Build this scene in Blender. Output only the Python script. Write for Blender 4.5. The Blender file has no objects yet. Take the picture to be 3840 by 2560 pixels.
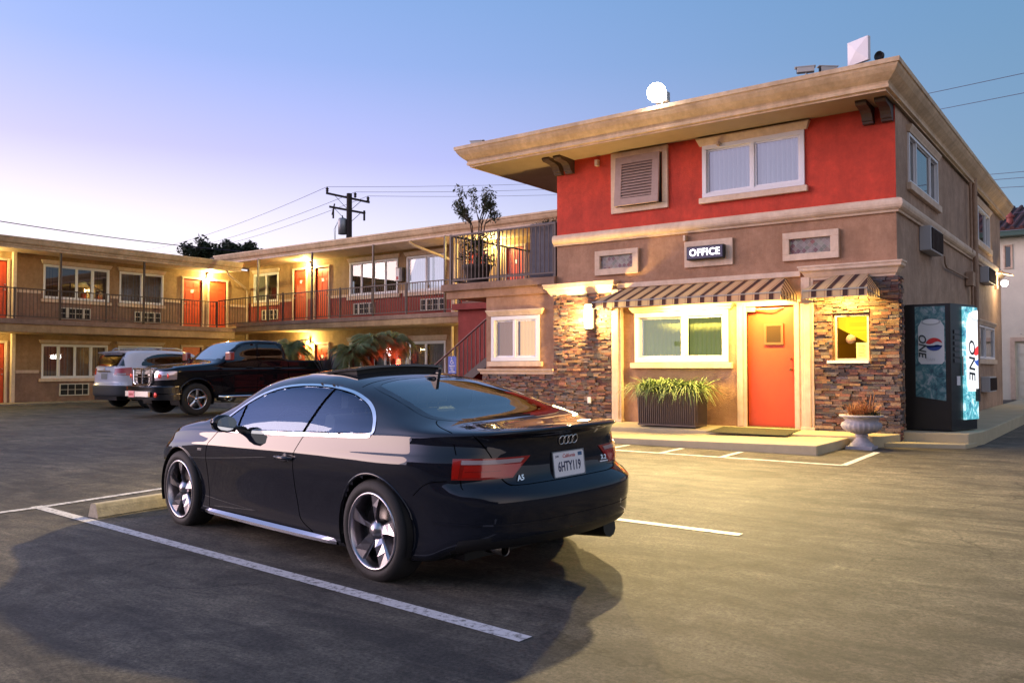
import bpy, bmesh, math, random
from mathutils import Vector, Matrix
from mathutils.bvhtree import BVHTree
rnd = random.Random(7)
S = bpy.context.scene
COL = S.collection
PI = math.pi
def R(d): return math.radians(d)

# ---------------------------------------------------------------- materials
MATS = {}
def mat(name, col, rough=0.6, metal=0.0, noise=0.0, nscale=8.0, bump=0.0, bscale=60.0, bdist=0.01,
        streak=0.0, coat=0.0, emit=None, estr=0.0, spec=0.5, col2=None, attr=False, detail=4.0, crough=0.03):
    if name in MATS: return MATS[name]
    m = bpy.data.materials.new(name); m.use_nodes = True
    nt = m.node_tree; n = nt.nodes; l = nt.links
    b = n['Principled BSDF']
    b.inputs['Roughness'].default_value = rough
    b.inputs['Metallic'].default_value = metal
    b.inputs['Specular IOR Level'].default_value = spec
    b.inputs['Coat Weight'].default_value = coat
    b.inputs['Coat Roughness'].default_value = crough
    c = (*col, 1.0)
    b.inputs['Base Color'].default_value = c
    tc = n.new('ShaderNodeTexCoord')
    src = None
    if attr:
        at = n.new('ShaderNodeAttribute'); at.attribute_name = 'Col'; src = at.outputs['Color']
    if noise > 0 or col2:
        nz = n.new('ShaderNodeTexNoise'); nz.inputs['Scale'].default_value = nscale
        nz.inputs['Detail'].default_value = detail; nz.inputs['Roughness'].default_value = 0.65
        l.new(tc.outputs['Object'], nz.inputs['Vector'])
        if attr:
            mx = n.new('ShaderNodeMixRGB'); mx.blend_type = 'MULTIPLY'; mx.inputs[0].default_value = 1.0
            rp = n.new('ShaderNodeValToRGB')
            rp.color_ramp.elements[0].position = 0.3; rp.color_ramp.elements[1].position = 0.7
            rp.color_ramp.elements[0].color = (1-noise, 1-noise, 1-noise, 1); rp.color_ramp.elements[1].color = (1, 1, 1, 1)
            l.new(nz.outputs['Fac'], rp.inputs[0]); l.new(src, mx.inputs[1]); l.new(rp.outputs[0], mx.inputs[2]); src = mx.outputs[0]
        else:
            rp = n.new('ShaderNodeValToRGB')
            rp.color_ramp.elements[0].position = 0.32; rp.color_ramp.elements[1].position = 0.68
            c0 = col2 if col2 else tuple(v*(1-noise) for v in col)
            rp.color_ramp.elements[0].color = (*c0, 1); rp.color_ramp.elements[1].color = c
            l.new(nz.outputs['Fac'], rp.inputs[0]); src = rp.outputs[0]
    if streak > 0 and src:
        for sc_, amt, lo_, hi_ in (((5, 5, .6), streak*.22, .42, .62), ((1.3, 1.3, 1.0), streak*.9, .38, .62), ((9, 9, 9), streak*.5, .38, .62)):
            mp = n.new('ShaderNodeMapping'); mp.inputs['Scale'].default_value = sc_; l.new(tc.outputs['Object'], mp.inputs['Vector'])
            sn = n.new('ShaderNodeTexNoise'); sn.inputs['Scale'].default_value = 1.0; sn.inputs['Detail'].default_value = 7; sn.inputs['Roughness'].default_value = .7; l.new(mp.outputs[0], sn.inputs['Vector'])
            sr_ = n.new('ShaderNodeValToRGB'); sr_.color_ramp.elements[0].position = lo_; sr_.color_ramp.elements[1].position = hi_; k_ = 1-amt; sr_.color_ramp.elements[0].color = (k_, k_*.97, k_*.94, 1); sr_.color_ramp.elements[1].color = (1.05, 1.05, 1.05, 1)
            l.new(sn.outputs['Fac'], sr_.inputs[0]); sm_ = n.new('ShaderNodeMixRGB'); sm_.blend_type = 'MULTIPLY'; sm_.inputs[0].default_value = 1; l.new(src, sm_.inputs[1]); l.new(sr_.outputs[0], sm_.inputs[2]); src = sm_.outputs[0]
    if src: l.new(src, b.inputs['Base Color'])
    if bump > 0:
        bn = n.new('ShaderNodeTexNoise'); bn.inputs['Scale'].default_value = bscale; bn.inputs['Detail'].default_value = 5.0
        l.new(tc.outputs['Object'], bn.inputs['Vector'])
        bp = n.new('ShaderNodeBump'); bp.inputs['Strength'].default_value = bump; bp.inputs['Distance'].default_value = bdist
        l.new(bn.outputs['Fac'], bp.inputs['Height']); l.new(bp.outputs[0], b.inputs['Normal'])
    if emit:
        b.inputs['Emission Color'].default_value = (*emit, 1); b.inputs['Emission Strength'].default_value = estr
    MATS[name] = m
    return m

def glass_mat(name, tint, ior=1.5, rough=0.0, refl=(1, 1, 1), boost=0.0):
    m = bpy.data.materials.new(name); m.use_nodes = True
    nt = m.node_tree; n = nt.nodes; l = nt.links; n.clear()
    o = n.new('ShaderNodeOutputMaterial'); mx = n.new('ShaderNodeMixShader')
    t = n.new('ShaderNodeBsdfTransparent'); t.inputs[0].default_value = (*tint, 1)
    g = n.new('ShaderNodeBsdfGlossy'); g.inputs['Roughness'].default_value = rough; g.inputs[0].default_value = (*refl, 1)
    f = n.new('ShaderNodeFresnel'); f.inputs[0].default_value = ior
    a = n.new('ShaderNodeMath'); a.operation = 'ADD'; a.inputs[1].default_value = boost; a.use_clamp = True
    l.new(f.outputs[0], a.inputs[0]); l.new(a.outputs[0], mx.inputs[0])
    l.new(t.outputs[0], mx.inputs[1]); l.new(g.outputs[0], mx.inputs[2]); l.new(mx.outputs[0], o.inputs[0])
    MATS[name] = m
    return m

STUCCO = dict(streak=.22, bump=0.9, bscale=55, bdist=0.012)
M_red = mat('red_stucco', (.68, .062, .030), .8, noise=.22, nscale=3, **STUCCO)
M_tan = mat('tan_stucco', (.46, .265, .165), .85, noise=.22, nscale=2.5, **STUCCO)
M_tanw = mat('tan_stucco_wing', (.50, .32, .165), .85, noise=.25, nscale=2.0, **STUCCO)
M_brown = mat('brown_stucco', (.33, .205, .15), .85, noise=.22, nscale=2.5, **STUCCO)
M_redw = mat('dull_red_stucco', (.36, .060, .045), .85, noise=.2, nscale=3, **STUCCO)
M_grayside = mat('side_stucco', (.47, .32, .23), .85, noise=.2, nscale=2.5, **STUCCO)
M_cream = mat('cream_trim', (.72, .56, .43), .7, streak=.12, noise=.12, nscale=5, bump=.15, bscale=90, bdist=.004)
M_cornice = mat('cornice_paint', (.74, .54, .34), .6, streak=.25, noise=.15, nscale=2, bump=.1, bscale=40, bdist=.005)
M_vinyl = mat('white_vinyl', (.78, .76, .78), .35, noise=.05, nscale=12)
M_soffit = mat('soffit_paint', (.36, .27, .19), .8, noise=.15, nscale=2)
M_roof = mat('flat_roof', (.12, .10, .09), .9, noise=.3, nscale=3)
M_door = mat('red_door_paint', (.62, .072, .022), .45, noise=.12, nscale=6, bump=.05, bscale=30)
M_darkbrown = mat('dark_brown_paint', (.075, .045, .035), .6, noise=.25, nscale=10, bump=.2, bscale=50)
M_shutter = mat('shutter_paint', (.42, .29, .25), .65, noise=.15, nscale=10)
M_rail = mat('rail_paint', (.085, .052, .042), .5, noise=.2, nscale=20)
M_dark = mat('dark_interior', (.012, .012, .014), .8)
M_black = mat('black_plastic', (.012, .012, .013), .45, bump=.1, bscale=200, bdist=.001)
M_rubber = mat('tyre_rubber', (.022, .021, .021), .75, noise=.3, nscale=40, bump=.2, bscale=120, bdist=.002)
M_conc = mat('concrete', (.50, .46, .38), .85, noise=.28, nscale=3.0, bump=.3, bscale=80, bdist=.004, detail=8)
M_kerb = mat('kerb_concrete', (.30, .25, .19), .85, noise=.5, nscale=5.0, bump=.4, bscale=60, bdist=.006, detail=8)
M_brass = mat('brass', (.75, .52, .2), .25, 1.0)
M_steel = mat('brushed_steel', (.55, .55, .56), .3, 1.0)
M_galv = mat('galvanised', (.33, .34, .36), .5, .6, noise=.2, nscale=10)
M_stone = mat('ledgestone', (.3, .2, .15), .8, attr=True, noise=.45, nscale=30, bump=.6, bscale=70, bdist=.008)
M_curt = mat('curtain_cloth', (.42, .36, .33), .9, noise=.2, nscale=6)
M_curtd = mat('dark_curtain_cloth', (.16, .13, .14), .9, noise=.2, nscale=6)
M_blind = mat('vertical_blind', (.60, .55, .52), .6)
G_win = glass_mat('window_glass', (.75, .8, .8), 1.45, 0.0, boost=.03)
G_tint = glass_mat('dark_window_glass', (.25, .27, .3), 1.5, 0.0, boost=.06)

# ---------------------------------------------------------------- mesh collector
class MB:
    def __init__(s): s.v = []; s.f = []; s.mi = []; s.col = []; s.sm = []
    def add(s, vs, fs, mi=0, col=None, smooth=False):
        o = len(s.v); s.v += [tuple(p) for p in vs]
        for f in fs:
            s.f.append([i+o for i in f]); s.mi.append(mi); s.col.append(col); s.sm.append(smooth)
        return s
    def box(s, x0, x1, y0, y1, z0, z1, mi=0, col=None):
        if x0 > x1: x0, x1 = x1, x0
        if y0 > y1: y0, y1 = y1, y0
        if z0 > z1: z0, z1 = z1, z0
        v = [(x0,y0,z0),(x1,y0,z0),(x1,y1,z0),(x0,y1,z0),(x0,y0,z1),(x1,y0,z1),(x1,y1,z1),(x0,y1,z1)]
        return s.add(v, [(0,3,2,1),(4,5,6,7),(0,1,5,4),(1,2,6,5),(2,3,7,6),(3,0,4,7)], mi, col)
    def prism(s, poly, ax, a, b, mi=0, smooth=False):
        # extrude a 2-D polygon along axis ax ('x','y','z') from a to b
        def P(p, t):
            if ax == 'x': return (t, p[0], p[1])
            if ax == 'y': return (p[0], t, p[1])
            return (p[0], p[1], t)
        n = len(poly); v = [P(p, a) for p in poly]+[P(p, b) for p in poly]
        f = [(i, (i+1) % n, (i+1) % n+n, i+n) for i in range(n)]
        s.add(v, f, mi, smooth=smooth); s.add(v, [tuple(range(n))[::-1], tuple(range(n, 2*n))], mi); return s
    def tube(s, pts, r, n=8, mi=0, cap=True, smooth=True, squash=None):
        pts = [Vector(p) for p in pts]; rs = r if isinstance(r, (list, tuple)) else [r]*len(pts)
        v = []; up = Vector((0, 0, 1))
        for i, p in enumerate(pts):
            d = (pts[min(i+1, len(pts)-1)]-pts[max(i-1, 0)])
            if d.length < 1e-9: d = Vector((0, 0, 1))
            d.normalize(); u = up if abs(d.z) < .95 else Vector((1, 0, 0))
            a = d.cross(u).normalized(); b = a.cross(d)
            for k in range(n):
                t = 2*PI*(k+.5)/n; v.append(p+(a*math.cos(t)+b*math.sin(t))*rs[i])
        f = []
        for i in range(len(pts)-1):
            for k in range(n):
                f.append((i*n+k, i*n+(k+1) % n, (i+1)*n+(k+1) % n, (i+1)*n+k))
        s.add(v, f, mi, smooth=smooth)
        if cap: s.add(v, [tuple(range(n))[::-1], tuple(range((len(pts)-1)*n, len(pts)*n))], mi)
        return s
    def lathe(s, prof, n=24, c=(0, 0, 0), mi=0, ax='z', smooth=True, flute=None):
        v = []
        for j, (r, z) in enumerate(prof):
            for k in range(n):
                t = 2*PI*k/n; rr = r
                if flute: rr = r*(1+flute(j, t))
                a, b = rr*math.cos(t), rr*math.sin(t)
                if ax == 'z': v.append((c[0]+a, c[1]+b, c[2]+z))
                elif ax == 'y': v.append((c[0]+a, c[1]+z, c[2]+b))
                else: v.append((c[0]+z, c[1]+a, c[2]+b))
        f = []
        for j in range(len(prof)-1):
            for k in range(n):
                f.append((j*n+k, j*n+(k+1) % n, (j+1)*n+(k+1) % n, (j+1)*n+k))
        return s.add(v, f, mi, smooth=smooth)
    def quad(s, a, b, c, d, mi=0): return s.add([a, b, c, d], [(0, 1, 2, 3)], mi)
    def build(s, name, mats, parent=None, world=True, bevel=0.0, smooth=None, fix=True):
        me = bpy.data.meshes.new(name)
        off = Vector((0, 0, 0))
        if parent is not None and world:
            off = WORLD.get(parent.name, Vector((0, 0, 0)))
        me.from_pydata([(p[0]-off[0], p[1]-off[1], p[2]-off[2]) for p in s.v], [], s.f)
        if not isinstance(mats, (list, tuple)): mats = [mats]
        for m in mats: me.materials.append(m)
        for i, p in enumerate(me.polygons):
            p.material_index = s.mi[i]; p.use_smooth = s.sm[i] if smooth is None else smooth
        if any(c is not None for c in s.col):
            at = me.color_attributes.new('Col', 'FLOAT_COLOR', 'CORNER')
            for i, p in enumerate(me.polygons):
                c = s.col[i] or (1, 1, 1)
                for li in p.loop_indices: at.data[li].color = (*c, 1)
        if fix:
            bm = bmesh.new(); bm.from_mesh(me)
            bmesh.ops.recalc_face_normals(bm, faces=bm.faces); bm.to_mesh(me); bm.free()
        o = bpy.data.objects.new(name, me); COL.objects.link(o)
        if parent is not None: o.parent = parent; WORLD[o.name] = off
        else: WORLD[o.name] = Vector((0, 0, 0))
        if bevel > 0:
            b = o.modifiers.new('bevel', 'BEVEL'); b.width = bevel; b.segments = 2; b.limit_method = 'ANGLE'; b.angle_limit = R(40)
        return o
WORLD = {}
def rebase(o, base):
    """move a single-mesh thing's origin to its base point"""
    base = Vector(base)
    o.data.transform(Matrix.Translation(-base)); o.location = base; WORLD[o.name] = base
    return o
def tag(o, label=None, cat=None, group=None, kind=None):
    if label: o['label'] = label
    if cat: o['category'] = cat
    if group: o['group'] = group
    if kind: o['kind'] = kind
    return o
def thing(name, loc, label, cat, group=None, rz=0.0):
    o = bpy.data.objects.new(name, None); COL.objects.link(o); o.empty_display_size = .2
    o.location = loc; o.rotation_euler = (0, 0, rz); WORLD[o.name] = Vector(loc)
    return tag(o, label, cat, group)
def copy_tree(o, parent=None):
    c = o.copy(); COL.objects.link(c); c.parent = parent
    for ch in list(o.children): copy_tree(ch, c)
    return c

# ---------------------------------------------------------------- camera (also used to place a few far things)
CH = 1.37; YAW = R(36.69); PIT = R(1.80); FPX = 3143.0
cam = bpy.data.cameras.new('camera'); co = bpy.data.objects.new('camera', cam); COL.objects.link(co)
co.location = (0, 0, CH); co.rotation_euler = (PI/2+PIT, 0, YAW)
cam.sensor_width = 36; cam.lens = FPX/3840*36; cam.clip_end = 2000; cam.clip_start = .05
S.camera = co
_f0 = Vector((-math.sin(YAW), math.cos(YAW), 0)); _r = Vector((math.cos(YAW), math.sin(YAW), 0))
_f = _f0*math.cos(PIT)+Vector((0, 0, math.sin(PIT))); _u = Vector((0, 0, math.cos(PIT)))-_f0*math.sin(PIT)
def at(px, py, D):
    """world point D metres away (measured along the view axis) seen at photo pixel (px, py)"""
    return Vector((0, 0, CH))+(_f+_r*((px-1920)/FPX)-_u*((py-1280)/FPX))*D
def gz(y):
    if y < 3.8: return 0.0
    return .022*(y-3.8) if y < 5.6 else min(.18, .0396+.01578*(y-5.6))

# text as mesh
def text_mesh(txt, size, depth=0.002, bold=0.0, xs=1.0, italic=0.0, space=1.0):
    cu = bpy.data.curves.new('t', 'FONT'); cu.body = txt; cu.size = size; cu.extrude = depth; cu.offset = bold
    cu.align_x = 'CENTER'; cu.align_y = 'CENTER'; cu.shear = italic; cu.space_character = space; cu.resolution_u = 3
    o = bpy.data.objects.new('t', cu); COL.objects.link(o)
    dg = bpy.context.evaluated_depsgraph_get(); dg.update()
    me = bpy.data.meshes.new_from_object(o.evaluated_get(dg))
    bpy.data.objects.remove(o)
    me.transform(Matrix.Diagonal((xs, 1, 1, 1)))
    return me
def text_obj(name, txt, size, m, M, parent, **k):
    """M: matrix in the parent's local space; text lies in its XY plane"""
    me = text_mesh(txt, size, **k); me.transform(M); me.name = name
    me.materials.clear(); me.materials.append(m)
    o = bpy.data.objects.new(name, me); COL.objects.link(o)
    o.parent = parent; return o
def MX(loc, xdir, ydir):
    x = Vector(xdir).normalized(); y = Vector(ydir).normalized(); z = x.cross(y)
    m = Matrix((x, y, z)).transposed().to_4x4(); m.translation = Vector(loc); return m
def wl(parent, p):  # world point -> local of unrotated parent
    return Vector(p)-WORLD[parent.name]
# ---------------------------------------------------------------- wall faces with openings, windows, doors
class Face:
    """a vertical wall plane: 'y' faces -Y at y=c, 'x' faces +X at x=c; u runs along it, d stands proud of it"""
    def __init__(s, ax, c): s.ax = ax; s.c = c
    def P(s, u, z, d=0): return (u, s.c-d, z) if s.ax == 'y' else (s.c+d, u, z)
    def box(s, mb, u0, u1, z0, z1, d0, d1, mi=0, col=None):
        a = s.P(u0, z0, d0); b = s.P(u1, z1, d1); return mb.box(a[0], b[0], a[1], b[1], a[2], b[2], mi, col)
def wall(F, name, u0, u1, z0, z1, holes, m, parent, reveal=.14, back=True):
    mb = MB(); us = sorted({u0, u1, *[h[0] for h in holes], *[h[1] for h in holes]}); zs = sorted({z0, z1, *[h[2] for h in holes], *[h[3] for h in holes]})
    us = [u for u in us if u0 <= u <= u1]; zs = [z for z in zs if z0 <= z <= z1]
    for i in range(len(us)-1):
        for j in range(len(zs)-1):
            cu, cz = (us[i]+us[i+1])/2, (zs[j]+zs[j+1])/2
            if any(h[0] < cu < h[1] and h[2] < cz < h[3] for h in holes): continue
            mb.quad(F.P(us[i], zs[j]), F.P(us[i+1], zs[j]), F.P(us[i+1], zs[j+1]), F.P(us[i], zs[j+1]))
            if back: mb.quad(F.P(us[i], zs[j], -reveal), F.P(us[i+1], zs[j], -reveal), F.P(us[i+1], zs[j+1], -reveal), F.P(us[i], zs[j+1], -reveal))
    for h in list(holes):
        a = [(h[0], h[2]), (h[1], h[2]), (h[1], h[3]), (h[0], h[3])]
        for k in range(4):
            p, q = a[k], a[(k+1) % 4]
            mb.quad(F.P(*p), F.P(*q), F.P(*q, -reveal), F.P(*p, -reveal))
    return mb.build(name, m, parent, fix=False)
def pleats(F, u0, u1, z0, z1, d, amp, wl_, m, parent, name='curtain', flat=False):
    mb = MB(); n = max(4, int((u1-u0)/wl_*6)); vs = []
    for i in range(n+1):
        u = u0+(u1-u0)*i/n
        w = amp*math.sin(2*PI*(u-u0)/wl_)+.4*amp*math.sin(2*PI*(u-u0)/wl_*.37+1) if not flat else amp*(((u-u0)/wl_) % 1.0)
        vs += [F.P(u, z0, d+w), F.P(u, z1, d+w*.7)]
    mb.add(vs, [(2*i, 2*i+2, 2*i+3, 2*i+1) for i in range(n)], smooth=not flat)
    return mb.build(name, m, parent, fix=False)
def window(F, parent, u0, u1, z0, z1, panes, fill='curtain', hdr=None, sill=None, fw=.055, fm=None, glass=None, d=0.02, trimm=None, cm=None, room=.45):
    """panes: list of (ua, ub) glazed panes; fill per pane: curtain / blind / open / dark"""
    fm = fm or M_vinyl; trimm = trimm or M_cream
    mb = MB()
    F.box(mb, u0, u1, z1-fw, z1, -.07, d+.012); F.box(mb, u0, u1, z0, z0+fw, -.07, d+.016)
    F.box(mb, u0, u0+fw, z0+fw, z1-fw, -.07, d+.012); F.box(mb, u1-fw, u1, z0+fw, z1-fw, -.07, d+.012)
    cuts = [(panes[i][1]+panes[i+1][0])/2 for i in range(len(panes)-1)]
    for c in cuts: F.box(mb, c-fw*.42, c+fw*.42, z0+fw, z1-fw, -.065, d)
    fr = mb.build('window', fm, parent, bevel=.004)
    eds = [u0+fw]+cuts+[u1-fw]
    fills = fill if isinstance(fill, (list, tuple)) else [fill]*len(panes)
    for i in range(len(eds)-1):
        a, b = eds[i]+(fw*.42 if i else 0), eds[i+1]-(fw*.42 if i < len(eds)-2 else 0)
        f2 = fw*.45; mb = MB()   # sash
        dd = -.012 if i % 2 else -.034
        F.box(mb, a, b, z1-fw-f2, z1-fw, dd-.02, dd+.012); F.box(mb, a, b, z0+fw, z0+fw+f2, dd-.02, dd+.012)
        F.box(mb, a, a+f2, z0+fw+f2, z1-fw-f2, dd-.02, dd+.012); F.box(mb, b-f2, b, z0+fw+f2, z1-fw-f2, dd-.02, dd+.012)
        mb.build('sash', fm, fr)
        mb = MB(); mb.quad(F.P(a+f2, z0+fw+f2, dd), F.P(b-f2, z0+fw+f2, dd), F.P(b-f2, z1-fw-f2, dd), F.P(a+f2, z1-fw-f2, dd))
        mb.build('pane', (glass[i] if isinstance(glass, list) else glass) or G_win, fr, fix=False)
        k = fills[i]
        if k == 'curtain': pleats(F, a, b, z0, z1, -.17, .02, .11, cm or M_curt, fr)
        elif k == 'darkcurtain': pleats(F, a, b, z0, z1, -.17, .02, .10, M_curtd, fr)
        elif k == 'browncurtain': pleats(F, a, b, z0, z1, -.17, .02, .13, mat('lit_brown_curtain', (.45, .22, .10), .8, emit=(.75, .34, .10), estr=.22), fr)
        elif k == 'halfcurtain': pleats(F, a, a+(b-a)*.55, z0, z1, -.17, .02, .10, M_curtd, fr)
        elif k == 'blind': pleats(F, a, b, z0, z1, -.15, .03, .085, cm or M_blind, fr, 'blind', flat=True)
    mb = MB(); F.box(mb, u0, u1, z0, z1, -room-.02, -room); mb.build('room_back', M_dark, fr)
    if hdr:
        z2, z3, e = hdr; mb = MB(); prof = [(0, z2), (.045, z2), (.055, z2+.03), (.09, z3-.02), (.09, z3), (0, z3)]
        vs = []
        for s_, uu in ((-1, u0), (1, u1)):
            for (dd, z) in prof: vs.append(F.P(uu+s_*(e*(.45+.55*(z-z2)/(z3-z2))), z, dd))
        n = len(prof); mb.add(vs, [(i, (i+1) % n, (i+1) % n+n, i+n) for i in range(n)]+[tuple(range(n))[::-1], tuple(range(n, 2*n))])
        mb.build('header_trim', trimm, fr)
    if sill:
        z2, z3, e = sill; mb = MB(); F.box(mb, u0-e, u1+e, z2, z3, -.01, .075); mb.build('sill', trimm, fr, bevel=.008)
    return fr
def panel_door(F, parent, u0, u1, z0, z1, knob_right=True, card=True, m=None, plain=False, frame=(.09, .09)):
    m = m or M_door; mb = MB(); F.box(mb, u0, u1, z0, z1, -.09, -.05)
    leaf = mb.build('door', m, parent)
    if not plain:
        w = u1-u0; mb = MB()
        for (a, b, c, e) in ((.12, .45, .82, .94), (.55, .88, .82, .94), (.12, .45, .47, .78), (.55, .88, .47, .78), (.12, .45, .08, .42), (.55, .88, .08, .42)):
            ua, ub, za, zb = u0+w*a, u0+w*b, z0+(z1-z0)*c, z0+(z1-z0)*e
            F.box(mb, ua, ub, za, zb, -.052, -.045); F.box(mb, ua+.025, ub-.025, za+.025, zb-.025, -.046, -.038)
        mb.build('raised_panel', m, leaf, bevel=.004)
    k = u1-.07 if knob_right else u0+.07
    mb = MB()
    for zz, r in ((.96, .028), (1.14, .022)):
        p = F.P(k, z0+zz, -.05); q = F.P(k, z0+zz, 0.0); mb.tube([p, q], [.014, .014], 8); mb.tube([q, F.P(k, z0+zz, .03)], [r, r*.7], 10)
    mb.build('door_handle', M_brass if plain else M_steel, leaf)
    if card:
        mb = MB(); F.box(mb, (u0+u1)/2-.06, (u0+u1)/2+.06, z1-.55, z1-.42, -.048, -.034); mb.build('room_plate', M_vinyl, leaf)
    fl, fr_ = frame; mb = MB()
    F.box(mb, u0-fl, u0, z0-.02, z1+.08, -.09, .035); F.box(mb, u1, u1+fr_, z0-.02, z1+.08, -.09, .035)
    F.box(mb, u0, u1, z1, z1+.08, -.09, .033); F.box(mb, u0-fl*.75, u0-fl*.35, z0, z1+.05, .035, .05); F.box(mb, u1+fr_*.35, u1+fr_*.75, z0, z1+.05, .035, .05)
    mb.build('door_frame', M_cream, leaf, bevel=.006)
    return leaf
def wall_ac(F, parent, u0, u1, z0, z1, style):
    """through-wall air conditioner with a white gridded cover"""
    mb = MB(); F.box(mb, u0, u1, z0, z1, -.02, .02); a = mb.build('air_conditioner', M_dark, parent)
    mb = MB(); w = .035; d0, d1 = .02, .05
    F.box(mb, u0-w, u1+w, z1, z1+w, 0, d1); F.box(mb, u0-w, u1+w, z0-w, z0, 0, d1); F.box(mb, u0-w, u0, z0, z1, 0, d1); F.box(mb, u1, u1+w, z0, z1, 0, d1)
    L = u1-u0; F.box(mb, u0, u1, (z0+z1)/2-.008, (z0+z1)/2+.008, d0, d1-.012)
    if style == 'triple':
        for f in (.22, .78): F.box(mb, u0+L*f-.04, u0+L*f+.04, z0, z1, d0, d1-.006)
        F.box(mb, u0+L*.5-.008, u0+L*.5+.008, z0, z1, d0, d1-.010)
    else:
        for f in (.27, .53, .8): F.box(mb, u0+L*f-.009, u0+L*f+.009, z0, z1, d0, d1-.010)
    mb.build('grille', mat('ac_cover', (.62, .56, .48), .5), a)
    return a
def ledgestone(F, name, u0, u1, z0, z1, d, parent, holes=(), ends=(True, True), seed=1):
    g = random.Random(seed); mb = MB(); z = z0
    pal = [(.28,.13,.09), (.34,.20,.12), (.18,.13,.12), (.42,.27,.17), (.24,.10,.08), (.15,.13,.13), (.28,.20,.17), (.40,.20,.11), (.20,.16,.16), (.32,.14,.10)]
    while z < z1-.012:
        h = min(g.choice((.024, .030, .036, .042, .05)), z1-z); u = u0-g.random()*.05 if ends[0] else u0
        while u < u1-.01:
            L = g.uniform(.06, .19); a, b = max(u, u0-.0 if not ends[0] else u0-.015), min(u+L, u1+(.015 if ends[1] else 0))
            if u1-b < .05: b = u1+(g.uniform(0, .015) if ends[1] else 0)
            cu, cz = (a+b)/2, z+h/2; ok = True; segs = [(a, b)]
            for hh in holes:
                if hh[2]-.01 < cz < hh[3]+.01:
                    ns = []
                    for (p, q) in segs:
                        if q <= hh[0] or p >= hh[1]: ns.append((p, q))
                        else:
                            if p < hh[0]: ns.append((p, hh[0]))
                            if q > hh[1]: ns.append((hh[1], q))
                    segs = ns
            for (p, q) in segs:
                if q-p < .01: continue
                c = g.choice(pal); k = g.choice((.5, .65, .8, .95, 1.1))*g.uniform(.85, 1.15); c = tuple(min(.8, v*k) for v in c)
                dd = d+g.uniform(-.016, .024)
                F.box(mb, p+.0015, q-.0015, z+.001, z+h-.002, 0.0, dd, 0, c)
            u = b if b > u else u1
        z += h
    return mb.build(name, M_stone, parent, fix=False)

# ================================================================= OFFICE BUILDING
OB = (-6.1, 14.0, .30)
ob = thing('office_building', OB, 'two-storey office block with red stucco upper wall, stone piers and an orange-red office door', 'building')
FY = Face('y', 14.0); FX = Face('x', -2.96)
XL, XR, YB, ZR = -9.30, -2.96, 26.5, 5.62
# walls
winA = (-6.17, -4.36, 4.40, 5.33); win2 = (-7.54, -5.71, 1.47, 2.39); doorO = (-5.38, -4.56, .38, 2.42); payw = (-3.90, -3.38, 1.49, 2.22); shut = (-7.93, -6.93, 4.41, 5.37)
wall(FY, 'upper_wall', XL, XR, 4.0, ZR, [winA], M_red, ob)
wall(FY, 'lower_wall', XL, XR, .10, 4.0, [win2, doorO, payw], M_tan, ob)
sw1 = (14.86, 17.36, 4.41, 5.24); sw2 = (21.86, 24.28, 4.36, 5.2); sw3 = (21.86, 24.8, 1.58, 2.38)
wall(FX, 'side_wall', 14.0, YB, .10, ZR, [sw1, sw2, sw3], M_grayside, ob)
mb = MB(); mb.box(XL, XR-.004, YB-.15, YB, .1, ZR); mb.box(XL+.001, XL+.15, 14.002, YB-.151, 3.1, ZR); mb.build('rear_wall', M_grayside, ob)
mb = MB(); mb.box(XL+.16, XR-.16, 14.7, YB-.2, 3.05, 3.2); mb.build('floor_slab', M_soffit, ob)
# band course with bullnose, wrapping the corner
def molding(mb, prof, path, close=False):
    """sweep a (out, z) profile along a horizontal path of ((x,y),(nx,ny)) mitred corners"""
    n = len(prof); vs = []
    for (p, nn) in path:
        for (o_, z) in prof: vs.append((p[0]+nn[0]*o_, p[1]+nn[1]*o_, z))
    f = []
    for i in range(len(path)-1):
        for k in range(n-1): f.append((i*n+k, (i+1)*n+k, (i+1)*n+k+1, i*n+k+1))
    mb.add(vs, f, smooth=False)
    mb.add(vs[:n], [tuple(range(n))]); mb.add(vs[-n:], [tuple(range(n))[::-1]])
    return mb
bp = [(0, 3.80), (.04, 3.80), (.05, 3.83), (.075, 3.845), (.10, 3.87), (.115, 3.91), (.115, 3.95), (.10, 3.99), (.06, 4.015), (0, 4.02)]
mb = molding(MB(), bp, [((XL-.05, 14.0), (0, -1)), ((XR, 14.0), (1, -1)), ((XR, YB), (1, 0))]); mb.build('band_course', M_cream, ob)
# cornice: fascia set out in front, tight to the wall on the side
ex0, ex1, ey0, ey1 = -10.88, -2.90, 13.16, 26.9
cp = [(0, 5.47), (.0, 5.50), (.045, 5.51), (.05, 5.55), (.035, 5.57), (.05, 5.60), (.10, 5.64), (.16, 5.70), (.20, 5.76), (.215, 5.80), (.235, 5.805), (.24, 5.87), (0, 5.87)]
mb = molding(MB(), cp, [((ex0, ey1), (-1, 0)), ((ex0, ey0), (-1, -1)), ((ex1, ey0), (1, -1)), ((ex1, ey1), (1, 0))]); mb.build('cornice', M_cornice, ob)
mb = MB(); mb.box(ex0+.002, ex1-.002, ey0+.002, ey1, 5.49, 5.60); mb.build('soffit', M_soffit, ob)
mb = MB(); mb.box(ex0+.01, ex1-.01, ey0+.01, ey1, 5.62, 5.865); mb.build('roof', M_roof, ob)
# corbels under the eave
for u in (-9.30, -9.04, -3.42, -3.14):
    mb = MB(); prof = [(14.0, 5.49), (13.46, 5.49), (13.46, 5.45), (13.50, 5.42), (13.60, 5.41), (13.72, 5.40), (13.80, 5.36), (13.84, 5.31), (13.86, 5.26), (13.89, 5.26), (13.90, 5.22), (14.0, 5.22)]
    mb.prism(prof, 'x', u, u+.16); mb.build('corbel', M_darkbrown, ob, bevel=.006)
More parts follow.
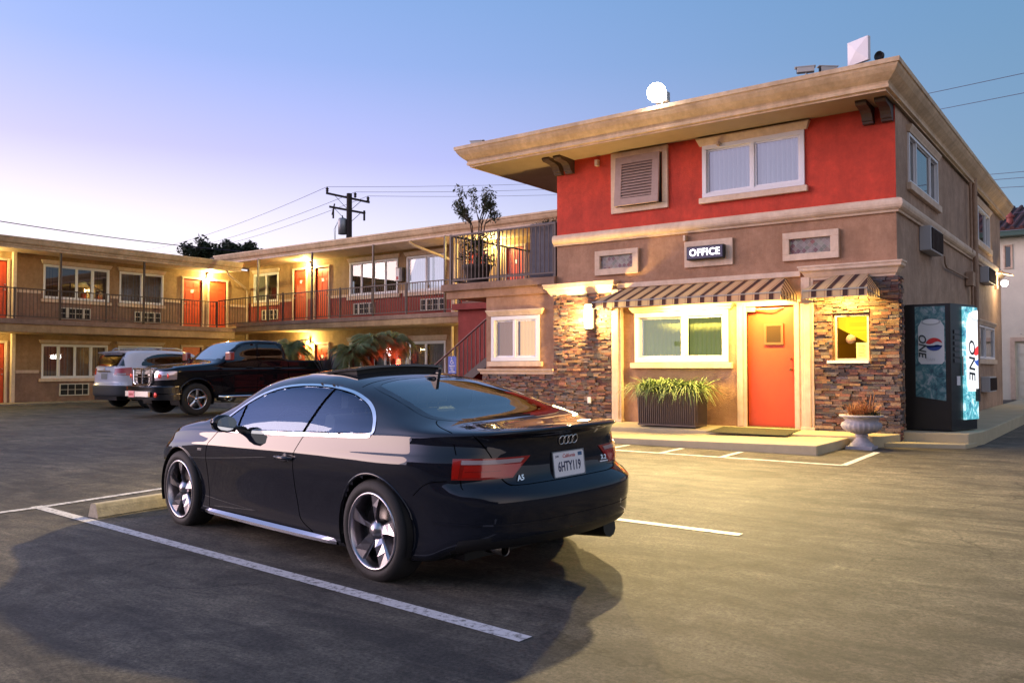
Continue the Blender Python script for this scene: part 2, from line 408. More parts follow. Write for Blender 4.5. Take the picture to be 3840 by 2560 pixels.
# shutter in its frame
mb = MB()
FY.box(mb, -8.03, -6.84, 5.36, 5.47, 0, .05); FY.box(mb, -8.03, -6.84, 4.31, 4.42, 0, .05); FY.box(mb, -8.03, -7.92, 4.42, 5.36, 0, .05); FY.box(mb, -6.95, -6.84, 4.42, 5.36, 0, .05)
sf = mb.build('shutter_frame', M_cream, ob, bevel=.006)
mb = MB()
def shz(z): return .05+.07*(5.36-z)/.94     # propped out at the foot
for (a, b, c, e) in ((-7.90, -6.98, 5.22, 5.36), (-7.90, -6.98, 4.42, 4.56), (-7.90, -7.76, 4.56, 5.22), (-7.12, -6.98, 4.56, 5.22)):
    vs = [(a, 14-shz(c)-.0, c), (b, 14-shz(c), c), (b, 14-shz(c)-.045, c), (a, 14-shz(c)-.045, c), (a, 14-shz(e), e), (b, 14-shz(e), e), (b, 14-shz(e)-.045, e), (a, 14-shz(e)-.045, e)]
    mb.add(vs, [(0,3,2,1),(4,5,6,7),(0,1,5,4),(1,2,6,5),(2,3,7,6),(3,0,4,7)])
sh = mb.build('shutter', M_shutter, ob, bevel=.004)
mb = MB()
for i in range(12):
    z = 4.585+i*.0545; y = 14-shz(z)-.02
    mb.add([(-7.77, y+.018, z+.03), (-7.11, y+.018, z+.03), (-7.11, y-.028, z-.014), (-7.77, y-.028, z-.014), (-7.77, y+.018, z+.04), (-7.11, y+.018, z+.04), (-7.11, y-.028, z-.004), (-7.77, y-.028, z-.004)],
           [(0,3,2,1),(4,5,6,7),(0,1,5,4),(1,2,6,5),(2,3,7,6),(3,0,4,7)])
mb.build('louvres', M_shutter, sh)
mb = MB(); mb.box(-7.9, -6.98, 13.997, 13.99, 4.42, 5.36); mb.build('opening', M_dark, ob)
# upstairs window
M_blindlit = mat('lit_blind', (.60, .55, .55), .6, emit=(.62, .55, .75), estr=.32)
window(FY, ob, *winA, [(-6.1, -5.3), (-5.2, -4.4)], fill='blind', hdr=(5.33, 5.46, .10), sill=(4.29, 4.39, .05), fw=.075, cm=M_blindlit)
# tile panels and sign board
def tile_panel(x0, x1, z0, z1, xi0, xi1, zi0, zi1, seed):
    mb = MB(); FY.box(mb, x0, x1, zi1, z1, 0, .06); FY.box(mb, x0, x1, z0, zi0, 0, .06); FY.box(mb, x0, xi0, zi0, zi1, 0, .06); FY.box(mb, xi1, x1, zi0, zi1, 0, .06)
    p = mb.build('tile_frame', M_cream, ob, bevel=.006)
    mb = MB(); FY.box(mb, xi0, xi1, zi0, zi1, .0, .006, col=(.42, .38, .36)); g = random.Random(seed); s_ = .088
    pal = [(.28,.24,.22), (.36,.30,.28), (.30,.12,.11), (.24,.24,.20), (.34,.26,.22), (.22,.11,.12), (.38,.36,.30)]
    nx = int((xi1-xi0)/s_)+3; nz = int((zi1-zi0)/s_)+3
    def clip(poly):
        for ax, lim, sg in ((0, xi0, 1), (0, xi1, -1), (1, zi0, 1), (1, zi1, -1)):
            out = []
            for i in range(len(poly)):
                a, b = poly[i], poly[(i+1) % len(poly)]; da, db = (a[ax]-lim)*sg, (b[ax]-lim)*sg
                if da >= 0: out.append(a)
                if da*db < 0: t = da/(da-db); out.append((a[0]+(b[0]-a[0])*t, a[1]+(b[1]-a[1])*t))
            poly = out
            if len(poly) < 3: return []
        return poly
    for i in range(-1, nx):
        for j in range(-1, nz*2):
            cx = xi0+(i+.5*(j % 2))*s_*1.414*.75; cz = zi0+j*s_*.53; h = s_*.49
            q = clip([(cx-h, cz), (cx, cz-h), (cx+h, cz), (cx, cz+h)])
            if len(q) >= 3: mb.add([FY.P(a, b, .010) for a, b in q], [tuple(range(len(q)))], 0, g.choice(pal))
    mb.build('tiles', mat('slate_tile', (.3,.3,.3), .5, attr=True, noise=.3, nscale=25), p, fix=False)
tile_panel(-8.39, -7.45, 3.15, 3.62, -8.28, -7.57, 3.27, 3.52, 3)
tile_panel(-4.73, -3.82, 3.15, 3.62, -4.62, -3.95, 3.26, 3.51, 5)
mb = MB(); FY.box(mb, -6.52, -5.61, 3.17, 3.64, 0, .04); mb.build('sign_board', M_cream, ob, bevel=.008)
# ground-floor front: window, ledge trims, piers, pilasters
M_blindg = mat('lit_office_blind', (.55, .58, .30), .6, emit=(.55, .60, .20), estr=.28)  # room light behind the blind is put in as emission
window(FY, ob, *win2, [(-7.4, -6.6), (-6.5, -5.8)], fill='blind', hdr=(2.40, 2.49, .10), sill=(1.36, 1.46, .08), fw=.085, cm=M_blindg)
ledgestone(FY, 'stone_pier', -9.32, -8.02, .22, 2.82, .085, ob, seed=11)
ledgestone(FY, 'stone_pier', -4.20, -2.93, .22, 2.80, .085, ob, holes=[(-3.93, -3.35, 1.44, 2.24)], seed=12)
Fs = Face('x', -2.96)
mb = MB(); ledgestone(FX, 'stone_return', 13.93, 14.13, .25, 2.80, .05, ob, seed=14)
capp = [(.0, 2.80), (.09, 2.80), (.10, 2.83), (.12, 2.85), (.16, 2.92), (.20, 2.95), (.205, 3.0), (.22, 3.003), (.22, 3.03), (0, 3.03)]
for (a, b) in ((-9.30, -8.10), (-4.22, -3.06)):
    mb = molding(MB(), capp, [((a, 14.12), (-1, 0)), ((a, 14.0), (-1, -1)), ((b, 14.0), (1, -1)), ((b, 14.12), (1, 0))]); 
    mb.build('pier_cap', M_cream, ob)
mb = MB(); FY.box(mb, -7.90, -4.44, 2.88, 2.97, 0, .07); mb.build('awning_trim', M_cream, ob, bevel=.006)
for (a, b) in ((-8.0, -7.79), (-4.42, -4.22)):
    mb = MB(); FY.box(mb, a, b, .30, 2.86, 0, .10); FY.box(mb, a+.05, b-.05, .30, 2.86, .10, .12); FY.box(mb, a-.012, b+.012, .30, .40, 0, .125); mb.build('pilaster', M_cream, ob, bevel=.008)
dl = panel_door(FY, ob, *doorO, knob_right=True, card=False, plain=True, frame=(.17, .12))
mb = MB(); FY.box(mb, -5.05, -4.80, 1.80, 2.08, -.05, -.03); FY.box(mb, -5.09, -5.05, 1.76, 2.12, -.05, -.022); FY.box(mb, -4.80, -4.76, 1.76, 2.12, -.05, -.022); FY.box(mb, -5.05, -4.80, 2.08, 2.12, -.05, -.022); FY.box(mb, -5.05, -4.80, 1.76, 1.80, -.05, -.022)
mb.build('peep_window', mat('bronze_frame', (.22, .12, .05), .4, .4), dl)
mb = MB(); FY.box(mb, -5.045, -4.805, 1.805, 2.075, -.031, -.026); mb.build('peep_glass', mat('amber_glass', (.05, .028, .006), .3), dl)
mb = MB(); FY.box(mb, -5.38, -5.22, 2.33, 2.41, -.05, .03); mb.tube([(-5.22, 13.97, 2.37), (-4.95, 13.93, 2.36), (-4.75, 14.04, 2.38)], .014, 6); mb.build('door_closer', M_galv, dl)
mb = MB(); FY.box(mb, -5.38, -4.56, .355, .38, -.09, .02); mb.build('threshold', M_brass, dl)
# pay window
mb = MB(); p = payw; fw = .03
FY.box(mb, p[0], p[1], p[3]-fw, p[3], -.05, .03); FY.box(mb, p[0], p[1], p[2], p[2]+fw, -.05, .03); FY.box(mb, p[0], p[0]+fw, p[2]+fw, p[3]-fw, -.05, .03); FY.box(mb, p[1]-fw, p[1], p[2]+fw, p[3]-fw, -.05, .03)
pw = mb.build('pay_window', M_cream, ob)
mb = MB(); mb.quad(FY.P(p[0], p[2], 0), FY.P(p[1], p[2], 0), FY.P(p[1], p[3], 0), FY.P(p[0], p[3], 0)); mb.build('pane', G_win, pw, fix=False)
mb = MB(); FY.box(mb, p[0]-.10, p[1]+.02, p[2]-.05, p[2]-.005, -.02, .15); mb.build('counter_ledge', M_vinyl, pw, bevel=.006)
# office room seen through it, its lamp light put into glowing walls (walls, back wall trim and desk)
M_roomy = mat('yellow_room_glow', (.75, .55, .08), .7, emit=(1.0, .70, .03), estr=1.0)
mb = MB(); mb.box(-4.35, -2.98, 16.4, 16.45, .35, 2.9); mb.box(-4.40, -4.35, 14.2, 16.4, .35, 2.9); mb.build('room_wall', M_roomy, pw)
mb = MB(); mb.box(-4.3, -2.98, 16.33, 16.39, 2.13, 2.22); mb.box(-4.3, -2.98, 16.35, 16.39, 2.05, 2.09); mb.build('room_moulding', M_roomy, pw)
mb = MB(); mb.box(-4.30, -3.5, 15.0, 15.9, .4, 1.78); mb.add([(-4.30, 15.4, 1.78), (-3.72, 15.4, 1.78), (-4.30, 15.4, 2.1), (-4.30, 15.5, 1.78), (-3.72, 15.5, 1.78), (-4.30, 15.5, 2.1)], [(0, 1, 2), (3, 5, 4), (1, 4, 5, 2)]); mb.build('desk', mat('desk_wood', (.30, .13, .02), .5), pw)
mb = MB(); mb.lathe([(0, 0), (.075, 0), (.075, .008), (0, .008)], 24, (-3.66, 13.985, 1.83), ax='y'); mb.build('speak_disc', mat('speak_disc', (.30, .17, .10), .6), pw, fix=True)
mb = MB(); FY.box(mb, -3.58, -3.41, 1.52, 1.77, .004, .007); nt_ = mb.build('notice', mat('notice_paper', (.50, .60, .25), .8), pw)
mb = MB()
for i in range(9): FY.box(mb, -3.55, -3.55+(.11 if i % 3 else .09), 1.735-i*.022, 1.741-i*.022, .007, .0085)
mb.build('notice_print', M_black, nt_)
mb = MB(); FY.box(mb, -8.53, -8.45, .69, .81, .10, .118); mb.build('outlet_box', M_vinyl, ob, bevel=.004)
mb = MB(); mb.box(-5.87, -5.83, 13.9, 13.99, 5.28, 5.36); mb.box(-8.36, -8.30, 13.9, 13.99, 5.28, 5.40); mb.box(-6.53, -6.49, 13.93, 13.99, 3.66, 3.76); mb.build('wall_bracket', M_cream, ob)
# side wall windows, trims, units and pipes
def side_window(w, fills, hz, sz):
    n = 3; a, b = w[0], w[1]; L = b-a
    return window(FX, ob, *w, [(a, a+L*.24), (a+L*.26, a+L*.72), (a+L*.74, b)], fill=fills, hdr=hz, sill=sz, fw=.045, glass=G_tint, trimm=M_cream)
side_window(sw1, ['dark', 'blind', 'dark'], (5.25, 5.36, .06), (4.28, 4.40, .10))
side_window(sw2, ['dark', 'blind', 'dark'], (5.21, 5.32, .06), (4.22, 4.35, .10))
window(FX, ob, *sw3, [(sw3[0], 23.3), (23.3, sw3[1])], fill='dark', hdr=(2.39, 2.50, .06), sill=(1.46, 1.57, .08), fw=.045, glass=G_tint)
def box_ac(y0, y1, z0, z1):
    mb = MB(); mb.box(-2.955, -2.77, y0, y1, z0, z1); a = mb.build('air_conditioner', mat('ac_case', (.42, .42, .44), .5), ob, bevel=.01)
    mb = MB(); mb.box(-2.769, -2.76, y0+.04, y1-.04, z0+.03, z1-.03, 0)
    mb.build('grille_recess', M_dark, a); mb = MB()
    for i in range(9):
        y = y0+.06+i*(y1-y0-.12)/8; mb.box(-2.765, -2.745, y-.008, y+.008, z0+.03, z1-.03)
    mb.build('grille', M_darkbrown, a)
box_ac(15.67, 16.72, 3.38, 3.80); box_ac(22.62, 23.7, 3.40, 3.78); box_ac(22.5, 23.6, .80, 1.16)
mb = MB(); mb.tube([(-2.86, 21.3, 5.75), (-2.86, 21.3, .4)], .055, 8); mb.tube([(-2.88, 20.9, 3.4), (-2.88, 20.9, .4)], .03, 8)
mb.tube([(-2.90, 17.7, 3.5), (-2.90, 17.75, 3.36), (-2.90, 17.95, 3.30), (-2.90, 20.4, 3.30)], .018, 6); mb.box(-2.94, -2.80, 20.4, 20.75, 3.15, 3.45); mb.tube([(-2.86, 20.7, 5.45), (-2.86, 20.75, 3.9)], .03, 8); mb.build('downpipe', M_grayside, ob)
# single-storey part with the small window and roof terrace
sm = (-10.98, -9.74, 1.51, 2.45)
F2 = Face('y', 14.02)
wall(F2, 'annex_wall', -11.13, XL+.0, .1, 3.05, [sm], M_brown if False else M_tan, ob)
mb = MB(); mb.box(-11.13, -10.99, 14.16, 17.2, .1, 2.88); mb.build('annex_side_wall', M_redw, ob)
M_blindo = mat('orange_lit_blind', (.65, .50, .30), .6, emit=(1.0, .55, .22), estr=.75)  # lamp light from inside put into the blind as an orange glow
window(F2, ob, *sm, [(-10.9, -10.4), (-10.35, -9.8)], fill=['browncurtain', 'blind'], hdr=(2.46, 2.58, .12), sill=(1.40, 1.50, .08), fw=.08, cm=M_blindo)
mb = MB(); lp = [(0, 1.24), (.09, 1.24), (.10, 1.29), (.13, 1.31), (.14, 1.35), (0, 1.35)]
molding(mb, lp, [((-11.13, 14.3), (-1, 0)), ((-11.13, 14.02), (-1, -1)), ((-9.34, 14.02), (0, -1))]); mb.build('ledge_trim', M_cream, ob)
ledgestone(F2, 'stone_base', -11.16, -9.32, .15, 1.24, .06, ob, seed=13)
# terrace deck
mb = MB(); mb.box(-12.22, XL, 14.0, 20.4, 2.90, 3.04); mb.box(-12.22, XL, 13.97, 14.12, 2.88, 3.05); mb.build('terrace_beam', M_tan, ob)
mb = MB(); mb.box(-12.32, XL, 13.90, 14.1, 3.05, 3.20); mb.box(-12.32, -12.1, 14.1, 20.4, 3.05, 3.20); mb.box(-12.1, XL, 14.1, 20.4, 3.05, 3.17); mb.build('terrace_deck', M_brown, ob, bevel=.01)
mb = MB()
for i in range(6): x = -10.05+i*.125; mb.box(x, x+.12, 14.12, 14.15, 3.24, 4.34)
mb.build('privacy_boards', mat('grey_boards', (.17, .16, .19), .8, noise=.3, nscale=8), ob)
# roof bits that belong to the roof
mb = MB(); mb.tube([(-8.61, 13.5, 5.86), (-8.61, 13.5, 6.06)], .03, 8); mb.tube([(-8.0, 13.5, 5.86), (-8.0, 13.5, 5.95)], .015, 6); mb.build('vent_pipe', M_galv, ob)
# ================================================================= LEFT WING (faces +X) and BACK WING (faces -Y)
XW, YBW = -30.45, 22.0
lw = thing('motel_wing', (XW, 14.0, .15), 'left two-storey motel wing with tan and brown stucco, behind the white sport utility vehicle', 'building')
LX = Face('x', XW)
Y0, Y1 = 6.5, 22.0
uw1 = (13.57, 15.9, 3.79, 4.98); uw2 = (16.29, 18.05, 3.80, 4.98); lw1 = (13.55, 15.88, 1.0, 2.2); lw2 = (16.28, 18.03, 1.0, 2.2)
dU = [(11.55, 12.41, 3.03, 4.97), (18.91, 19.74, 2.98, 4.94), (20.07, 20.88, 2.98, 4.94)]
dL = [(11.52, 12.37, .20, 2.2), (18.91, 19.74, .20, 2.2), (20.07, 20.88, .20, 2.2)]
wall(LX, 'upper_wall', Y0, Y1, 3.98, 5.5, [uw1, uw2]+dU, M_tanw, lw)
wall(LX, 'upper_wainscot', Y0, Y1, 2.75, 3.98, [uw1, uw2]+dU, M_brown, lw)
wall(LX, 'lower_wall', Y0, Y1, 1.24, 2.75, [lw1, lw2]+dL, M_tanw, lw)
wall(LX, 'lower_wainscot', Y0, Y1, .0, 1.24, [lw1, lw2]+dL, M_brown, lw)
def rails_between(F, name, z0, z1, spans, parent, m=None, d=.03):
    for a, b in spans: mb = MB(); F.box(mb, a, b, z0, z1, 0, d); mb.build(name, m or M_cream, parent)
rails_between(LX, 'chair_rail', 3.94, 4.03, [(12.72, 13.5), (15.97, 16.24), (18.1, 18.78), (21.05, 21.97)], lw)
rails_between(LX, 'chair_rail', 1.19, 1.29, [(12.72, 13.47), (15.97, 16.22), (18.1, 18.78), (21.05, 21.97)], lw)
def four(w): a, b = w[0], w[1]; L = b-a; return [(a, a+L*.24), (a+L*.26, a+L*.49), (a+L*.5, a+L*.73), (a+L*.75, b)]
def two(w): a, b = w[0], w[1]; m_ = (a+b)/2; return [(a, m_), (m_, b)]
window(LX, lw, *uw1, four(uw1), fill=['darkcurtain', 'dark', 'dark', 'darkcurtain'], hdr=(5.0, 5.13, .09), sill=(3.66, 3.77, .08), fw=.06, glass=G_tint)
window(LX, lw, *uw2, two(uw2), fill=['curtain', 'curtain'], hdr=(5.0, 5.13, .09), sill=(3.66, 3.78, .06), fw=.06)
window(LX, lw, *lw1, four(lw1), fill=['darkcurtain', 'curtain', 'curtain', 'darkcurtain'], hdr=(2.23, 2.34, .1), sill=(.89, 1.0, .08), fw=.06)
window(LX, lw, *lw2, two(lw2), fill=['darkcurtain', 'curtain'], hdr=(2.23, 2.34, .1), sill=(.89, 1.0, .08), fw=.06)
for i, d_ in enumerate(dU): panel_door(LX, lw, *d_, knob_right=(i != 1), card=(i == 1))
for i, d_ in enumerate(dL): panel_door(LX, lw, *d_, knob_right=(i != 1), card=(i == 1))
wall_ac(LX, lw, 14.18, 15.18, 3.13, 3.47, 'triple'); wall_ac(LX, lw, 16.92, 17.92, 3.13, 3.47, 'triple'); wall_ac(LX, lw, 14.2, 15.17, .42, .78, 'quad')
mb = MB(); mb.box(XW, XW+.14, 12.54, 12.66, .12, 2.6); mb.box(XW, XW+.14, 12.54, 12.66, 2.8, 5.45); mb.build('pilaster', M_cream, lw, bevel=.008)
# walkway slab and roof of the left wing
mb = MB(); mb.box(XW, -28.98, Y0, 20.3, 2.52, 2.80); mb.build('walkway_slab', M_tanw, lw, bevel=.03)
mb = MB(); mb.box(XW, -28.93, Y0, 20.3, 2.80, 2.96); mb.build('walkway_deck', M_brown, lw)
mb = MB(); mb.box(XW-7, -29.08, Y0, 20.6, 5.28, 5.34); mb.build('soffit', M_cream, lw)
mb = MB(); mb.box(XW-7, -29.10, Y0, 20.6, 5.36, 5.58); mb.build('roof', M_roof, lw)
wp = [(0, 5.25), (.02, 5.25), (.03, 5.31), (.06, 5.33), (.07, 5.37), (.13, 5.42), (.16, 5.49), (.175, 5.55), (.20, 5.555), (.20, 5.61), (0, 5.61)]
mb = molding(MB(), wp, [((-29.08, Y0), (1, 0)), ((-29.08, 20.6), (1, 0))]); mb.build('cornice', M_cornice, lw)
mb = MB(); mb.tube([(-29.3, 20.1, 5.28), (-29.3, 20.2, 5.12), (-30.3, 21.7, 4.75), (-30.36, 21.85, 4.6), (-30.36, 21.85, .2)], .045, 8); mb.build('downpipe', M_cream, lw)
for y in (7.6, 10.58, 13.56, 16.54):
    mb = MB(); mb.box(-29.2, -29.14, y-.03, y+.03, 2.96, 5.28); mb.build('post', M_rail, lw)
mb = MB(); mb.box(XW-7, XW-.16, Y0, Y1+6, .1, 5.3); mb.build('rear_volume', M_grayside, lw)

# ---- back wing
bw = thing('motel_wing', (-22.0, YBW, .2), 'back two-storey motel wing with red-lit stucco, behind the black pickup truck and the palms', 'building')
BY = Face('y', YBW)
X0, X1 = -30.44, -12.6
bu1 = (-30.1, -28.45, 4.12, 5.34); bu2 = (-24.15, -21.57, 4.10, 5.38); bu3 = (-21.14, -19.25, 4.09, 5.38)
bl1 = (-30.1, -28.45, 1.05, 2.3); bl2 = (-24.15, -21.57, 1.05, 2.33); bl3 = (-21.16, -19.25, .30, 2.32)
bd = [(-27.46, -26.70, 3.24, 5.33), (-26.13, -25.36, 3.24, 5.33), (-18.25, -17.5, 3.24, 5.33), (-16.62, -15.88, 3.24, 5.33)]
bld = [(-27.46, -26.70, .22, 2.3), (-26.13, -25.36, .22, 2.3)]
wall(BY, 'upper_wall', X0, X1, 4.12, 5.75, [bu1, bu2, bu3]+bd, M_tanw, bw)
wall(BY, 'upper_wainscot', X0, X1, 3.0, 4.12, [bu1, bu2, bu3]+bd, M_redw, bw)  # red of the light falling here is put into the wainscot colour
wall(BY, 'lower_wall', X0, X1, 0, 3.0, [bl1, bl2, bl3]+bld, M_tanw, bw)
rails_between(BY, 'chair_rail', 4.08, 4.18, [(-28.38, -27.62), (-25.22, -24.22), (-21.5, -21.2), (-19.2, -18.4), (-15.7, -13)], bw)
window(BY, bw, *bu1, two(bu1), fill=['curtain', 'dark'], hdr=(5.36, 5.50, .08), sill=(3.97, 4.09, .08), fw=.07)
M_sheer = mat('white_sheer', (.80, .76, .80), .8, emit=(.8, .74, .9), estr=.45)
window(BY, bw, *bu2, four(bu2), fill=['darkcurtain', 'dark', 'dark', 'darkcurtain'], hdr=(5.40, 5.54, .10), sill=(3.95, 4.08, .10), fw=.07, glass=[G_tint]+[glass_mat('bright_glass', (.3, .3, .33), 1.6, 0.0, boost=.16)]*2+[G_tint])
window(BY, bw, *bu3, two(bu3), fill=['blind', 'blind'], hdr=(5.40, 5.54, .10), sill=(3.95, 4.08, .10), fw=.07, cm=M_sheer)
window(BY, bw, *bl1, two(bl1), fill='curtain', hdr=(2.34, 2.5, .1), sill=(.92, 1.04, .08), fw=.07)
window(BY, bw, *bl2, four(bl2), fill=['darkcurtain', 'curtain', 'curtain', 'curtain'], hdr=(2.36, 2.52, .1), sill=(.92, 1.04, .08), fw=.07)
window(BY, bw, *bl3, two(bl3), fill=['darkcurtain', 'curtain'], hdr=(2.34, 2.52, .12), sill=None, fw=.07)
for i, d_ in enumerate(bd): panel_door(BY, bw, *d_, knob_right=(i != 0), card=True)
for i, d_ in enumerate(bld): panel_door(BY, bw, *d_, knob_right=(i != 0), card=True)
wall_ac(BY, bw, -29.45, -28.5, 3.40, 3.76, 'triple'); wall_ac(BY, bw, -23.85, -22.82, 3.42, 3.78, 'triple'); wall_ac(BY, bw, -20.4, -19.33, 3.42, 3.78, 'triple')
mb = MB(); mb.box(X0-.3, -17.3, 20.36, YBW, 2.80, 3.02); mb.build('walkway_slab', M_tanw, bw, bevel=.04)
mb = MB(); mb.box(-29.0, -17.3, 20.34, YBW, 3.02, 3.16); mb.box(-17.3, -12.3, 20.36, YBW, 3.02, 3.15); mb.box(-14.45, -12.3, 17.16, 20.36, 3.02, 3.14); mb.build('walkway_deck', M_brown, bw)
mb = MB(); mb.box(-31.0, -12.0, 20.45, 30, 5.64, 5.70); mb.build('soffit', M_cream, bw)
mb = MB(); mb.box(-31.0, -12.0, 20.47, 30, 5.72, 5.97); mb.build('roof', M_roof, bw)
wq = [(o_, z+.38) for (o_, z) in wp]
mb = molding(MB(), wq, [((-30.35, 22.2), (-1, 0)), ((-30.35, 20.50), (-1, -1)), ((-12.0, 20.50), (0, -1))]); mb.build('cornice', M_cornice, bw)
for x in (-27.72, -24.5, -21.27, -17.95):
    mb = MB(); mb.box(x-.03, x+.03, 20.42, 20.48, 3.16, 5.66); mb.build('post', M_rail, bw)
mb = MB(); mb.tube([(-19.6, 20.5, 5.62), (-19.5, 20.6, 5.5), (-18.95, 21.75, 5.12), (-18.9, 21.93, 5.0), (-18.9, 21.93, .2)], .05, 8); mb.box(-18.85, -18.7, 21.8, 22.0, 3.0, 5.65); mb.build('downpipe', M_cream, bw)
# red stair tower wall below the terrace, and the red walls of the corner
mb = MB(); mb.box(-14.45, -11.0, 17.0, 17.15, .1, 2.98); mb.box(-14.45, -14.30, 17.15, 21.98, .1, 2.98); mb.build('stair_wall', M_redw, bw)
mb = MB(); mb.box(-14.55, -12.33, 16.86, 17.02, 2.90, 3.06); mb.build('landing_edge', M_redw, bw)
# extinguisher cabinet between two windows
cb = MB(); BY.box(cb, -21.54, -21.24, 4.50, 5.0, .0, .16)
cab = cb.build('extinguisher_cabinet', mat('cabinet_grey', (.10, .09, .09), .5), None); rebase(cab, (-21.39, 22, 4.5))
tag(cab, 'small grey wall cabinet with white front between two upstairs windows', 'cabinet')
cb = MB(); BY.box(cb, -21.53, -21.36, 4.53, 4.97, .161, .17); cb.build('door', M_vinyl, cab)
cb = MB(); BY.box(cb, -21.51, -21.40, 4.56, 4.68, .171, .176); cb.build('red_label', mat('red_label', (.6, .05, .05), .5), cab)

# ---------------------------------------------------------------- railings
def railing(name, pts, z_lo, z_hi, label, sp=.115, loc=None, posts=(), group=None, r=.016):
    """pts: corner points (x, y, dz); balusters between them; posts at param (segment, t)"""
    base = Vector((pts[0][0], pts[0][1], z_lo)); t_ = thing(name, base, label, 'railing', group)
    bal = MB(); top = MB(); bot = MB()
    for i in range(len(pts)-1):
        a, b = Vector(pts[i]), Vector(pts[i+1]); L = (b-a).xy.length; n = int(L/sp); d = (b-a)/n
        u = Vector((-(b-a).y, (b-a).x, 0)).normalized()
        for (mbx, z, w, h) in ((top, z_hi, .022, .035), (bot, z_lo+.09, .016, .03)):
            vs = []
            for p in (a, b):
                for (s_, q) in ((-1, -1), (1, -1), (1, 1), (-1, 1)): vs.append(p+u*w*s_+Vector((0, 0, z+q*h/2)))
            mbx.add(vs, [(0,1,2,3),(7,6,5,4),(0,4,5,1),(1,5,6,2),(2,6,7,3),(3,7,4,0)])
        for k in range(n):
            p = a+d*(k+.5); bal.box(p.x-.008, p.x+.008, p.y-.008, p.y+.008, z_lo+.09+p.z, z_hi+p.z)
    ob_ = bal.build('balusters', M_rail, t_); top.build('top_rail', M_rail, t_); bot.build('bottom_rail', M_rail, t_)
    for (x, y, zz) in posts:
        mb = MB(); mb.box(x-.025, x+.025, y-.025, y+.025, z_lo+zz-.02, z_hi+.03+zz); mb.build('post', M_rail, t_)
    return t_
railing('walkway_railing', [(-29.1, Y0, 0), (-29.1, 19.55, 0)], 2.96, 3.96, 'brown metal railing along the upstairs walkway of the left wing', posts=[(-29.1, y, 0) for y in (9.1, 12.1, 15.1, 18.0, 19.55)])
railing('walkway_railing', [(-29.1, 19.6, -.20), (-27.0, 20.38, -.03), (-17.3, 20.38, 0), (-12.35, 20.38, 0)], 3.16, 4.21, 'brown metal railing along the upstairs walkway of the back wing',
        posts=[(-27.0, 20.38, 0), (-26.1, 20.38, 0), (-22.88, 20.38, 0), (-19.6, 20.38, 0), (-17.3, 20.38, 0)])
railing('terrace_railing', [(-12.13, 17.6, 0), (-12.13, 14.02, 0), (-9.36, 14.02, 0)], 3.20, 4.28, 'brown metal railing round the roof terrace beside the red upper wall', sp=.105, posts=[(-12.13, 14.02, 0), (-10.80, 14.02, 0), (-9.36, 14.02, 0), (-12.13, 17.6, 0)])
# ---------------------------------------------------------------- outdoor stair
st = thing('staircase', (-14.3, 16.0, .18), 'brown metal outdoor stair with red steps rising behind the small window wall', 'staircase')
x0s, z0s, n = -14.25, .18, 13; dz = .1759; dx = .255
for i in range(n-1):
    mb = MB(); x = x0s+i*dx; mb.box(x, x+dx+.03, 15.5, 16.6, z0s+(i+1)*dz-.05, z0s+(i+1)*dz); mb.box(x+.0, x+.02, 15.52, 16.58, z0s+i*dz, z0s+(i+1)*dz-.05); mb.build('step', M_redw, st)
for y in (15.46, 16.62):
    mb = MB(); e = x0s+(n-1)*dx
    mb.prism([(x0s-.05, z0s), (x0s+.05, z0s-.06), (e+.1, z0s+(n-1)*dz-.12), (e+.1, z0s+(n-1)*dz+.08), (x0s-.05, z0s+.14)], 'y', y-.02, y+.02); mb.build('stringer', M_rail, st)
mb = MB(); mb.tube([(x0s-.1, 15.46, z0s+.95), (x0s+(n-1)*dx, 15.46, z0s+.95+(n-1)*dz)], .025, 6); mb.build('handrail', mat('red_brown_rail', (.15, .045, .038), .5), st)
mb = MB()
for i in range(n*2-2):
    x = x0s+i*dx/2; z = z0s+i*dz/2; mb.box(x-.009, x+.009, 15.45, 15.47, z+.03, z+.95)
for i in (0, 8, 16, 23):
    x = x0s+i*dx/2; z = z0s+i*dz/2; mb.box(x-.02, x+.02, 15.44, 15.48, z, z+.97)
mb.build('balusters', M_rail, st)

# ---------------------------------------------------------------- assumed wing across the lot, added behind the photographer to darken reflections
ow = thing('motel_wing', (0, -17, 0), 'unseen opposite two-storey motel wing across the lot, added for dark reflections', 'building')
class FaceB(Face):
    def P(s, u, z, d=0): return (u, s.c+d, z)
OY = FaceB('y', -17.0)
ho = [(-18+k*5, -16+k*5, z, z+1.2) for k in range(8) for z in (1.0, 3.9)]
wall(OY, 'wall', -21, 24, 0, 5.6, ho, mat('far_brown_stucco', (.10, .06, .04), .9), ow, back=False)
for h in ho:
    mb = MB(); OY.box(mb, h[0], h[1], h[2], h[3], -.1, -.05); mb.build('window', M_dark, ow)
mb = MB(); mb.box(-21, 24, -17, -15.5, 2.6, 2.85); mb.build('walkway_slab', MATS['far_brown_stucco'], ow)
mb = MB(); mb.box(-21.3, 24.3, -25, -15.4, 5.5, 5.95); mb.build('roof', MATS['far_brown_stucco'], ow)
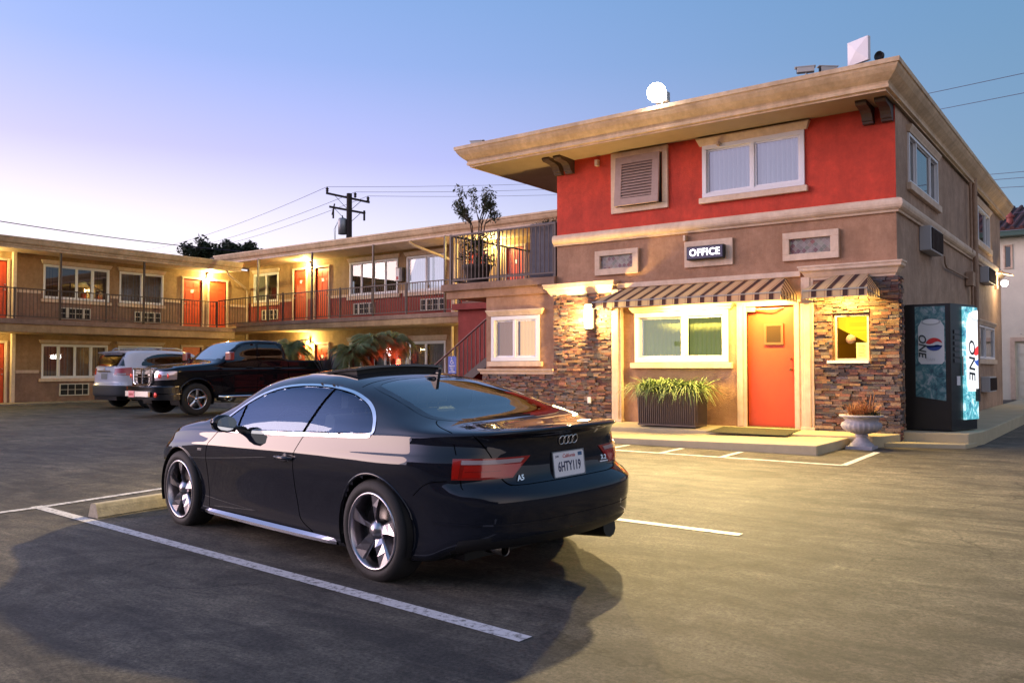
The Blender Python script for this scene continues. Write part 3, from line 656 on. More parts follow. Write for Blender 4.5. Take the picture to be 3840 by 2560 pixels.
# ================================================================= VEHICLES
def pchip(tab, x):
    n = len(tab)
    if x <= tab[0][0]: return tab[0][1]
    if x >= tab[-1][0]: return tab[-1][1]
    for i in range(n-1):
        if tab[i][0] <= x <= tab[i+1][0]: break
    def sl(k): return (tab[k+1][1]-tab[k][1])/(tab[k+1][0]-tab[k][0])
    def mder(k):
        if k == 0: return sl(0)
        if k == n-1: return sl(n-2)
        a, b = sl(k-1), sl(k)
        return 0.0 if a*b <= 0 else 2*a*b/(a+b)
    h = tab[i+1][0]-tab[i][0]; t = (x-tab[i][0])/h; m0, m1 = mder(i)*h, mder(i+1)*h
    return (2*t**3-3*t*t+1)*tab[i][1]+(t**3-2*t*t+t)*m0+(-2*t**3+3*t*t)*tab[i+1][1]+(t**3-t*t)*m1
def sstep(a, b, x):
    t = max(0, min(1, (x-a)/(b-a))); return t*t*(3-2*t)
def in_poly(p, poly):
    x, y = p; c = False; n = len(poly)
    for i in range(n):
        x1, y1 = poly[i]; x2, y2 = poly[(i+1) % n]
        if (y1 > y) != (y2 > y) and x < (x2-x1)*(y-y1)/(y2-y1)+x1: c = not c
    return c
def near_poly(p, poly):
    best = (9, None); n = len(poly)
    for i in range(n):
        ax, ay = poly[i]; bx, by = poly[(i+1) % n]; dx, dy = bx-ax, by-ay; L = dx*dx+dy*dy
        t = max(0, min(1, ((p[0]-ax)*dx+(p[1]-ay)*dy)/L)) if L else 0
        q = (ax+dx*t, ay+dy*t); d = math.hypot(p[0]-q[0], p[1]-q[1])
        if d < best[0]: best = (d, q)
    return best
def smooth_poly(pts, k=6, closed=True):
    out = []; n = len(pts)
    for i in range(n if closed else n-1):
        P = [pts[(i+j) % n] if closed else pts[max(0, min(n-1, i+j))] for j in (-1, 0, 1, 2)]
        for s_ in range(k):
            t = s_/k
            out.append(tuple(.5*((2*P[1][a])+(-P[0][a]+P[2][a])*t+(2*P[0][a]-5*P[1][a]+4*P[2][a]-P[3][a])*t*t+(-P[0][a]+3*P[1][a]-3*P[2][a]+P[3][a])*t**3) for a in range(len(pts[0]))))
    if not closed: out.append(tuple(pts[-1]))
    return out
GH = [(1, 0), (.968, .14), (.93, .28), (.888, .43), (.838, .58), (.78, .72), (.70, .83), (.59, .91), (.42, .966), (.21, .992), (0, 1)]
DK = [(1, 0), (.985, .22), (.96, .38), (.92, .52), (.86, .65), (.78, .76), (.68, .85), (.55, .91), (.38, .96), (.19, .99), (0, 1)]
class Loft:
    def __init__(s, sp): s.sp = sp; s.make()
    def make(s):
        sp = s.sp; ct = smooth_poly(sp['contour'], 12, closed=False)
        acc = [0]
        for i in range(1, len(ct)): acc.append(acc[-1]+math.hypot(ct[i][0]-ct[i-1][0], ct[i][1]-ct[i-1][1]))
        s.ct, s.acc, s.L = ct, acc, acc[-1]
        st = sp.get('step', .035); n = int(s.L/st); s.stn = [s.L*i/n for i in range(n+1)]
        rows = []; s.sub = sp.get('sub', 3)
        for a in s.stn: rows.append(s.section(a))
        s.rows = rows; m = len(rows[0]); s.m = m
        V = []; F = []
        for r in rows: V += r
        for r in rows: V += [(p[0], -p[1], p[2]) for p in r]
        N = len(rows)
        for i in range(N-1):
            for j in range(m-1):
                a, b, c, d = i*m+j, (i+1)*m+j, (i+1)*m+j+1, i*m+j+1
                F.append((a, b, c, d)); o = N*m; F.append((a+o, d+o, c+o, b+o))
        s.V = [Vector(v) for v in V]; s.F = F; s.N = N
    def cpt(s, a):
        a = max(0, min(s.L, a))
        for i in range(len(s.acc)-1):
            if s.acc[i+1] >= a: break
        t = (a-s.acc[i])/max(1e-9, s.acc[i+1]-s.acc[i]); p, q = s.ct[i], s.ct[i+1]
        return p[0]+(q[0]-p[0])*t, p[1]+(q[1]-p[1])*t
    def cnorm(s, a):
        p, q = s.cpt(a-.01), s.cpt(a+.01); d = Vector((q[0]-p[0], q[1]-p[1], 0)).normalized(); return Vector((-d.y, d.x, 0))
    def section(s, a):
        sp = s.sp; cx, cy = s.cpt(a); zb, zc, zt, zs = pchip(sp['belt'], cx), pchip(sp['crease'], cx), pchip(sp['top'], cx), pchip(sp['sill'], cx)
        lv = [(f, (zs+zz) if k == 0 else (zc+zz) if k == 1 else (zc+(zb-zc)*zz)) for (f, k, zz) in sp['levels']]
        hf = sp['haunch'](cx) if 'haunch' in sp else 0
        if hf: lv = [(f+hf*{5: .004, 6: .010, 7: .003, 8: -.010, 9: -.016, 10: -.012, 11: -.006}.get(i, 0), z) for i, (f, z) in enumerate(lv)]
        zt = max(zt, zb+.004)
        H = zt-zb; g = sstep(sp.get('g0', .07), sp.get('g1', .32), H); yb = lv[-1][0]
        gh = sp.get('gh', GH)
        for (A, B) in list(zip(gh, DK))[1:]:
            lv.append((yb*(A[0]*g+B[0]*(1-g)), zb+H*(A[1]*g+B[1]*(1-g))))
        # refine the polyline smoothly
        pts = [(sp['under'], zs-.01)]+lv
        fine = smooth_poly([(p[0], p[1]) for p in pts], s.sub, closed=False)
        wr = sstep(sp['rw'][0], sp['rw'][1], cx); wf = sstep(sp['fw'][0], sp['fw'][1], cx)
        out = []
        for (f, z) in fine:
            x = cx+wr*pchip(sp['dxr'], z)-wf*pchip(sp['dxf'], z); out.append((x, cy*max(0, f)*(1-sp.get('tail', 0)*wr*sstep(.66, .93, z)), z))
        return out
    def snap(s, test, ax, polys, tol):
        """move vertices lying close to an outline (seen along the axis not in ax) onto it"""
        a, b = ax; nrm = [Vector((0, 0, 0)) for _ in s.V]
        for f in s.F:
            n = (s.V[f[2]]-s.V[f[0]]).cross(s.V[f[3]]-s.V[f[1]])
            for i in f: nrm[i] += n
        c = 3-a-b
        for i, v in enumerate(s.V):
            if not test(v): continue
            for poly in polys:
                d, q = near_poly((v[a], v[b]), poly)
                if d < tol:
                    n = nrm[i]; da, db = q[0]-v[a], q[1]-v[b]
                    if abs(n[c]) > 1e-9:
                        v[c] -= max(-.05, min(.05, (n[a]*da+n[b]*db)/n[c]))
                    v[a], v[b] = q; break
    def classify(s, fn):
        s.cls = []
        for f in s.F:
            c = (s.V[f[0]]+s.V[f[1]]+s.V[f[2]]+s.V[f[3]])/4; s.cls.append(fn(c))
    def mesh(s, name, want, mats, parent, off=0.0, sel=None):
        vs = {}; V = []; F = []; MI = []
        for f, c in zip(s.F, s.cls):
            if c not in want: continue
            if sel and not sel((s.V[f[0]]+s.V[f[1]]+s.V[f[2]]+s.V[f[3]])/4): continue
            g = []
            for i in f:
                if i not in vs: vs[i] = len(V); V.append(s.V[i])
                g.append(vs[i])
            F.append(g); MI.append(want.index(c))
        me = bpy.data.meshes.new(name); me.from_pydata([tuple(v) for v in V], [], F)
        mats = mats if isinstance(mats, (list, tuple)) else [mats]
        for m_ in mats: me.materials.append(m_)
        for p, k in zip(me.polygons, MI): p.use_smooth = True; p.material_index = min(k, len(mats)-1)
        bm = bmesh.new(); bm.from_mesh(me); bmesh.ops.remove_doubles(bm, verts=bm.verts, dist=.0008); bmesh.ops.dissolve_degenerate(bm, dist=.0003, edges=bm.edges)
        bmesh.ops.recalc_face_normals(bm, faces=bm.faces)
        # make normals point outwards
        if bm.faces:
            tot = sum((f.normal.dot(f.calc_center_median()-Vector((1.2, 0, .6)))*f.calc_area() for f in bm.faces))
            if tot < 0: bmesh.ops.reverse_faces(bm, faces=bm.faces)
        if off:
            bm.normal_update()
            for v in bm.verts: v.co = v.co+v.normal*off
        bm.to_mesh(me); bm.free()
        o = bpy.data.objects.new(name, me); COL.objects.link(o); o.parent = parent; WORLD[o.name] = Vector((0, 0, 0)); return o
    def bvh(s, keep=None):
        F = [f for f, c in zip(s.F, s.cls) if keep is None or keep(c)]
        s.tree = BVHTree.FromPolygons([tuple(v) for v in s.V], F); return s.tree
    def hit(s, o, d):
        h = s.tree.ray_cast(Vector(o), Vector(d).normalized())
        if h[0] is None: return None, None
        n = h[1]; n = n if n.dot(Vector(d)) < 0 else -n
        return h[0], n
    def side(s, x, z, sg=1): return s.hit((x, sg*2.5, z), (0, -sg, 0))
    def topp(s, x, y): return s.hit((x, y, 3), (0, 0, -1))
    def back(s, y, z): return s.hit((-4, y, z), (1, 0, 0))
    def front(s, y, z): return s.hit((9, y, z), (-1, 0, 0))
    def around(s, a, z, sg=1):
        p = s.cpt(a); n = s.cnorm(a); h, m_ = s.hit((p[0]+n.x*.6, (p[1]+n.y*.6), z), (-n.x, -n.y, 0))
        if h is None: return None, None
        if sg < 0: h = Vector((h.x, -h.y, h.z)); m_ = Vector((m_.x, -m_.y, m_.z))
        return h, m_
    def strip(s, pts, w, off, name, m, parent, mb=None):
        """thin ribbon along surface points [(p, n), ...]"""
        own = mb is None; mb = mb or MB(); pts = [q for q in pts if q[0] is not None]; vs = []
        for i, (p, n) in enumerate(pts):
            a, b = pts[max(0, i-1)][0], pts[min(len(pts)-1, i+1)][0]; d = (b-a).normalized(); u = d.cross(n).normalized()
            vs += [p+n*off+u*w/2, p+n*off-u*w/2]
        mb.add(vs, [(2*i, 2*i+1, 2*i+3, 2*i+2) for i in range(len(pts)-1)], smooth=True)
        return mb.build(name, m, parent, world=False, fix=False) if own else mb
    def rod(s, pts, r, off, mb, squash=1.0, n=6):
        pts = [q for q in pts if q[0] is not None]; mb.tube([p+n_*off for p, n_ in pts], r, n); return mb
    def patch(s, fn, nu, nv, off, name, m, parent, thick=.012, mb=None, mi=0):
        """fn(u, v) -> (point, normal); raised shell on the surface"""
        own = mb is None; mb = mb or MB(); G = [[fn(i/nu, j/nv) for j in range(nv+1)] for i in range(nu+1)]
        vs = []; bad = False
        for layer in (off, off-thick):
            for i in range(nu+1):
                for j in range(nv+1):
                    p, n = G[i][j]
                    if p is None: p, n = G[max(0, i-1)][j] if G[max(0, i-1)][j][0] is not None else (Vector((0, 0, 0)), Vector((0, 0, 1)))
                    vs.append(p+n*layer)
        W = nv+1; f = []; f2 = []; K = (nu+1)*W
        for i in range(nu):
            for j in range(nv): f.append((i*W+j, (i+1)*W+j, (i+1)*W+j+1, i*W+j+1))
        for i in range(nu): f2 += [(i*W, (i+1)*W, (i+1)*W+K, i*W+K), (i*W+nv, (i+1)*W+nv, (i+1)*W+nv+K, i*W+nv+K)]
        for j in range(nv): f2 += [(j, j+1, j+1+K, j+K), (nu*W+j, nu*W+j+1, nu*W+j+1+K, nu*W+j+K)]
        mb.add(vs, f, mi, smooth=True); mb.add(vs, f2, mi)
        return mb.build(name, m, parent, world=False) if own else mb

def wheel(parent, x, y, z, R_, rim, width, spokes, sm, phase, name='wheel', style='blade', rim_m=None):
    sg = 1 if y > 0 else -1; T = MB(); c = (x, y, z); w = width; q = sg
    r2 = R_; pr = [(rim-.005, -w), (rim+.02, -w*1.04), (R_-.03, -w*1.05), (R_-.006, -w*.9), (R_, -w*.6), (R_, -w*.3), (R_-.004, -.5*w*.0-.02), (R_-.006, 0), (R_-.02, q*0+.0)]
    prof = [(rim-.004, -w), (R_-.045, -w), (R_-.012, -w+.02), (R_, -w+.05), (R_, -.045), (R_-.012, -.014), (R_-.04, -.001), (rim+.03, .003), (rim+.012, -.002), (rim-.002, -.012)]
    T.lathe([(r, q*t) for r, t in prof], 40, c, ax='y'); t_ = T.build('tyre', M_rubber, parent, world=False)
    rm = rim_m or mat('alloy', (.62, .62, .64), .22, 1.0); B = MB()
    B.lathe([(r, q*t) for r, t in [(rim, -.008), (rim-.004, -.001), (rim-.014, -.001), (rim-.020, -.012), (rim-.028, -.05), (rim-.035, -w+.02), (rim-.01, -w+.01)]], 40, c, ax='y')
    ri = B.build('rim', rm, parent, world=False); t_.name = 'tyre'
    Sx = MB()
    for k in range(spokes):
        a = phase+2*PI*k/spokes; ca, sa = math.cos(a), math.sin(a)
        def P(r, u, d): return (x+r*ca-u*sa, y+q*d, z+r*sa+u*ca)
        if style == 'blade':
            # twisted blade: one broad face turned to the sky and a narrow shaded flank
            sec = [(.045, -.020, .024, -.050, -.035), (.10, -.024, .026, -.040, -.012), (.16, -.030, .036, -.030, -.012), (rim-.02, -.036, .058, -.020, -.014)]
            vs = []
            for (r, ua, ub, da, db) in sec: vs += [P(r, ua, da), P(r, ub, db), P(r, ub, db-.03), P(r, ua, da-.02)]
            f = []
            for i in range(3):
                for j in range(4): f.append((i*4+j, i*4+(j+1) % 4, i*4+4+(j+1) % 4, i*4+4+j))
            Sx.add(vs, f)
            vs = [P(.05, -.021, -.05), P(rim-.02, -.036, -.02), P(rim-.02, -.052, -.035), P(.05, -.027, -.06)]
            Sx.add(vs, [(0, 1, 2, 3)])
        else:
            vs = []
            for (r, u, d, th) in ((.05, .035, -.03, .03), (.12, .030, -.022, .03), (rim-.02, .045, -.018, .03)): vs += [P(r, -u, d-.006), P(r, 0, d+.006), P(r, u, d-.006), P(r, u, d-th), P(r, -u, d-th)]
            f = []
            for i in range(2):
                for j in range(5): f.append((i*5+j, i*5+(j+1) % 5, i*5+5+(j+1) % 5, i*5+5+j))
            Sx.add(vs, f)
    Sx.build('spokes', rm, ri, world=False)
    H = MB(); H.lathe([(0, q*-.014), (.028, q*-.015), (.034, q*-.02), (.062, q*-.035), (.068, q*-.06), (.068, q*-.1), (0, q*-.1)], 24, c, ax='y'); H.build('hub', rm, ri, world=False)
    D = MB(); D.lathe([(0, q*-.105), (rim*.72, q*-.105), (rim*.72, q*-.13), (0, q*-.13)], 32, c, ax='y'); D.build('brake_disc', mat('brake_steel', (.18, .17, .16), .45, 1.0), ri, world=False)
    D = MB(); D.lathe([(0, q*-.17), (rim-.01, q*-.17)], 24, c, ax='y'); D.build('wheel_back', M_dark, ri, world=False)
    return t_, ri
def wheel_well(parent, x, z, r, y0, y1, n=20):
    mb = MB(); vs = []
    for k in range(n+1):
        a = -.35+(PI+.7)*k/n
        vs += [(x+r*math.cos(a), y0, z+r*math.sin(a)), (x+r*math.cos(a), y1, z+r*math.sin(a))]
    mb.add(vs, [(2*k, 2*k+1, 2*k+3, 2*k+2) for k in range(n)], smooth=True)
    vs = [(x, y0, z)]+[(x+r*math.cos(-.35+(PI+.7)*k/n), y0, z+r*math.sin(-.35+(PI+.7)*k/n)) for k in range(n+1)]
    mb.add(vs, [(0, k, k+1) for k in range(1, n+1)])
    return mb.build('wheel_well', M_black, parent, world=False, fix=False)
def seg_digits(): pass

# ---------------------------------------------------------------- the dark coupe
M_paint = mat('blue_black_paint', (.010, .012, .019), .35, 0.0, coat=1.0, spec=.0, crough=.01)
M_paintt = M_paint
M_chrome = mat('chrome', (.85, .85, .88), .08, 1.0)
M_alloyd = mat('grey_alloy', (.46, .44, .47), .28, 1.0)
G_car = glass_mat('coupe_glass', (.55, .62, .62), 1.5, 0.0, boost=.05, refl=(.50, .66, .92))
G_backl = glass_mat('rear_glass', (.30, .36, .34), 1.5, 0.0, boost=.10)
CAR = Vector((-3.87, 4.73, 0.0)); CRZ = math.atan2(.1205, -.9927)
car = thing('coupe', CAR, 'glossy blue-black two-door coupe parked in the foreground with its sunroof tilted open', 'car', None, CRZ)
car.rotation_euler = (Matrix.Rotation(CRZ, 4, 'Z') @ Matrix.Rotation(R(-1.26), 4, 'X')).to_euler(); car.location = (CAR.x, CAR.y, .004)
spec = dict(
    contour=[(-1.03, 0), (-1.028, .18), (-1.012, .38), (-.972, .56), (-.895, .70), (-.76, .80), (-.58, .862), (-.36, .897), (-.1, .915), (.3, .922), (.9, .925), (1.6, .925), (2.2, .922), (2.75, .912), (3.02, .888), (3.22, .84), (3.38, .75), (3.49, .61), (3.56, .42), (3.59, .2), (3.597, 0)],
    sill=[(-1.0, .30), (-.75, .26), (-.5, .19), (0, .165), (3.0, .165), (3.6, .19)],
    crease=[(-1.0, .865), (-.6, .85), (-.3, .845), (.1, .835), (.8, .805), (1.6, .785), (2.3, .77), (2.9, .74), (3.2, .70), (3.6, .58)],
    belt=[(-1.03, .985), (-.8, .972), (-.5, .965), (-.2, .962), (.1, .952), (.8, .92), (1.8, .885), (2.1, .878), (2.5, .865), (2.8, .84), (3.1, .775), (3.35, .70), (3.6, .61)],
    top=[(-1.03, 1.0), (-.9, 1.008), (-.75, 1.012), (-.55, 1.022), (-.38, 1.045), (-.2, 1.10), (0, 1.172), (.2, 1.232), (.42, 1.287), (.7, 1.330), (1.0, 1.352), (1.3, 1.353), (1.55, 1.338), (1.75, 1.308), (1.95, 1.235), (2.15, 1.145), (2.35, 1.055), (2.5, .99), (2.65, .965), (2.9, .925), (3.15, .86), (3.35, .775), (3.5, .69), (3.6, .625)],
    levels=[(.90, 0, 0), (.945, 0, .02), (.962, 0, .06), (.952, 0, .16), (.958, 0, .28), (.975, 0, .40), (.990, 1, -.13), (.999, 1, -.05), (1.0, 1, -.012), (.994, 1, .008), (.976, 2, .42), (.960, 2, .74), (.948, 2, .93), (.94, 2, 1.0)],
    tail=.055, haunch=lambda x: math.exp(-((x+.15)/.6)**2)+.8*math.exp(-((x-2.95)/.4)**2)+.25, under=.70, rw=(-.30, -.86), fw=(2.9, 3.45), g0=.06, g1=.30,
    dxr=[(.19, .15), (.26, .11), (.34, .045), (.40, .02), (.45, .018), (.47, .004), (.55, 0), (.615, .004), (.64, .03), (.665, .105), (.70, .125), (.80, .135), (.90, .13), (.95, .105), (.975, .07), (.99, .066), (1.02, .10)],
    dxf=[(.15, .12), (.3, .03), (.5, 0), (.6, .03), (.7, .13), (.8, .3)], step=.03, sub=3)
L = Loft(spec)
dlo = smooth_poly([(2.10, .878), (1.6, .886), (1.1, .900), (.6, .918), (.12, .938), (.05, .952), (.04, .98), (.11, 1.05), (.21, 1.112), (.33, 1.162), (.52, 1.210), (.80, 1.243), (1.10, 1.250), (1.38, 1.232), (1.62, 1.183), (1.85, 1.095), (2.05, .985), (2.14, .915)], 6)
bl_ = smooth_poly([(-.42, 0), (-.415, .25), (-.385, .45), (-.31, .575), (-.22, .615), (-.05, .60), (.15, .575), (.34, .555), (.42, .52), (.46, .40), (.485, .2), (.49, 0), (.485, -.2), (.46, -.40), (.42, -.52), (.34, -.555), (.15, -.575), (-.05, -.60), (-.22, -.615), (-.31, -.575), (-.385, -.45), (-.415, -.25)], 5)
ws_ = smooth_poly([(2.52, 0), (2.50, .3), (2.42, .55), (2.30, .68), (2.12, .645), (1.92, .60), (1.78, .56), (1.70, .50), (1.675, .3), (1.67, 0), (1.675, -.3), (1.70, -.50), (1.78, -.56), (1.92, -.60), (2.12, -.645), (2.30, -.68), (2.42, -.55), (2.50, -.3)], 5)
WX = 2.751; WZ = .333; AR = .362
circ = lambda cx: [(cx+AR*math.cos(t*PI/24), WZ+AR*math.sin(t*PI/24)) for t in range(48)]
L.snap(lambda v: abs(v.y) > .5 and v.z > .83 and -.1 < v.x < 2.3, (0, 2), [dlo], .014)
L.snap(lambda v: abs(v.y) < .70 and v.z > .9 and v.x < .7, (0, 1), [bl_], .015)
L.snap(lambda v: abs(v.y) < .78 and v.z > .9 and v.x > 1.5, (0, 1), [ws_], .015)
L.snap(lambda v: abs(v.y) > .6 and v.z < .72, (0, 2), [circ(0), circ(WX)], .017)
def cls(c):
    if abs(c.y) > .45 and c.z > .84 and in_poly((c.x, c.z), dlo): return 'side'
    if c.z > .9 and c.x < .8 and in_poly((c.x, c.y), bl_): return 'rear'
    if c.z > .9 and c.x > 1.5 and in_poly((c.x, c.y), ws_): return 'wind'
    if abs(c.y) > .60 and c.z < .72 and (math.hypot(c.x, c.z-WZ) < AR or math.hypot(c.x-WX, c.z-WZ) < AR): return 'hole'
    if c.x < -.62 and c.z < .36 and abs(c.y) < .78: return 'black'
    return 'body'
L.classify(cls); L.bvh()
body = L.mesh('body', ['body', 'black'], [M_paint, M_black], car)
for sgn in (1, -1): L.mesh('side_glass', ['side'], G_car, car, sel=lambda c: c.y*sgn > 0)
for k, nm, g in (('rear', 'rear_window', G_backl), ('wind', 'windscreen', G_car)): L.mesh(nm, [k], g, car)
# dark cloth lining inside
keep = L.cls[:]; L.cls = ['x' if (c == 'body' and (L.V[f[0]].z > .80) and -.55 < L.V[f[0]].x < 2.5) else 'n' for f, c in zip(L.F, L.cls)]
L.mesh('headlining', ['x'], mat('headlining', (.10, .10, .10), .9), car, off=-.022); L.cls = keep
mb = MB()
for sg in (1, -1): mb.box(-.45, 2.55, sg*.78, sg*.80, .25, .9)
mb.box(-.5, 2.6, -.78, .78, .22, .26); mb.box(-.48, -.46, -.7, .7, .26, .97); mb.box(-.46, -.12, -.62, .62, .95, .97)
mb.prism([(2.55, .3), (2.05, .3), (1.98, .62), (2.02, .84), (2.15, .90), (2.5, .92)], 'y', -.74, .74); mb.build('cabin_trim', mat('cabin_black', (.02, .02, .02), .7), car, world=False)
M_seam = mat('seam_shadow', (.003, .003, .003), 1.0, spec=0)
M_seat = mat('grey_leather', (.30, .29, .28), .5)
def seat(x, y, dz=0):
    mb = MB(); mb.prism([(x-.05, .35), (x+.45, .38), (x+.50, .50), (x+.45, .54), (x, .50)], 'y', y-.25, y+.25)
    mb.prism([(x-.06, .48), (x+.08, .50), (x-.06, 1.02+dz), (x-.12, 1.04+dz), (x-.18, 1.0+dz)], 'y', y-.24, y+.24); s_ = mb.build('seat', M_seat, car, world=False, bevel=.03)
    mb = MB(); mb.prism([(x-.18, 1.08+dz), (x-.10, 1.07+dz), (x-.11, 1.20+dz), (x-.16, 1.22+dz), (x-.20, 1.20+dz)], 'y', y-.13, y+.13); mb.tube([(x-.14, y-.06, 1.0), (x-.15, y-.06, 1.1)], .006, 5); mb.tube([(x-.14, y+.06, 1.0), (x-.15, y+.06, 1.1)], .006, 5); mb.build('headrest', M_seat, s_, world=False, bevel=.02)
seat(1.0, .37); seat(1.0, -.37); seat(.30, .35, -.14); seat(.30, -.35, -.14)
mb = MB(); n = 24; cc = Vector((1.72, .37, .86)); pts = [cc+Vector((math.sin(2*PI*k/n)*.06, math.cos(2*PI*k/n)*.18, math.sin(2*PI*k/n)*.17)) for k in range(n+1)]
mb.tube(pts, .015, 6); mb.tube([cc+Vector((0, -.17, 0)), cc+Vector((0, .17, 0))], .018, 6); mb.tube([cc, cc+Vector((.3, 0, -.1))], .025, 6); mb.build('steering_wheel', M_black, car, world=False)
# chrome round the side windows, black pillar strip, seams
for sg in (1, -1):
    pts = [L.side(x, z, sg) for x, z in dlo+dlo[:1]]
    L.strip(pts, .026, .005, 'window_chrome', M_chrome, car)
    L.strip([L.side(x, z, sg) for x, z in [(x*.985+.0165, z*.962+.0405) for x, z in dlo+dlo[:1]]], .016, .003, 'window_rubber', M_seam, car)
    L.strip([L.side(.85-.125*t, .905+.32*t, sg) for t in [i/10 for i in range(11)]], .022, .004, 'pillar_trim', M_seam, car); L.strip([L.side(1.80+.04*t, .89+.19*t, sg) for t in [i/6 for i in range(7)]], .022, .004, 'pillar_trim', M_seam, car)
    L.strip([L.side(x, z, sg) for x, z in smooth_poly([(.80, .925), (.86, .83), (.90, .72), (.915, .55), (.90, .40), (.86, .30), (.70, .235)], 6, False)], .006, .0012, 'panel_seam', M_seam, car)
    L.strip([L.side(x, z, sg) for x, z in smooth_poly([(2.06, .89), (2.14, .82), (2.21, .74), (2.25, .6), (2.26, .4), (2.24, .235)], 6, False)], .006, .0012, 'panel_seam', M_seam, car)
    L.strip([L.side(x, .232, sg) for x in [.7+1.54*i/20 for i in range(21)]], .006, .0012, 'panel_seam', M_seam, car)
    L.strip([L.side(x, z, sg) for x, z in smooth_poly([(-.62, .70), (-.50, .68), (-.39, .60)], 5, False)], .005, .0012, 'panel_seam', M_seam, car)
    # sill blade, pale metal standing in for the sky highlight on the sill
    mb = MB(); vs = []; n = 24
    for i in range(n+1):
        x = .42+1.90*i/n; t = math.sin(PI*min(1, max(0, i/n)))**.35; h, nn = L.side(x, .255, sg); y = h.y
        vs += [(x, y-sg*.004, .232+.0*t), (x, y+sg*.028*t, .205), (x, y+sg*.030*t, .185), (x, y-sg*.06, .165)]
    mb.add(vs, [(4*i+j, 4*i+4+j, 4*i+5+j, 4*i+1+j) for i in range(n) for j in range(3)], smooth=False); mb.build('sill_blade', mat('sill_highlight', (.32, .34, .40), .22, 1.0), car, world=False, fix=False)
    # door handle
    h, nn = L.side(1.01, .735, sg); y = h.y; mb = MB()
    mb.lathe([(0, 0), (.032, 0), (.034, -.004)], 20, (1.0, y+sg*.003, .737), ax='y'); hb = mb.build('handle_recess', M_black, car, world=False)
    mb = MB(); mb.tube([(.905, y+sg*.002, .732), (.925, y+sg*.030, .735), (1.0, y+sg*.038, .737), (1.09, y+sg*.030, .735), (1.115, y+sg*.002, .732)], [.012, .014, .015, .014, .012], 8); mb.build('door_handle', M_paint, car, world=False)
    # arch lips
    for cx in (0, WX):
        mb = MB(); L.rod([L.side(cx+(AR+.008)*math.cos(a), WZ+(AR+.008)*math.sin(a), sg) for a in [(-.20+(PI+.4)*i/40) for i in range(41)] if WZ+(AR+.008)*math.sin(a) > .2], .011, -.004, mb); mb.build('arch_lip', M_paint, car, world=False)
        wheel_well(car, cx, WZ, AR+.002, sg*.52, sg*.905)
    # mirrors
    mb = MB(); R8 = []
    for (yy, hz, hx, zc_) in ((.915, .045, .05, .925), (.95, .062, .085, .945), (1.0, .070, .10, .955), (1.05, .066, .095, .958), (1.09, .045, .07, .958), (1.105, .01, .03, .958)):
        R8.append([(1.74+hx*math.cos(t)*(1.0 if math.cos(t) > 0 else .35), sg*yy, zc_+hz*math.sin(t)) for t in [2*PI*k/14 for k in range(14)]])
    vs = [p for r_ in R8 for p in r_]; mb.add(vs, [(i*14+k, i*14+(k+1) % 14, (i+1)*14+(k+1) % 14, (i+1)*14+k) for i in range(5) for k in range(14)], smooth=True)
    mi_ = mb.build('wing_mirror', M_paint, car, world=False)
    mb = MB(); vs = [(1.700, sg*(1.005+.082*math.cos(t)), .955+.056*math.sin(t)) for t in [2*PI*k/20 for k in range(20)]]; mb.add(vs, [tuple(range(20))]); mb.build('mirror_glass', mat('mirror_glass', (.75, .78, .78), .02, 1.0), mi_, world=False)
    mb = MB(); mb.box(1.70, 1.82, sg*.86, sg*.94, .90, .925); mb.build('mirror_foot', M_black, mi_, world=False)
for (x, sgn) in ((0, 1), (0, -1), (WX, 1), (WX, -1)):
    w_ = bpy.data.objects.new('wheel', None); COL.objects.link(w_); w_.parent = car; WORLD['wheel'] = Vector((0, 0, 0)); WORLD[w_.name] = Vector((0, 0, 0))
    wheel(w_, x, sgn*.912, WZ, .333, .252, .23, 5, None, R(167 if x == 0 else 160), rim_m=M_alloyd)
# under-side
mb = MB(); mb.box(-.55, 3.4, -.6, .6, .17, .30); mb.box(-.25, .25, -.55, .55, .2, .5); mb.tube([(-.5, -.5, .22), (-.85, -.5, .25)], .07, 10); mb.tube([(0, -.66, WZ), (0, .66, WZ)], .03, 8); mb.tube([(WX, -.66, WZ), (WX, .66, WZ)], .03, 8)
mb.build('underbody', M_black, car, world=False)
# tail lamps wrapped round the corners
M_lens = mat('red_lens', (.34, .008, .006), .12, 0, coat=1.0, emit=(1, .03, .01), estr=.03)
M_lensd = mat('dark_red_lens', (.16, .006, .006), .12, 0, coat=1.0, emit=(1, .03, .01), estr=.04)
M_lensw = mat('clear_lens', (.42, .32, .33), .30, 0, coat=1.0)
def arc_of(fn, lo, hi):
    for _ in range(40):
        m_ = (lo+hi)/2
        if fn(L.cpt(m_)): lo = m_
        else: hi = m_
    return lo
aI = arc_of(lambda p: p[1] < .36, 0, 1.0); aI2 = arc_of(lambda p: p[1] < .52, 0, 1.0); aO = arc_of(lambda p: p[0] < -.66, 0, 2.0)
for sg in (1, -1):
    def zone(u0, u1, v0, v1):
        def fn(u, v):
            U = u0+(u1-u0)*u; Vv = v0+(v1-v0)*v; ia = aI2+(aI-aI2)*Vv; a = aO+(ia-aO)*U; z0_, z1_ = .708, .832
            return L.around(a, z0_+(z1_-z0_)*Vv, sg)
        return fn
    t_ = L.patch(zone(0, 1, 0, 1), 26, 6, .006, 'tail_lamp', M_lensd, car)
    L.patch(zone(.14, .97, .10, .66), 22, 4, .010, 'red_lens', M_lens, t_, thick=.006)
    L.patch(zone(.16, .70, .36, .40), 16, 1, .0125, 'lens_divider', M_lensd, t_, thick=.004)
    L.patch(zone(.10, .93, .72, .92), 22, 2, .010, 'clear_strip', M_lensw, t_, thick=.006)
    L.patch(zone(.01, .09, .06, .92), 4, 5, .010, 'side_lens', M_lens, t_, thick=.006)
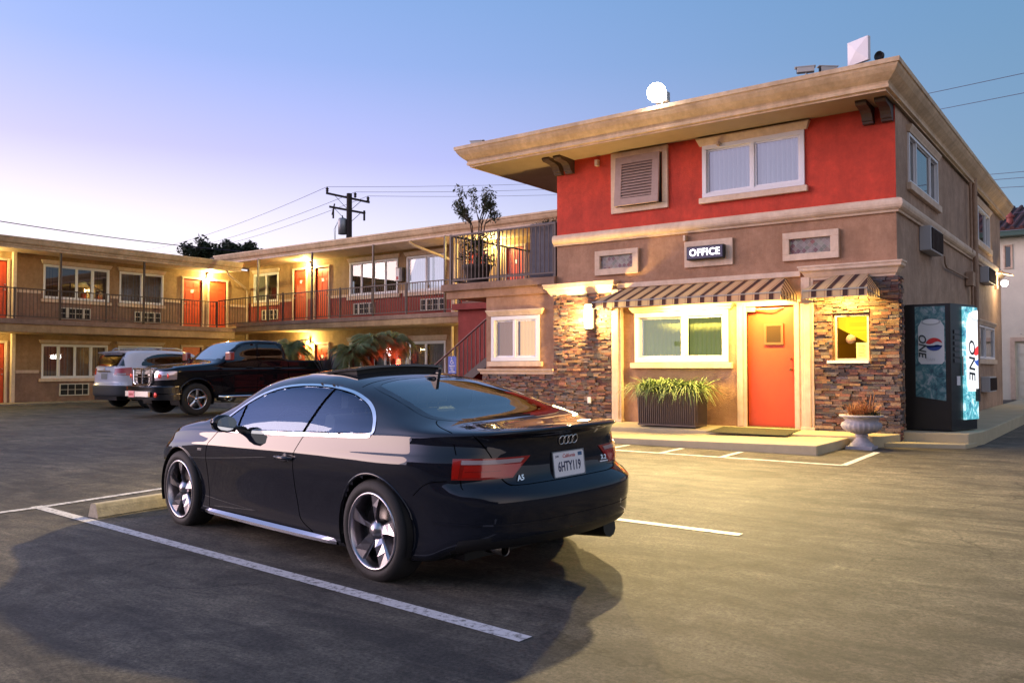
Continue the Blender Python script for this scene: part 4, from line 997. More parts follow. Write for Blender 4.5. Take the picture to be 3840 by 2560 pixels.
# boot lid seam and lower lip
mb = MB()
for sg in (1, -1):
    L.strip([L.around(arc_of(lambda p, yy=yy: p[1] < yy, 0, 1.4), z, sg) for yy, z in smooth_poly([(.785, .972), (.735, .90), (.68, .83), (.63, .75), (.60, .70), (.55, .668), (.45, .662), (.3, .662), (.15, .662), (.0, .662)], 4, False)], .007, .0015, '', None, None, mb)
    L.strip([L.topp(x, sg*y) for x, y in smooth_poly([(-.72, .765), (-.6, .74), (-.45, .70), (-.36, .655), (-.33, .62)], 4, False)], .006, .0015, '', None, None, mb)
mb.build('boot_seam', M_seam, car, world=False, fix=False)
L.strip([L.topp(x, y) for x, y in bl_+bl_[:1]], .05, .0015, 'window_frit', M_paint, car)
L.strip([L.topp(x, y) for x, y in ws_+ws_[:1]], .04, .0015, 'window_frit', M_paint, car)
L.strip([L.topp(.53-.03*abs(y)/.5, y) for y in [-.60+1.2*i/24 for i in range(25)]], .006, .0015, 'roof_seam', M_seam, car)
# sunroof: glass panel tilted up at the rear over its dark opening
def roofz(x, y): return L.topp(x, y)[0].z
mb = MB(); vs = []; nx, ny = 10, 12
for lay, dz_ in ((0, 0), (1, -.018)):
    for i in range(nx+1):
        for j in range(ny+1):
            x = 1.42-.62*i/nx; y = -.43+.86*j/ny; vs.append((x, y, roofz(x, y)+.004+.052*(i/nx)**1.2+dz_))
W = ny+1; K = (nx+1)*W
mb.add(vs, [(i*W+j, (i+1)*W+j, (i+1)*W+j+1, i*W+j+1) for i in range(nx) for j in range(ny)], smooth=True)
mb.add(vs, [(K+i*W+j, K+i*W+j+1, K+(i+1)*W+j+1, K+(i+1)*W+j) for i in range(nx) for j in range(ny)], smooth=True)
mb.add(vs, [(nx*W+j, nx*W+j+1, nx*W+j+1+K, nx*W+j+K) for j in range(ny)]+[(i*W, (i+1)*W, (i+1)*W+K, i*W+K) for i in range(nx)]+[(i*W+ny, (i+1)*W+ny, (i+1)*W+ny+K, i*W+ny+K) for i in range(nx)])
sr = mb.build('sunroof', mat('sunroof_glass', (.012, .013, .016), .05, 0, coat=1.0), car, world=False)
mb = MB()
for y in (-.41, .41):
    mb.add([(1.38, y, roofz(1.38, y)+.004), (.82, y, roofz(.82, y)), (.82, y, roofz(.82, y)+.04)], [(0, 1, 2)])
mb.add([(.83, -.41, roofz(.83, -.41)), (.83, .41, roofz(.83, .41)), (.83, .41, roofz(.83, .41)+.045), (.83, .0, roofz(.83, 0)+.045), (.83, -.41, roofz(.83, -.41)+.045)], [(0, 1, 2, 3, 4)])
mb.build('sunroof_seal', M_rubber, sr, world=False, fix=False)
L.strip([L.topp(x, y) for x, y in [(1.46, -.45), (1.46, 0), (1.46, .45), (1.1, .455), (.78, .45), (.77, .2), (.77, 0), (.77, -.2), (.78, -.45), (1.1, -.455), (1.46, -.45)]], .012, .0015, 'sunroof_gap', M_black, sr)
# fin aerial
mb = MB(); z0_ = roofz(.42, 0)
mb.prism([(.53, z0_+.015), (.36, z0_-.02), (.335, z0_+.068), (.365, z0_+.066), (.41, z0_+.034), (.46, z0_+.022)], 'y', -.014, .014)
mb.lathe([(.055, -.02), (.055, .004), (.045, .014), (0, .018)], 16, (.43, 0, z0_)); mb.build('aerial', M_paint, car, world=False, bevel=.003)
# plate, rings, lettering on the boot
def bpt(y, z, off=.004): h, n = L.back(y, z); return h+n*off, n
def bM(y, z, off): p, n = bpt(y, z, off); xd = Vector((0, -1, 0)); up = n.cross(xd).normalized(); return MX(p, xd, up)
pM = bM(0.0, .748, .012)
mb = MB(); w2, h2, c_ = .152, .077, .012; poly = []
for (sx, sy, a0) in ((1, 1, 0), (-1, 1, 90), (-1, -1, 180), (1, -1, 270)):
    for k in range(4): a = R(a0+30*k); poly.append((sx*(w2-c_)+c_*math.cos(a), sy*(h2-c_)+c_*math.sin(a)))
mb.prism(poly, 'z', -.004, .002)
mb.v = [tuple(pM @ Vector(v)) for v in mb.v]
plate = mb.build('number_plate', mat('plate_white', (.70, .68, .72), .4, emit=(.7, .68, .75), estr=.05), car, world=False)
M_ink = mat('plate_ink', (.02, .025, .09), .5); M_inkr = mat('plate_red', (.55, .06, .06), .5)
text_obj('plate_number', '6HTY119', .088, M_ink, pM @ Matrix.Translation((0, -.018, .0035)), plate, bold=.0012, xs=.66, space=1.0, depth=.0008)
text_obj('plate_state', 'California', .034, M_inkr, pM @ Matrix.Translation((0, .050, .0035)), plate, italic=.25, xs=.95, depth=.0006)
text_obj('plate_month', 'JUN', .018, M_ink, pM @ Matrix.Translation((-.115, .052, .0035)), plate, depth=.0006)
mb = MB(); mb.box(.095, .135, .042, .065, .002, .0035); mb.v = [tuple(pM @ Vector(v)) for v in mb.v]; mb.build('plate_sticker', mat('plate_sticker', (.05, .12, .25), .5), plate, world=False)
mb = MB(); fw_ = .006
for a, b, c, d in ((-w2-fw_, w2+fw_, h2, h2+fw_), (-w2-fw_, w2+fw_, -h2-fw_, -h2), (-w2-fw_, -w2, -h2, h2), (w2, w2+fw_, -h2, h2)): mb.box(a, b, c, d, -.004, .004)
mb.v = [tuple(pM @ Vector(v)) for v in mb.v]; mb.build('plate_frame', M_galv, plate, world=False)
mb = MB()
for i in range(4):
    M_ = bM(.064-.0425*i, .905, .006); pts = [M_ @ Vector((.028*math.cos(t), .028*math.sin(t), .001*(i % 2))) for t in [2*PI*k/28 for k in range(29)]]
    mb.tube(pts, .0034, 6, cap=False)
mb.build('ring_badge', M_chrome, car, world=False)
text_obj('model_badge', 'A5', .047, M_chrome, bM(.43, .70, .006), car, bold=.0015, depth=.002, xs=1.1)
text_obj('engine_badge', '3.2', .042, M_chrome, bM(-.40, .748, .006), car, bold=.001, depth=.002, xs=1.2)
mb = MB(); M_ = bM(-.40, .722, .006); mb.box(-.045, .045, -.004, .004, -.001, .002); mb.v = [tuple(M_ @ Vector(v)) for v in mb.v]; mb.build('badge_bar', M_chrome, car, world=False)
h, nn = L.side(2.34, .705, 1); mb = MB(); mb.box(2.305, 2.375, h.y-.002, h.y+.004, .698, .714); mb.build('side_badge', M_chrome, car, world=False)
# bumper details: crease strip, lower diffuser, exhausts
L.strip([L.around(a, .445, 1) for a in [1.15*i/30 for i in range(31)]], .012, .003, 'bumper_crease', M_paint, car)
L.strip([L.around(a, .445, -1) for a in [1.15*i/30 for i in range(31)]], .012, .003, 'bumper_crease', M_paint, car)
for sg in (1, -1):
    mb = MB(); mb.lathe([(.028, .02), (.036, .0), (.038, -.01), (.038, .14), (.033, .14), (.031, .0)], 20, (-.80, sg*.50, .262), ax='x'); mb.build('exhaust_tip', mat('dark_steel', (.22, .20, .19), .3, 1.0), car, world=False)
for y in ():
    mb = MB(); mb.prism([(-.98+.05, .31), (-.80, .20), (-.80, .25), (-.93, .335)], 'y', y-.006, y+.006); mb.build('diffuser_fin', M_black, car, world=False)
# front lamps (just turning the corner)
aF0 = arc_of(lambda p: p[0] < 3.20, 2.0, L.L); aF1 = arc_of(lambda p: p[1] > .45 or p[0] < 3.2, 2.0, L.L)
for sg in (1, -1):
    L.patch(lambda u, v: L.around(aF0+(aF1-aF0)*u, .60+.075*v, sg), 12, 3, .004, 'headlamp', mat('headlamp_glass', (.4, .42, .45), .08, .3, coat=1), car)
# ---------------------------------------------------------------- pickup truck (nose towards the camera side, -Y)
TGH = [(1, 0), (.985, .12), (.965, .26), (.945, .42), (.925, .58), (.90, .73), (.865, .86), (.78, .945), (.55, .985), (.27, .997), (0, 1)]
M_pkp = mat('black_truck_paint', (.005, .005, .008), .4, 0, coat=1.0, crough=.02, spec=0)
hx, hy = -.08, -.997
tr = thing('pickup_truck', (-19.58, 15.79, .18), 'black crew-cab pickup truck with a big chrome-framed grille, parked in front of the palms', 'pickup truck', None, math.atan2(hy, hx))
tspec = dict(
    contour=[(-1.22, 0), (-1.22, .5), (-1.215, .82), (-1.19, .93), (-1.10, .972), (-.8, .985), (0, 1.0), (.9, .985), (2.0, .985), (2.9, .99), (3.57, 1.0), (4.0, .985), (4.2, .955), (4.33, .90), (4.42, .78), (4.47, .55), (4.49, .3), (4.495, 0)],
    sill=[(-1.2, .55), (-.5, .50), (.5, .42), (3, .42), (4.0, .46), (4.5, .5)],
    crease=[(-1.2, 1.18), (4.0, 1.12), (4.5, 1.0)],
    belt=[(-1.2, 1.385), (.88, 1.375), (.98, 1.385), (2.6, 1.34), (3.0, 1.27), (3.5, 1.21), (4.1, 1.17), (4.5, 1.12)],
    top=[(-1.2, 1.39), (.84, 1.385), (.90, 1.50), (.96, 1.75), (1.04, 1.90), (1.25, 1.945), (1.7, 1.95), (2.05, 1.92), (2.25, 1.86), (2.5, 1.70), (2.75, 1.52), (2.95, 1.385), (3.1, 1.345), (3.6, 1.30), (4.1, 1.24), (4.3, 1.20), (4.5, 1.15)],
    levels=[(.90, 0, 0), (.955, 0, .05), (.965, 0, .2), (.975, 0, .38), (.985, 1, -.15), (1.0, 1, -.04), (1.0, 1, 0), (.985, 2, .2), (.965, 2, .7), (.955, 2, 1.0)],
    under=.70, rw=(-1.3, -1.25), fw=(4.0, 4.3), g0=.05, g1=.35, gh=TGH,
    dxr=[(.2, 0), (1.4, 0)], dxf=[(.5, 0), (1.0, 0), (1.15, .04), (1.25, .2)], step=.05, sub=3)
T = Loft(tspec)
tdl = [[(1.88, 1.40), (2.78, 1.365), (2.46, 1.66), (2.26, 1.80), (1.86, 1.83)], [(1.10, 1.42), (1.80, 1.405), (1.79, 1.83), (1.22, 1.83), (1.08, 1.66)]]
TW = 3.57; TZ = .405; TA = .47
T.snap(lambda v: abs(v.y) > .6 and v.z > 1.3, (0, 2), tdl, .022)
T.snap(lambda v: abs(v.y) > .6 and v.z < .95, (0, 2), [[(c_+TA*math.cos(t*PI/20), TZ+.02+TA*math.sin(t*PI/20)) for t in range(40)] for c_ in (0, TW)], .025)
def tcls(c):
    if abs(c.y) > .6 and c.z > 1.3 and any(in_poly((c.x, c.z), q) for q in tdl): return 'side'
    if c.z > 1.43 and 2.24 < c.x < 2.88 and abs(c.y) < .80-(c.z-1.4)*.25: return 'wind'
    if c.z > 1.45 and .86 < c.x < 1.0 and c.z < 1.82 and abs(c.y) < .6: return 'rear'
    if abs(c.y) > .6 and c.z < .93 and min(math.hypot(c.x, c.z-TZ-.02), math.hypot(c.x-TW, c.z-TZ-.02)) < TA: return 'hole'
    return 'body'
T.classify(tcls); T.bvh()
T.mesh('body', ['body'], M_pkp, tr)
G_trk = glass_mat('truck_glass', (.12, .13, .15), 1.5, 0, boost=.05)
G_trw = glass_mat('truck_windscreen', (.2, .24, .28), 1.5, 0, boost=.30)
[T.mesh('side_glass', ['side'], G_trk, tr, sel=lambda c: c.y*a_ > 0 and (c.x > 1.83) == b_) for a_ in (1, -1) for b_ in (True, False)]; T.mesh('windscreen', ['wind'], G_trw, tr); T.mesh('rear_window', ['rear'], G_trk, tr)
mb = MB(); mb.box(.98, 2.9, -.9, .9, .5, 1.28); mb.box(-1.1, 4.3, -.6, .6, .42, .62); mb.box(1.5, 1.75, -.7, -.2, 1.25, 1.68); mb.box(1.5, 1.75, .2, .7, 1.25, 1.68); mb.build('cabin_trim', M_dark, tr, world=False)
for sg in (1, -1):
    for cx in (0, TW):
        mb = MB(); T.rod([T.side(cx+(TA+.02)*math.cos(a), TZ+.02+(TA+.02)*math.sin(a), sg) for a in [(-.05+(PI+.1)*i/24) for i in range(25)]], .028, -.006, mb); mb.build('arch_flare', M_pkp, tr, world=False)
        wheel_well(tr, cx, TZ+.02, TA, sg*.5, sg*.975)
        w_ = bpy.data.objects.new('wheel', None); COL.objects.link(w_); w_.parent = tr; WORLD[w_.name] = Vector((0, 0, 0))
        wheel(w_, cx, sg*.98, TZ, .405, .258, .26, 5, None, R(95), style='spoke', rim_m=M_chrome)
    T.strip([T.side(1.84+.02*t, 1.40-.9*t, sg) for t in [i/10 for i in range(10)]], .01, .002, 'panel_seam', M_seam, tr)
    T.strip([T.side(2.95-.15*t*t, 1.30-.8*t, sg) for t in [i/10 for i in range(10)]], .01, .002, 'panel_seam', M_seam, tr)
    T.strip([T.side(.91, 1.36-.85*t, sg) for t in [i/10 for i in range(10)]], .02, .002, 'panel_seam', M_seam, tr)
    mb = MB(); y = sg*1.0
    for x in (1.25, 2.1):
        h, _ = T.side(x, 1.2, sg); mb.tube([(x-.10, h.y, 1.2), (x-.08, h.y+sg*.03, 1.2), (x+.08, h.y+sg*.03, 1.2), (x+.10, h.y, 1.2)], .016, 6)
    mb.build('door_handle', M_pkp, tr, world=False)
    mb = MB(); mb.tube([(.55, sg*1.0, .46), (.62, sg*1.05, .45), (2.9, sg*1.05, .45), (3.0, sg*1.0, .46)], .04, 8); mb.build('step_bar', M_chrome, tr, world=False)
    mb = MB(); mb.box(2.70, 2.84, sg*1.0, sg*1.24, 1.38, 1.60); m2 = mb.build('wing_mirror', mat('red_lit_mirror', (.30, .05, .05), .25, 0, coat=1), tr, world=False, bevel=.03)  # black truck's mirrors coloured red to stand for red light on them
    mb = MB(); mb.box(2.74, 2.80, sg*.93, sg*1.02, 1.40, 1.45); mb.build('mirror_arm', M_black, m2, world=False)
    # headlamps
    ai = arc_of.__call__
    def tarc(fn, lo, hi):
        for _ in range(40):
            m_ = (lo+hi)/2
            if fn(T.cpt(m_)): lo = m_
            else: hi = m_
        return lo
    a0 = tarc(lambda p: p[0] < 4.10, 3.0, T.L); a1 = tarc(lambda p: p[0] < 4.30 or p[1] > .58, 3.0, T.L)
    hl = T.patch(lambda u, v: T.around(a0+(a1-a0)*u, (.875+.03*(1-u))+(.225-.03*(1-u))*v, sg), 12, 4, .012, 'headlamp', mat('truck_lamp', (.75, .60, .62), .06, .6, coat=1), tr)
    for u_, v_ in ((.35, .5), (.7, .45)):
        mb = MB(); h, n_ = T.around(a0+(a1-a0)*u_, .99, sg); mb.lathe([(0, 0), (.05, .0), (.06, .02), (0, .02)], 14, tuple(h+n_*.010), ax='x'); mb.build('lamp_bowl', mat('bowl_red_reflection', (.7, .12, .12), .1, .8, emit=(1, .1, .05), estr=.25), hl, world=False)  # red reflection put into the bowls as colour and glow
# grille: chrome frame, cross and bars
mb = MB(); x = 4.44; prof = [(-.52, 1.185), (.52, 1.185), (.50, .80), (.38, .74), (-.38, .74), (-.50, .80)]
def ring(mb, outer, inner, x0, x1):
    n = len(outer); vs = [(x1, *p) for p in outer]+[(x1, *p) for p in inner]+[(x0, *p) for p in outer]+[(x0, *p) for p in inner]
    f = []
    for i in range(n):
        j = (i+1) % n; f += [(i, j, j+n, i+n), (i, j, j+2*n, i+2*n), (i+n, j+n, j+3*n, i+3*n)]
    mb.add(vs, f)
inner = [(y*.86, .965+(z-.965)*.80) for y, z in prof]
ring(mb, prof, inner, 4.38, 4.53); gr_ = mb.build('grille_frame', M_chrome, tr, world=False, bevel=.012)
mb = MB(); mb.add([(4.46, *p) for p in inner], [tuple(range(6))]); mb.build('grille_back', M_dark, gr_, world=False)
mb = MB()
for i in range(9): z = .82+i*.037; mb.box(4.465, 4.49, -.44, .44, z, z+.013)
mb.build('grille_bars', M_steel, gr_, world=False)
mb = MB(); mb.box(4.49, 4.525, -.035, .035, .79, 1.15); mb.box(4.49, 4.52, -.44, .44, .955, .985); mb.build('grille_cross', M_chrome, gr_, world=False, bevel=.008)
mb = MB(); mb.add([(4.53, y, z) for y, z in ((-.06, 1.145), (.06, 1.145), (.045, 1.09), (0, 1.075), (-.045, 1.09))], [(0, 1, 2, 3, 4)]); mb.build('grille_badge', M_chrome, gr_, world=False)
# front bumper
mb = MB(); pts = [(4.05, 1.0), (4.28, .97), (4.50, .84), (4.60, .6), (4.63, 0), (4.60, -.6), (4.50, -.84), (4.28, -.97), (4.05, -1.0)]
pts = smooth_poly(pts, 4, False)
for (z0_, z1_, o_) in ((.56, .74, 0), (.40, .56, -.03)):
    vs = []
    for (x, y) in pts: vs += [(x+o_, y, z0_), (x+o_+.01, y, z1_-.02), (x+o_-.02, y, z1_), (x+o_-.12, y*.9, z1_), (x+o_-.12, y*.9, z0_)]
    n = len(pts); mb.add(vs, [(i*5+j, i*5+(j+1) % 5, i*5+5+(j+1) % 5, i*5+5+j) for i in range(n-1) for j in range(5)], smooth=False)
bm_ = mb.build('front_bumper', mat('dark_chrome', (.10, .10, .11), .15, 1.0), tr, world=False)
mb = MB(); mb.box(4.60, 4.66, -.62, .62, .47, .61); mb.build('bumper_bar', M_steel, bm_, world=False, bevel=.01)
mb = MB(); mb.box(4.66, 4.675, -.40, -.10, .46, .62); fp = mb.build('front_plate', mat('pink_lit_plate', (.75, .25, .27), .5, emit=(1, .3, .3), estr=.15), bm_, world=False)  # pink tint and glow stand in for red light on the plate
mb = MB()
for i in range(7): mb.box(4.675, 4.677, -.36+i*.032, -.34+i*.032, .50, .56)
mb.build('plate_digits', mat('plate_red', (.55, .06, .06), .5), fp, world=False)
for sg in (1, -1):
    mb = MB(); mb.lathe([(0, 0), (.06, 0), (.065, -.02)], 16, (4.56, sg*.76, .53), ax='x'); mb.build('fog_lamp', mat('bowl_red_reflection', (0, 0, 0)), bm_, world=False)
mb = MB(); mb.box(-1.32, -1.2, -.95, .95, .5, .68); mb.build('rear_bumper', M_chrome, tr, world=False, bevel=.02)
mb = MB(); mb.box(-1.2, .86, -.93, -.85, 1.385, 1.405); mb.box(-1.2, .86, .85, .93, 1.385, 1.405); mb.build('bed_rail', M_black, tr, world=False)
mb = MB(); mb.box(-1.1, .80, -.84, .84, 1.388, 1.396); mb.build('bed_cover', M_black, tr, world=False)

# ---------------------------------------------------------------- white SUV (tail towards the camera)
M_white = mat('white_suv_paint', (.80, .76, .84), .3, 0, coat=.8)
M_clad = mat('grey_cladding', (.06, .055, .055), .6)
sv = thing('sport_utility_vehicle', (-24.50, 13.62, .17), 'white sport utility vehicle parked tail-out beside the black pickup truck', 'car', None, math.atan2(1, -.03))
sspec = dict(
    contour=[(-.97, 0), (-.965, .3), (-.94, .55), (-.87, .74), (-.74, .86), (-.5, .92), (0, .94), (1.3, .94), (2.7, .93), (3.1, .90), (3.4, .78), (3.6, .5), (3.68, 0)],
    sill=[(-1, .38), (0, .28), (3, .28), (3.7, .3)], crease=[(-1, 1.0), (2.7, .95), (3.6, .8)],
    belt=[(-1, 1.20), (-.4, 1.20), (0, 1.20), (1.5, 1.13), (2.3, 1.08), (2.9, 1.0), (3.4, .86), (3.7, .7)],
    top=[(-1, 1.22), (-.93, 1.30), (-.85, 1.45), (-.74, 1.62), (-.62, 1.70), (-.3, 1.735), (.4, 1.75), (1.1, 1.73), (1.5, 1.66), (1.9, 1.42), (2.25, 1.19), (2.5, 1.12), (3.0, 1.04), (3.4, .92), (3.7, .72)],
    levels=[(.91, 0, 0), (.955, 0, .05), (.965, 0, .2), (.98, 1, -.25), (1.0, 1, -.06), (1.0, 1, 0), (.985, 2, .3), (.96, 2, .75), (.94, 2, 1.0)],
    under=.70, rw=(-.2, -.7), fw=(2.9, 3.4), g0=.05, g1=.35, gh=TGH,
    dxr=[(.3, .02), (.45, -.03), (.68, -.03), (.72, .03), (.95, .03), (1.2, .06)], dxf=[(.3, 0), (.7, .0), (.9, .2)], step=.045, sub=3)
U = Loft(sspec)
sdl = [smooth_poly([(2.0, 1.17), (1.0, 1.20), (.0, 1.245), (-.28, 1.27), (-.22, 1.40), (.05, 1.56), (.5, 1.625), (1.0, 1.62), (1.35, 1.56), (1.75, 1.37)], 4)]
SR_ = .385
U.snap(lambda v: abs(v.y) > .6 and v.z > 1.1, (0, 2), sdl, .02)
def ucls(c):
    if abs(c.y) > .6 and c.z > 1.1 and in_poly((c.x, c.z), sdl[0]): return 'side'
    if c.x < -.55 and 1.25 < c.z < 1.60 and abs(c.y) < .74-(c.z-1.25)*.25: return 'rear'
    if 1.55 < c.x < 2.25 and c.z > 1.2 and abs(c.y) < .66: return 'wind'
    if abs(c.y) > .6 and c.z < .78 and min(math.hypot(c.x, c.z-.36), math.hypot(c.x-2.7, c.z-.36)) < SR_: return 'hole'
    if c.z < .70 and c.x < -.25: return 'clad'
    if c.z < .46: return 'clad'
    return 'body'
U.classify(ucls); U.bvh()
U.mesh('body', ['body', 'clad'], [M_white, M_clad], sv)
for k, nm, fl_ in (('side', 'side_glass', lambda c: c.y > 0), ('side', 'side_glass', lambda c: c.y < 0), ('rear', 'rear_window', None), ('wind', 'windscreen', None)): U.mesh(nm, [k], glass_mat('suv_glass', (.06, .06, .07), 1.5, 0, boost=.05) if 'suv_glass' not in MATS else MATS['suv_glass'], sv, sel=fl_)
mb = MB(); mb.box(-.7, 2.5, -.85, .85, .4, 1.1); mb.build('cabin_trim', M_dark, sv, world=False)
def uarc(fn, lo, hi):
    for _ in range(40):
        m_ = (lo+hi)/2
        if fn(U.cpt(m_)): lo = m_
        else: hi = m_
    return lo
a0 = uarc(lambda p: p[1] < .50, 0, 1.5); a1 = uarc(lambda p: p[0] < -.60, 0, 2.5)
for sg in (1, -1):
    tl = U.patch(lambda u, v: U.around(a1+(a0-a1)*u, .97+.05*u*.5+(.24-.06*u)*v, sg), 10, 4, .014, 'tail_lamp', M_lens, sv)
    U.patch(lambda u, v: U.around(a1+(a0-a1)*(.3+.5*u), .99+.05*v, sg), 5, 1, .02, 'clear_strip', M_lensw, tl)
    for cx in (0, 2.7):
        wheel_well(sv, cx, .36, SR_, sg*.5, sg*.93)
        mb = MB(); U.rod([U.side(cx+(SR_+.02)*math.cos(a), .36+(SR_+.02)*math.sin(a), sg) for a in [PI*i/20 for i in range(21)]], .022, -.002, mb); mb.build('arch_flare', M_clad, sv, world=False)
        w_ = bpy.data.objects.new('wheel', None); COL.objects.link(w_); w_.parent = sv; WORLD[w_.name] = Vector((0, 0, 0))
        wheel(w_, cx, sg*.92, .355, .355, .225, .22, 5, None, R(90), style='spoke')
    mb = MB(); mb.tube([(-.35, sg*.62, 1.74), (-.25, sg*.64, 1.79), (1.0, sg*.64, 1.79), (1.2, sg*.62, 1.74)], .016, 6); mb.build('roof_rail', M_steel, sv, world=False)
    mb = MB(); mb.box(1.75, 1.9, sg*.92, sg*1.10, 1.14, 1.28); mb.build('wing_mirror', M_white, sv, world=False, bevel=.02)
    U.strip([U.side(-.1+.12*t, 1.22-.6*t, sg) for t in [i/8 for i in range(9)]], .01, .002, 'panel_seam', M_seam, sv); U.strip([U.side(.98, 1.17-.8*t, sg) for t in [i/8 for i in range(9)]], .01, .002, 'panel_seam', M_seam, sv)
h, nn = U.back(0, 1.08); mb = MB(); mb.box(h.x-.035, h.x+.02, -.36, .36, 1.08, 1.12); mb.build('tailgate_trim', M_chrome, sv, world=False, bevel=.008)
h, nn = U.back(0, .96); mb = MB(); mb.box(h.x-.012, h.x+.01, -.155, .155, .87, 1.03); pl_ = mb.build('number_plate', mat('suv_plate', (.35, .33, .32), .5), sv, world=False)
h, nn = U.back(0, 1.17); mb = MB(); mb.lathe([(0, 0), (.055, 0), (.05, .02)], 16, (h.x-.02, 0, 1.17), ax='x'); mb.v = [(v[0], v[1], 1.17+(v[2]-1.17)*.6) for v in mb.v]; mb.build('tailgate_badge', M_chrome, sv, world=False)
mb = MB()
U.strip([U.back(y, .735) for y in [-.75+1.5*i/16 for i in range(17)]], .01, .002, '', None, None, mb); U.strip([U.back(y, 1.235) for y in [-.68+1.36*i/16 for i in range(17)]], .012, .002, '', None, None, mb); mb.build('tailgate_seam', M_seam, sv, world=False, fix=False)
h, nn = U.back(0, 1.60); mb = MB(); mb.prism([(h.x-.12, 1.66), (h.x+.15, 1.70), (h.x+.2, 1.68), (h.x-.10, 1.635)], 'y', -.6, .6); mb.build('roof_spoiler', M_white, sv, world=False)
mb = MB(); mb.box(-.9, 3.4, -.6, .6, .25, .42); mb.build('underbody', M_black, sv, world=False)
# ================================================================= AWNINGS
def stripe_mat():
    m = bpy.data.materials.new('awning_cloth'); m.use_nodes = True; nt = m.node_tree; n = nt.nodes; l = nt.links; b = n['Principled BSDF']
    at_ = n.new('ShaderNodeAttribute'); at_.attribute_name = 'Col'; l.new(at_.outputs['Color'], b.inputs['Base Color']); b.inputs['Roughness'].default_value = .8
    tr_ = n.new('ShaderNodeBsdfTranslucent'); l.new(at_.outputs['Color'], tr_.inputs[0]); mx = n.new('ShaderNodeMixShader'); mx.inputs[0].default_value = .35
    l.new(b.outputs[0], mx.inputs[1]); l.new(tr_.outputs[0], mx.inputs[2]); l.new(mx.outputs[0], n['Material Output'].inputs[0]); return m
M_awn = stripe_mat()
DK_, CRM, LN = (.045, .022, .026), (.46, .37, .26), (.16, .08, .06)
def stripes(L_, per, ph=0.0):
    """list of (a, b, colour) covering 0..L_"""
    out = []; k = -1
    while k*per-ph < L_:
        o = k*per-ph
        for a, b, c in ((0, .33, DK_), (.33, .36, CRM), (.36, .385, LN), (.385, .84, CRM), (.84, .855, LN), (.855, .88, CRM), (.88, .895, LN), (.895, 1.0, CRM)):
            x0, x1 = max(0, o+a*per), min(L_, o+b*per)
            if x1 > x0+1e-5: out.append((x0, x1, c))
        k += 1
    return out
def awning(x0, x1, label, seed):
    ztop, zf, zb, yw, yf, e = 2.87, 2.585, 2.45, 13.93, 13.16, .62
    t_ = thing('awning', ((x0+x1)/2, yw, 2.45), label, 'awning', 'striped awnings over the office front')
    xt0, xt1 = x0+.30, x1-.18  # hipped ends at the wall
    mb = MB(); L_ = x1-x0
    for a, b, c in stripes(L_, .235, .1*seed):
        def top(x): return (xt0+(xt1-xt0)*x/L_, yw, ztop)
        A, B = (x0+a, yf, zf), (x0+b, yf, zf)
        # stripes run straight back from the front edge to the wall, cut by the hips
        def back(x):
            X = x0+x
            if X < xt0: t = (X-x0)/(xt0-x0)
            elif X > xt1: t = (x1-X)/(x1-xt1)
            else: t = 1
            return (X, yf+(yw-yf)*t, zf+(ztop-zf)*t)
        xs = [a, b]
        for h in (xt0-x0, xt1-x0):
            if a < h < b: xs.append(h)
        xs.sort()
        for i in range(len(xs)-1):
            mb.add([(x0+xs[i], yf, zf), (x0+xs[i+1], yf, zf), back(xs[i+1]), back(xs[i])], [(0, 1, 2, 3)], 0, c)
    D = yw-yf
    for sx, xt in ((x0, xt0), (x1, xt1)):
        for a, b, c in stripes(D, .15, .02):
            def tp(y): t = y/D; return (sx+(xt-sx)*t, yf+y, zf+(ztop-zf)*t)
            mb.add([(sx, yf+a, zf), (sx, yf+b, zf), tp(b), tp(a)], [(0, 1, 2, 3)], 0, c)
            
    mb.build('canopy', M_awn, t_, fix=False)
    mb = MB()
    for a, b, c in stripes(L_, .235, .1*seed): mb.add([(x0+a, yf, zf), (x0+b, yf, zf), (x0+b, yf-.012, zb), (x0+a, yf-.012, zb)], [(0, 1, 2, 3)], 0, c)
    for sx, s_ in ((x0, -1), (x1, 1)):
        for a, b, c in stripes(D, .15, .02): mb.add([(sx, yf+a, zf), (sx, yf+b, zf), (sx+s_*.01, yf+b, zb), (sx+s_*.01, yf+a, zb)], [(0, 1, 2, 3)], 0, c)
    mb.build('valance', M_awn, t_, fix=False)
    mb = MB(); r = .012
    for P in ([(x0, yf, zf), (x1, yf, zf)], [(x0, yw, zb+.03), (x0, yf, zf-.02)], [(x1, yw, zb+.03), (x1, yf, zf-.02)], [(xt0, yw, ztop), (xt1, yw, ztop)]): mb.tube([(p[0], p[1], p[2]-.02) for p in P], r, 6)
    mb.tube([(x0, yf-.012, zb+.004), (x1, yf-.012, zb+.004)], .006, 5)
    mb.build('frame', M_galv, t_); return t_
awning(-7.98, -4.50, 'long brown and cream striped awning over the office window and red door', 0)
awning(-4.16, -3.20, 'short brown and cream striped awning over the yellow-lit pay window', 1)

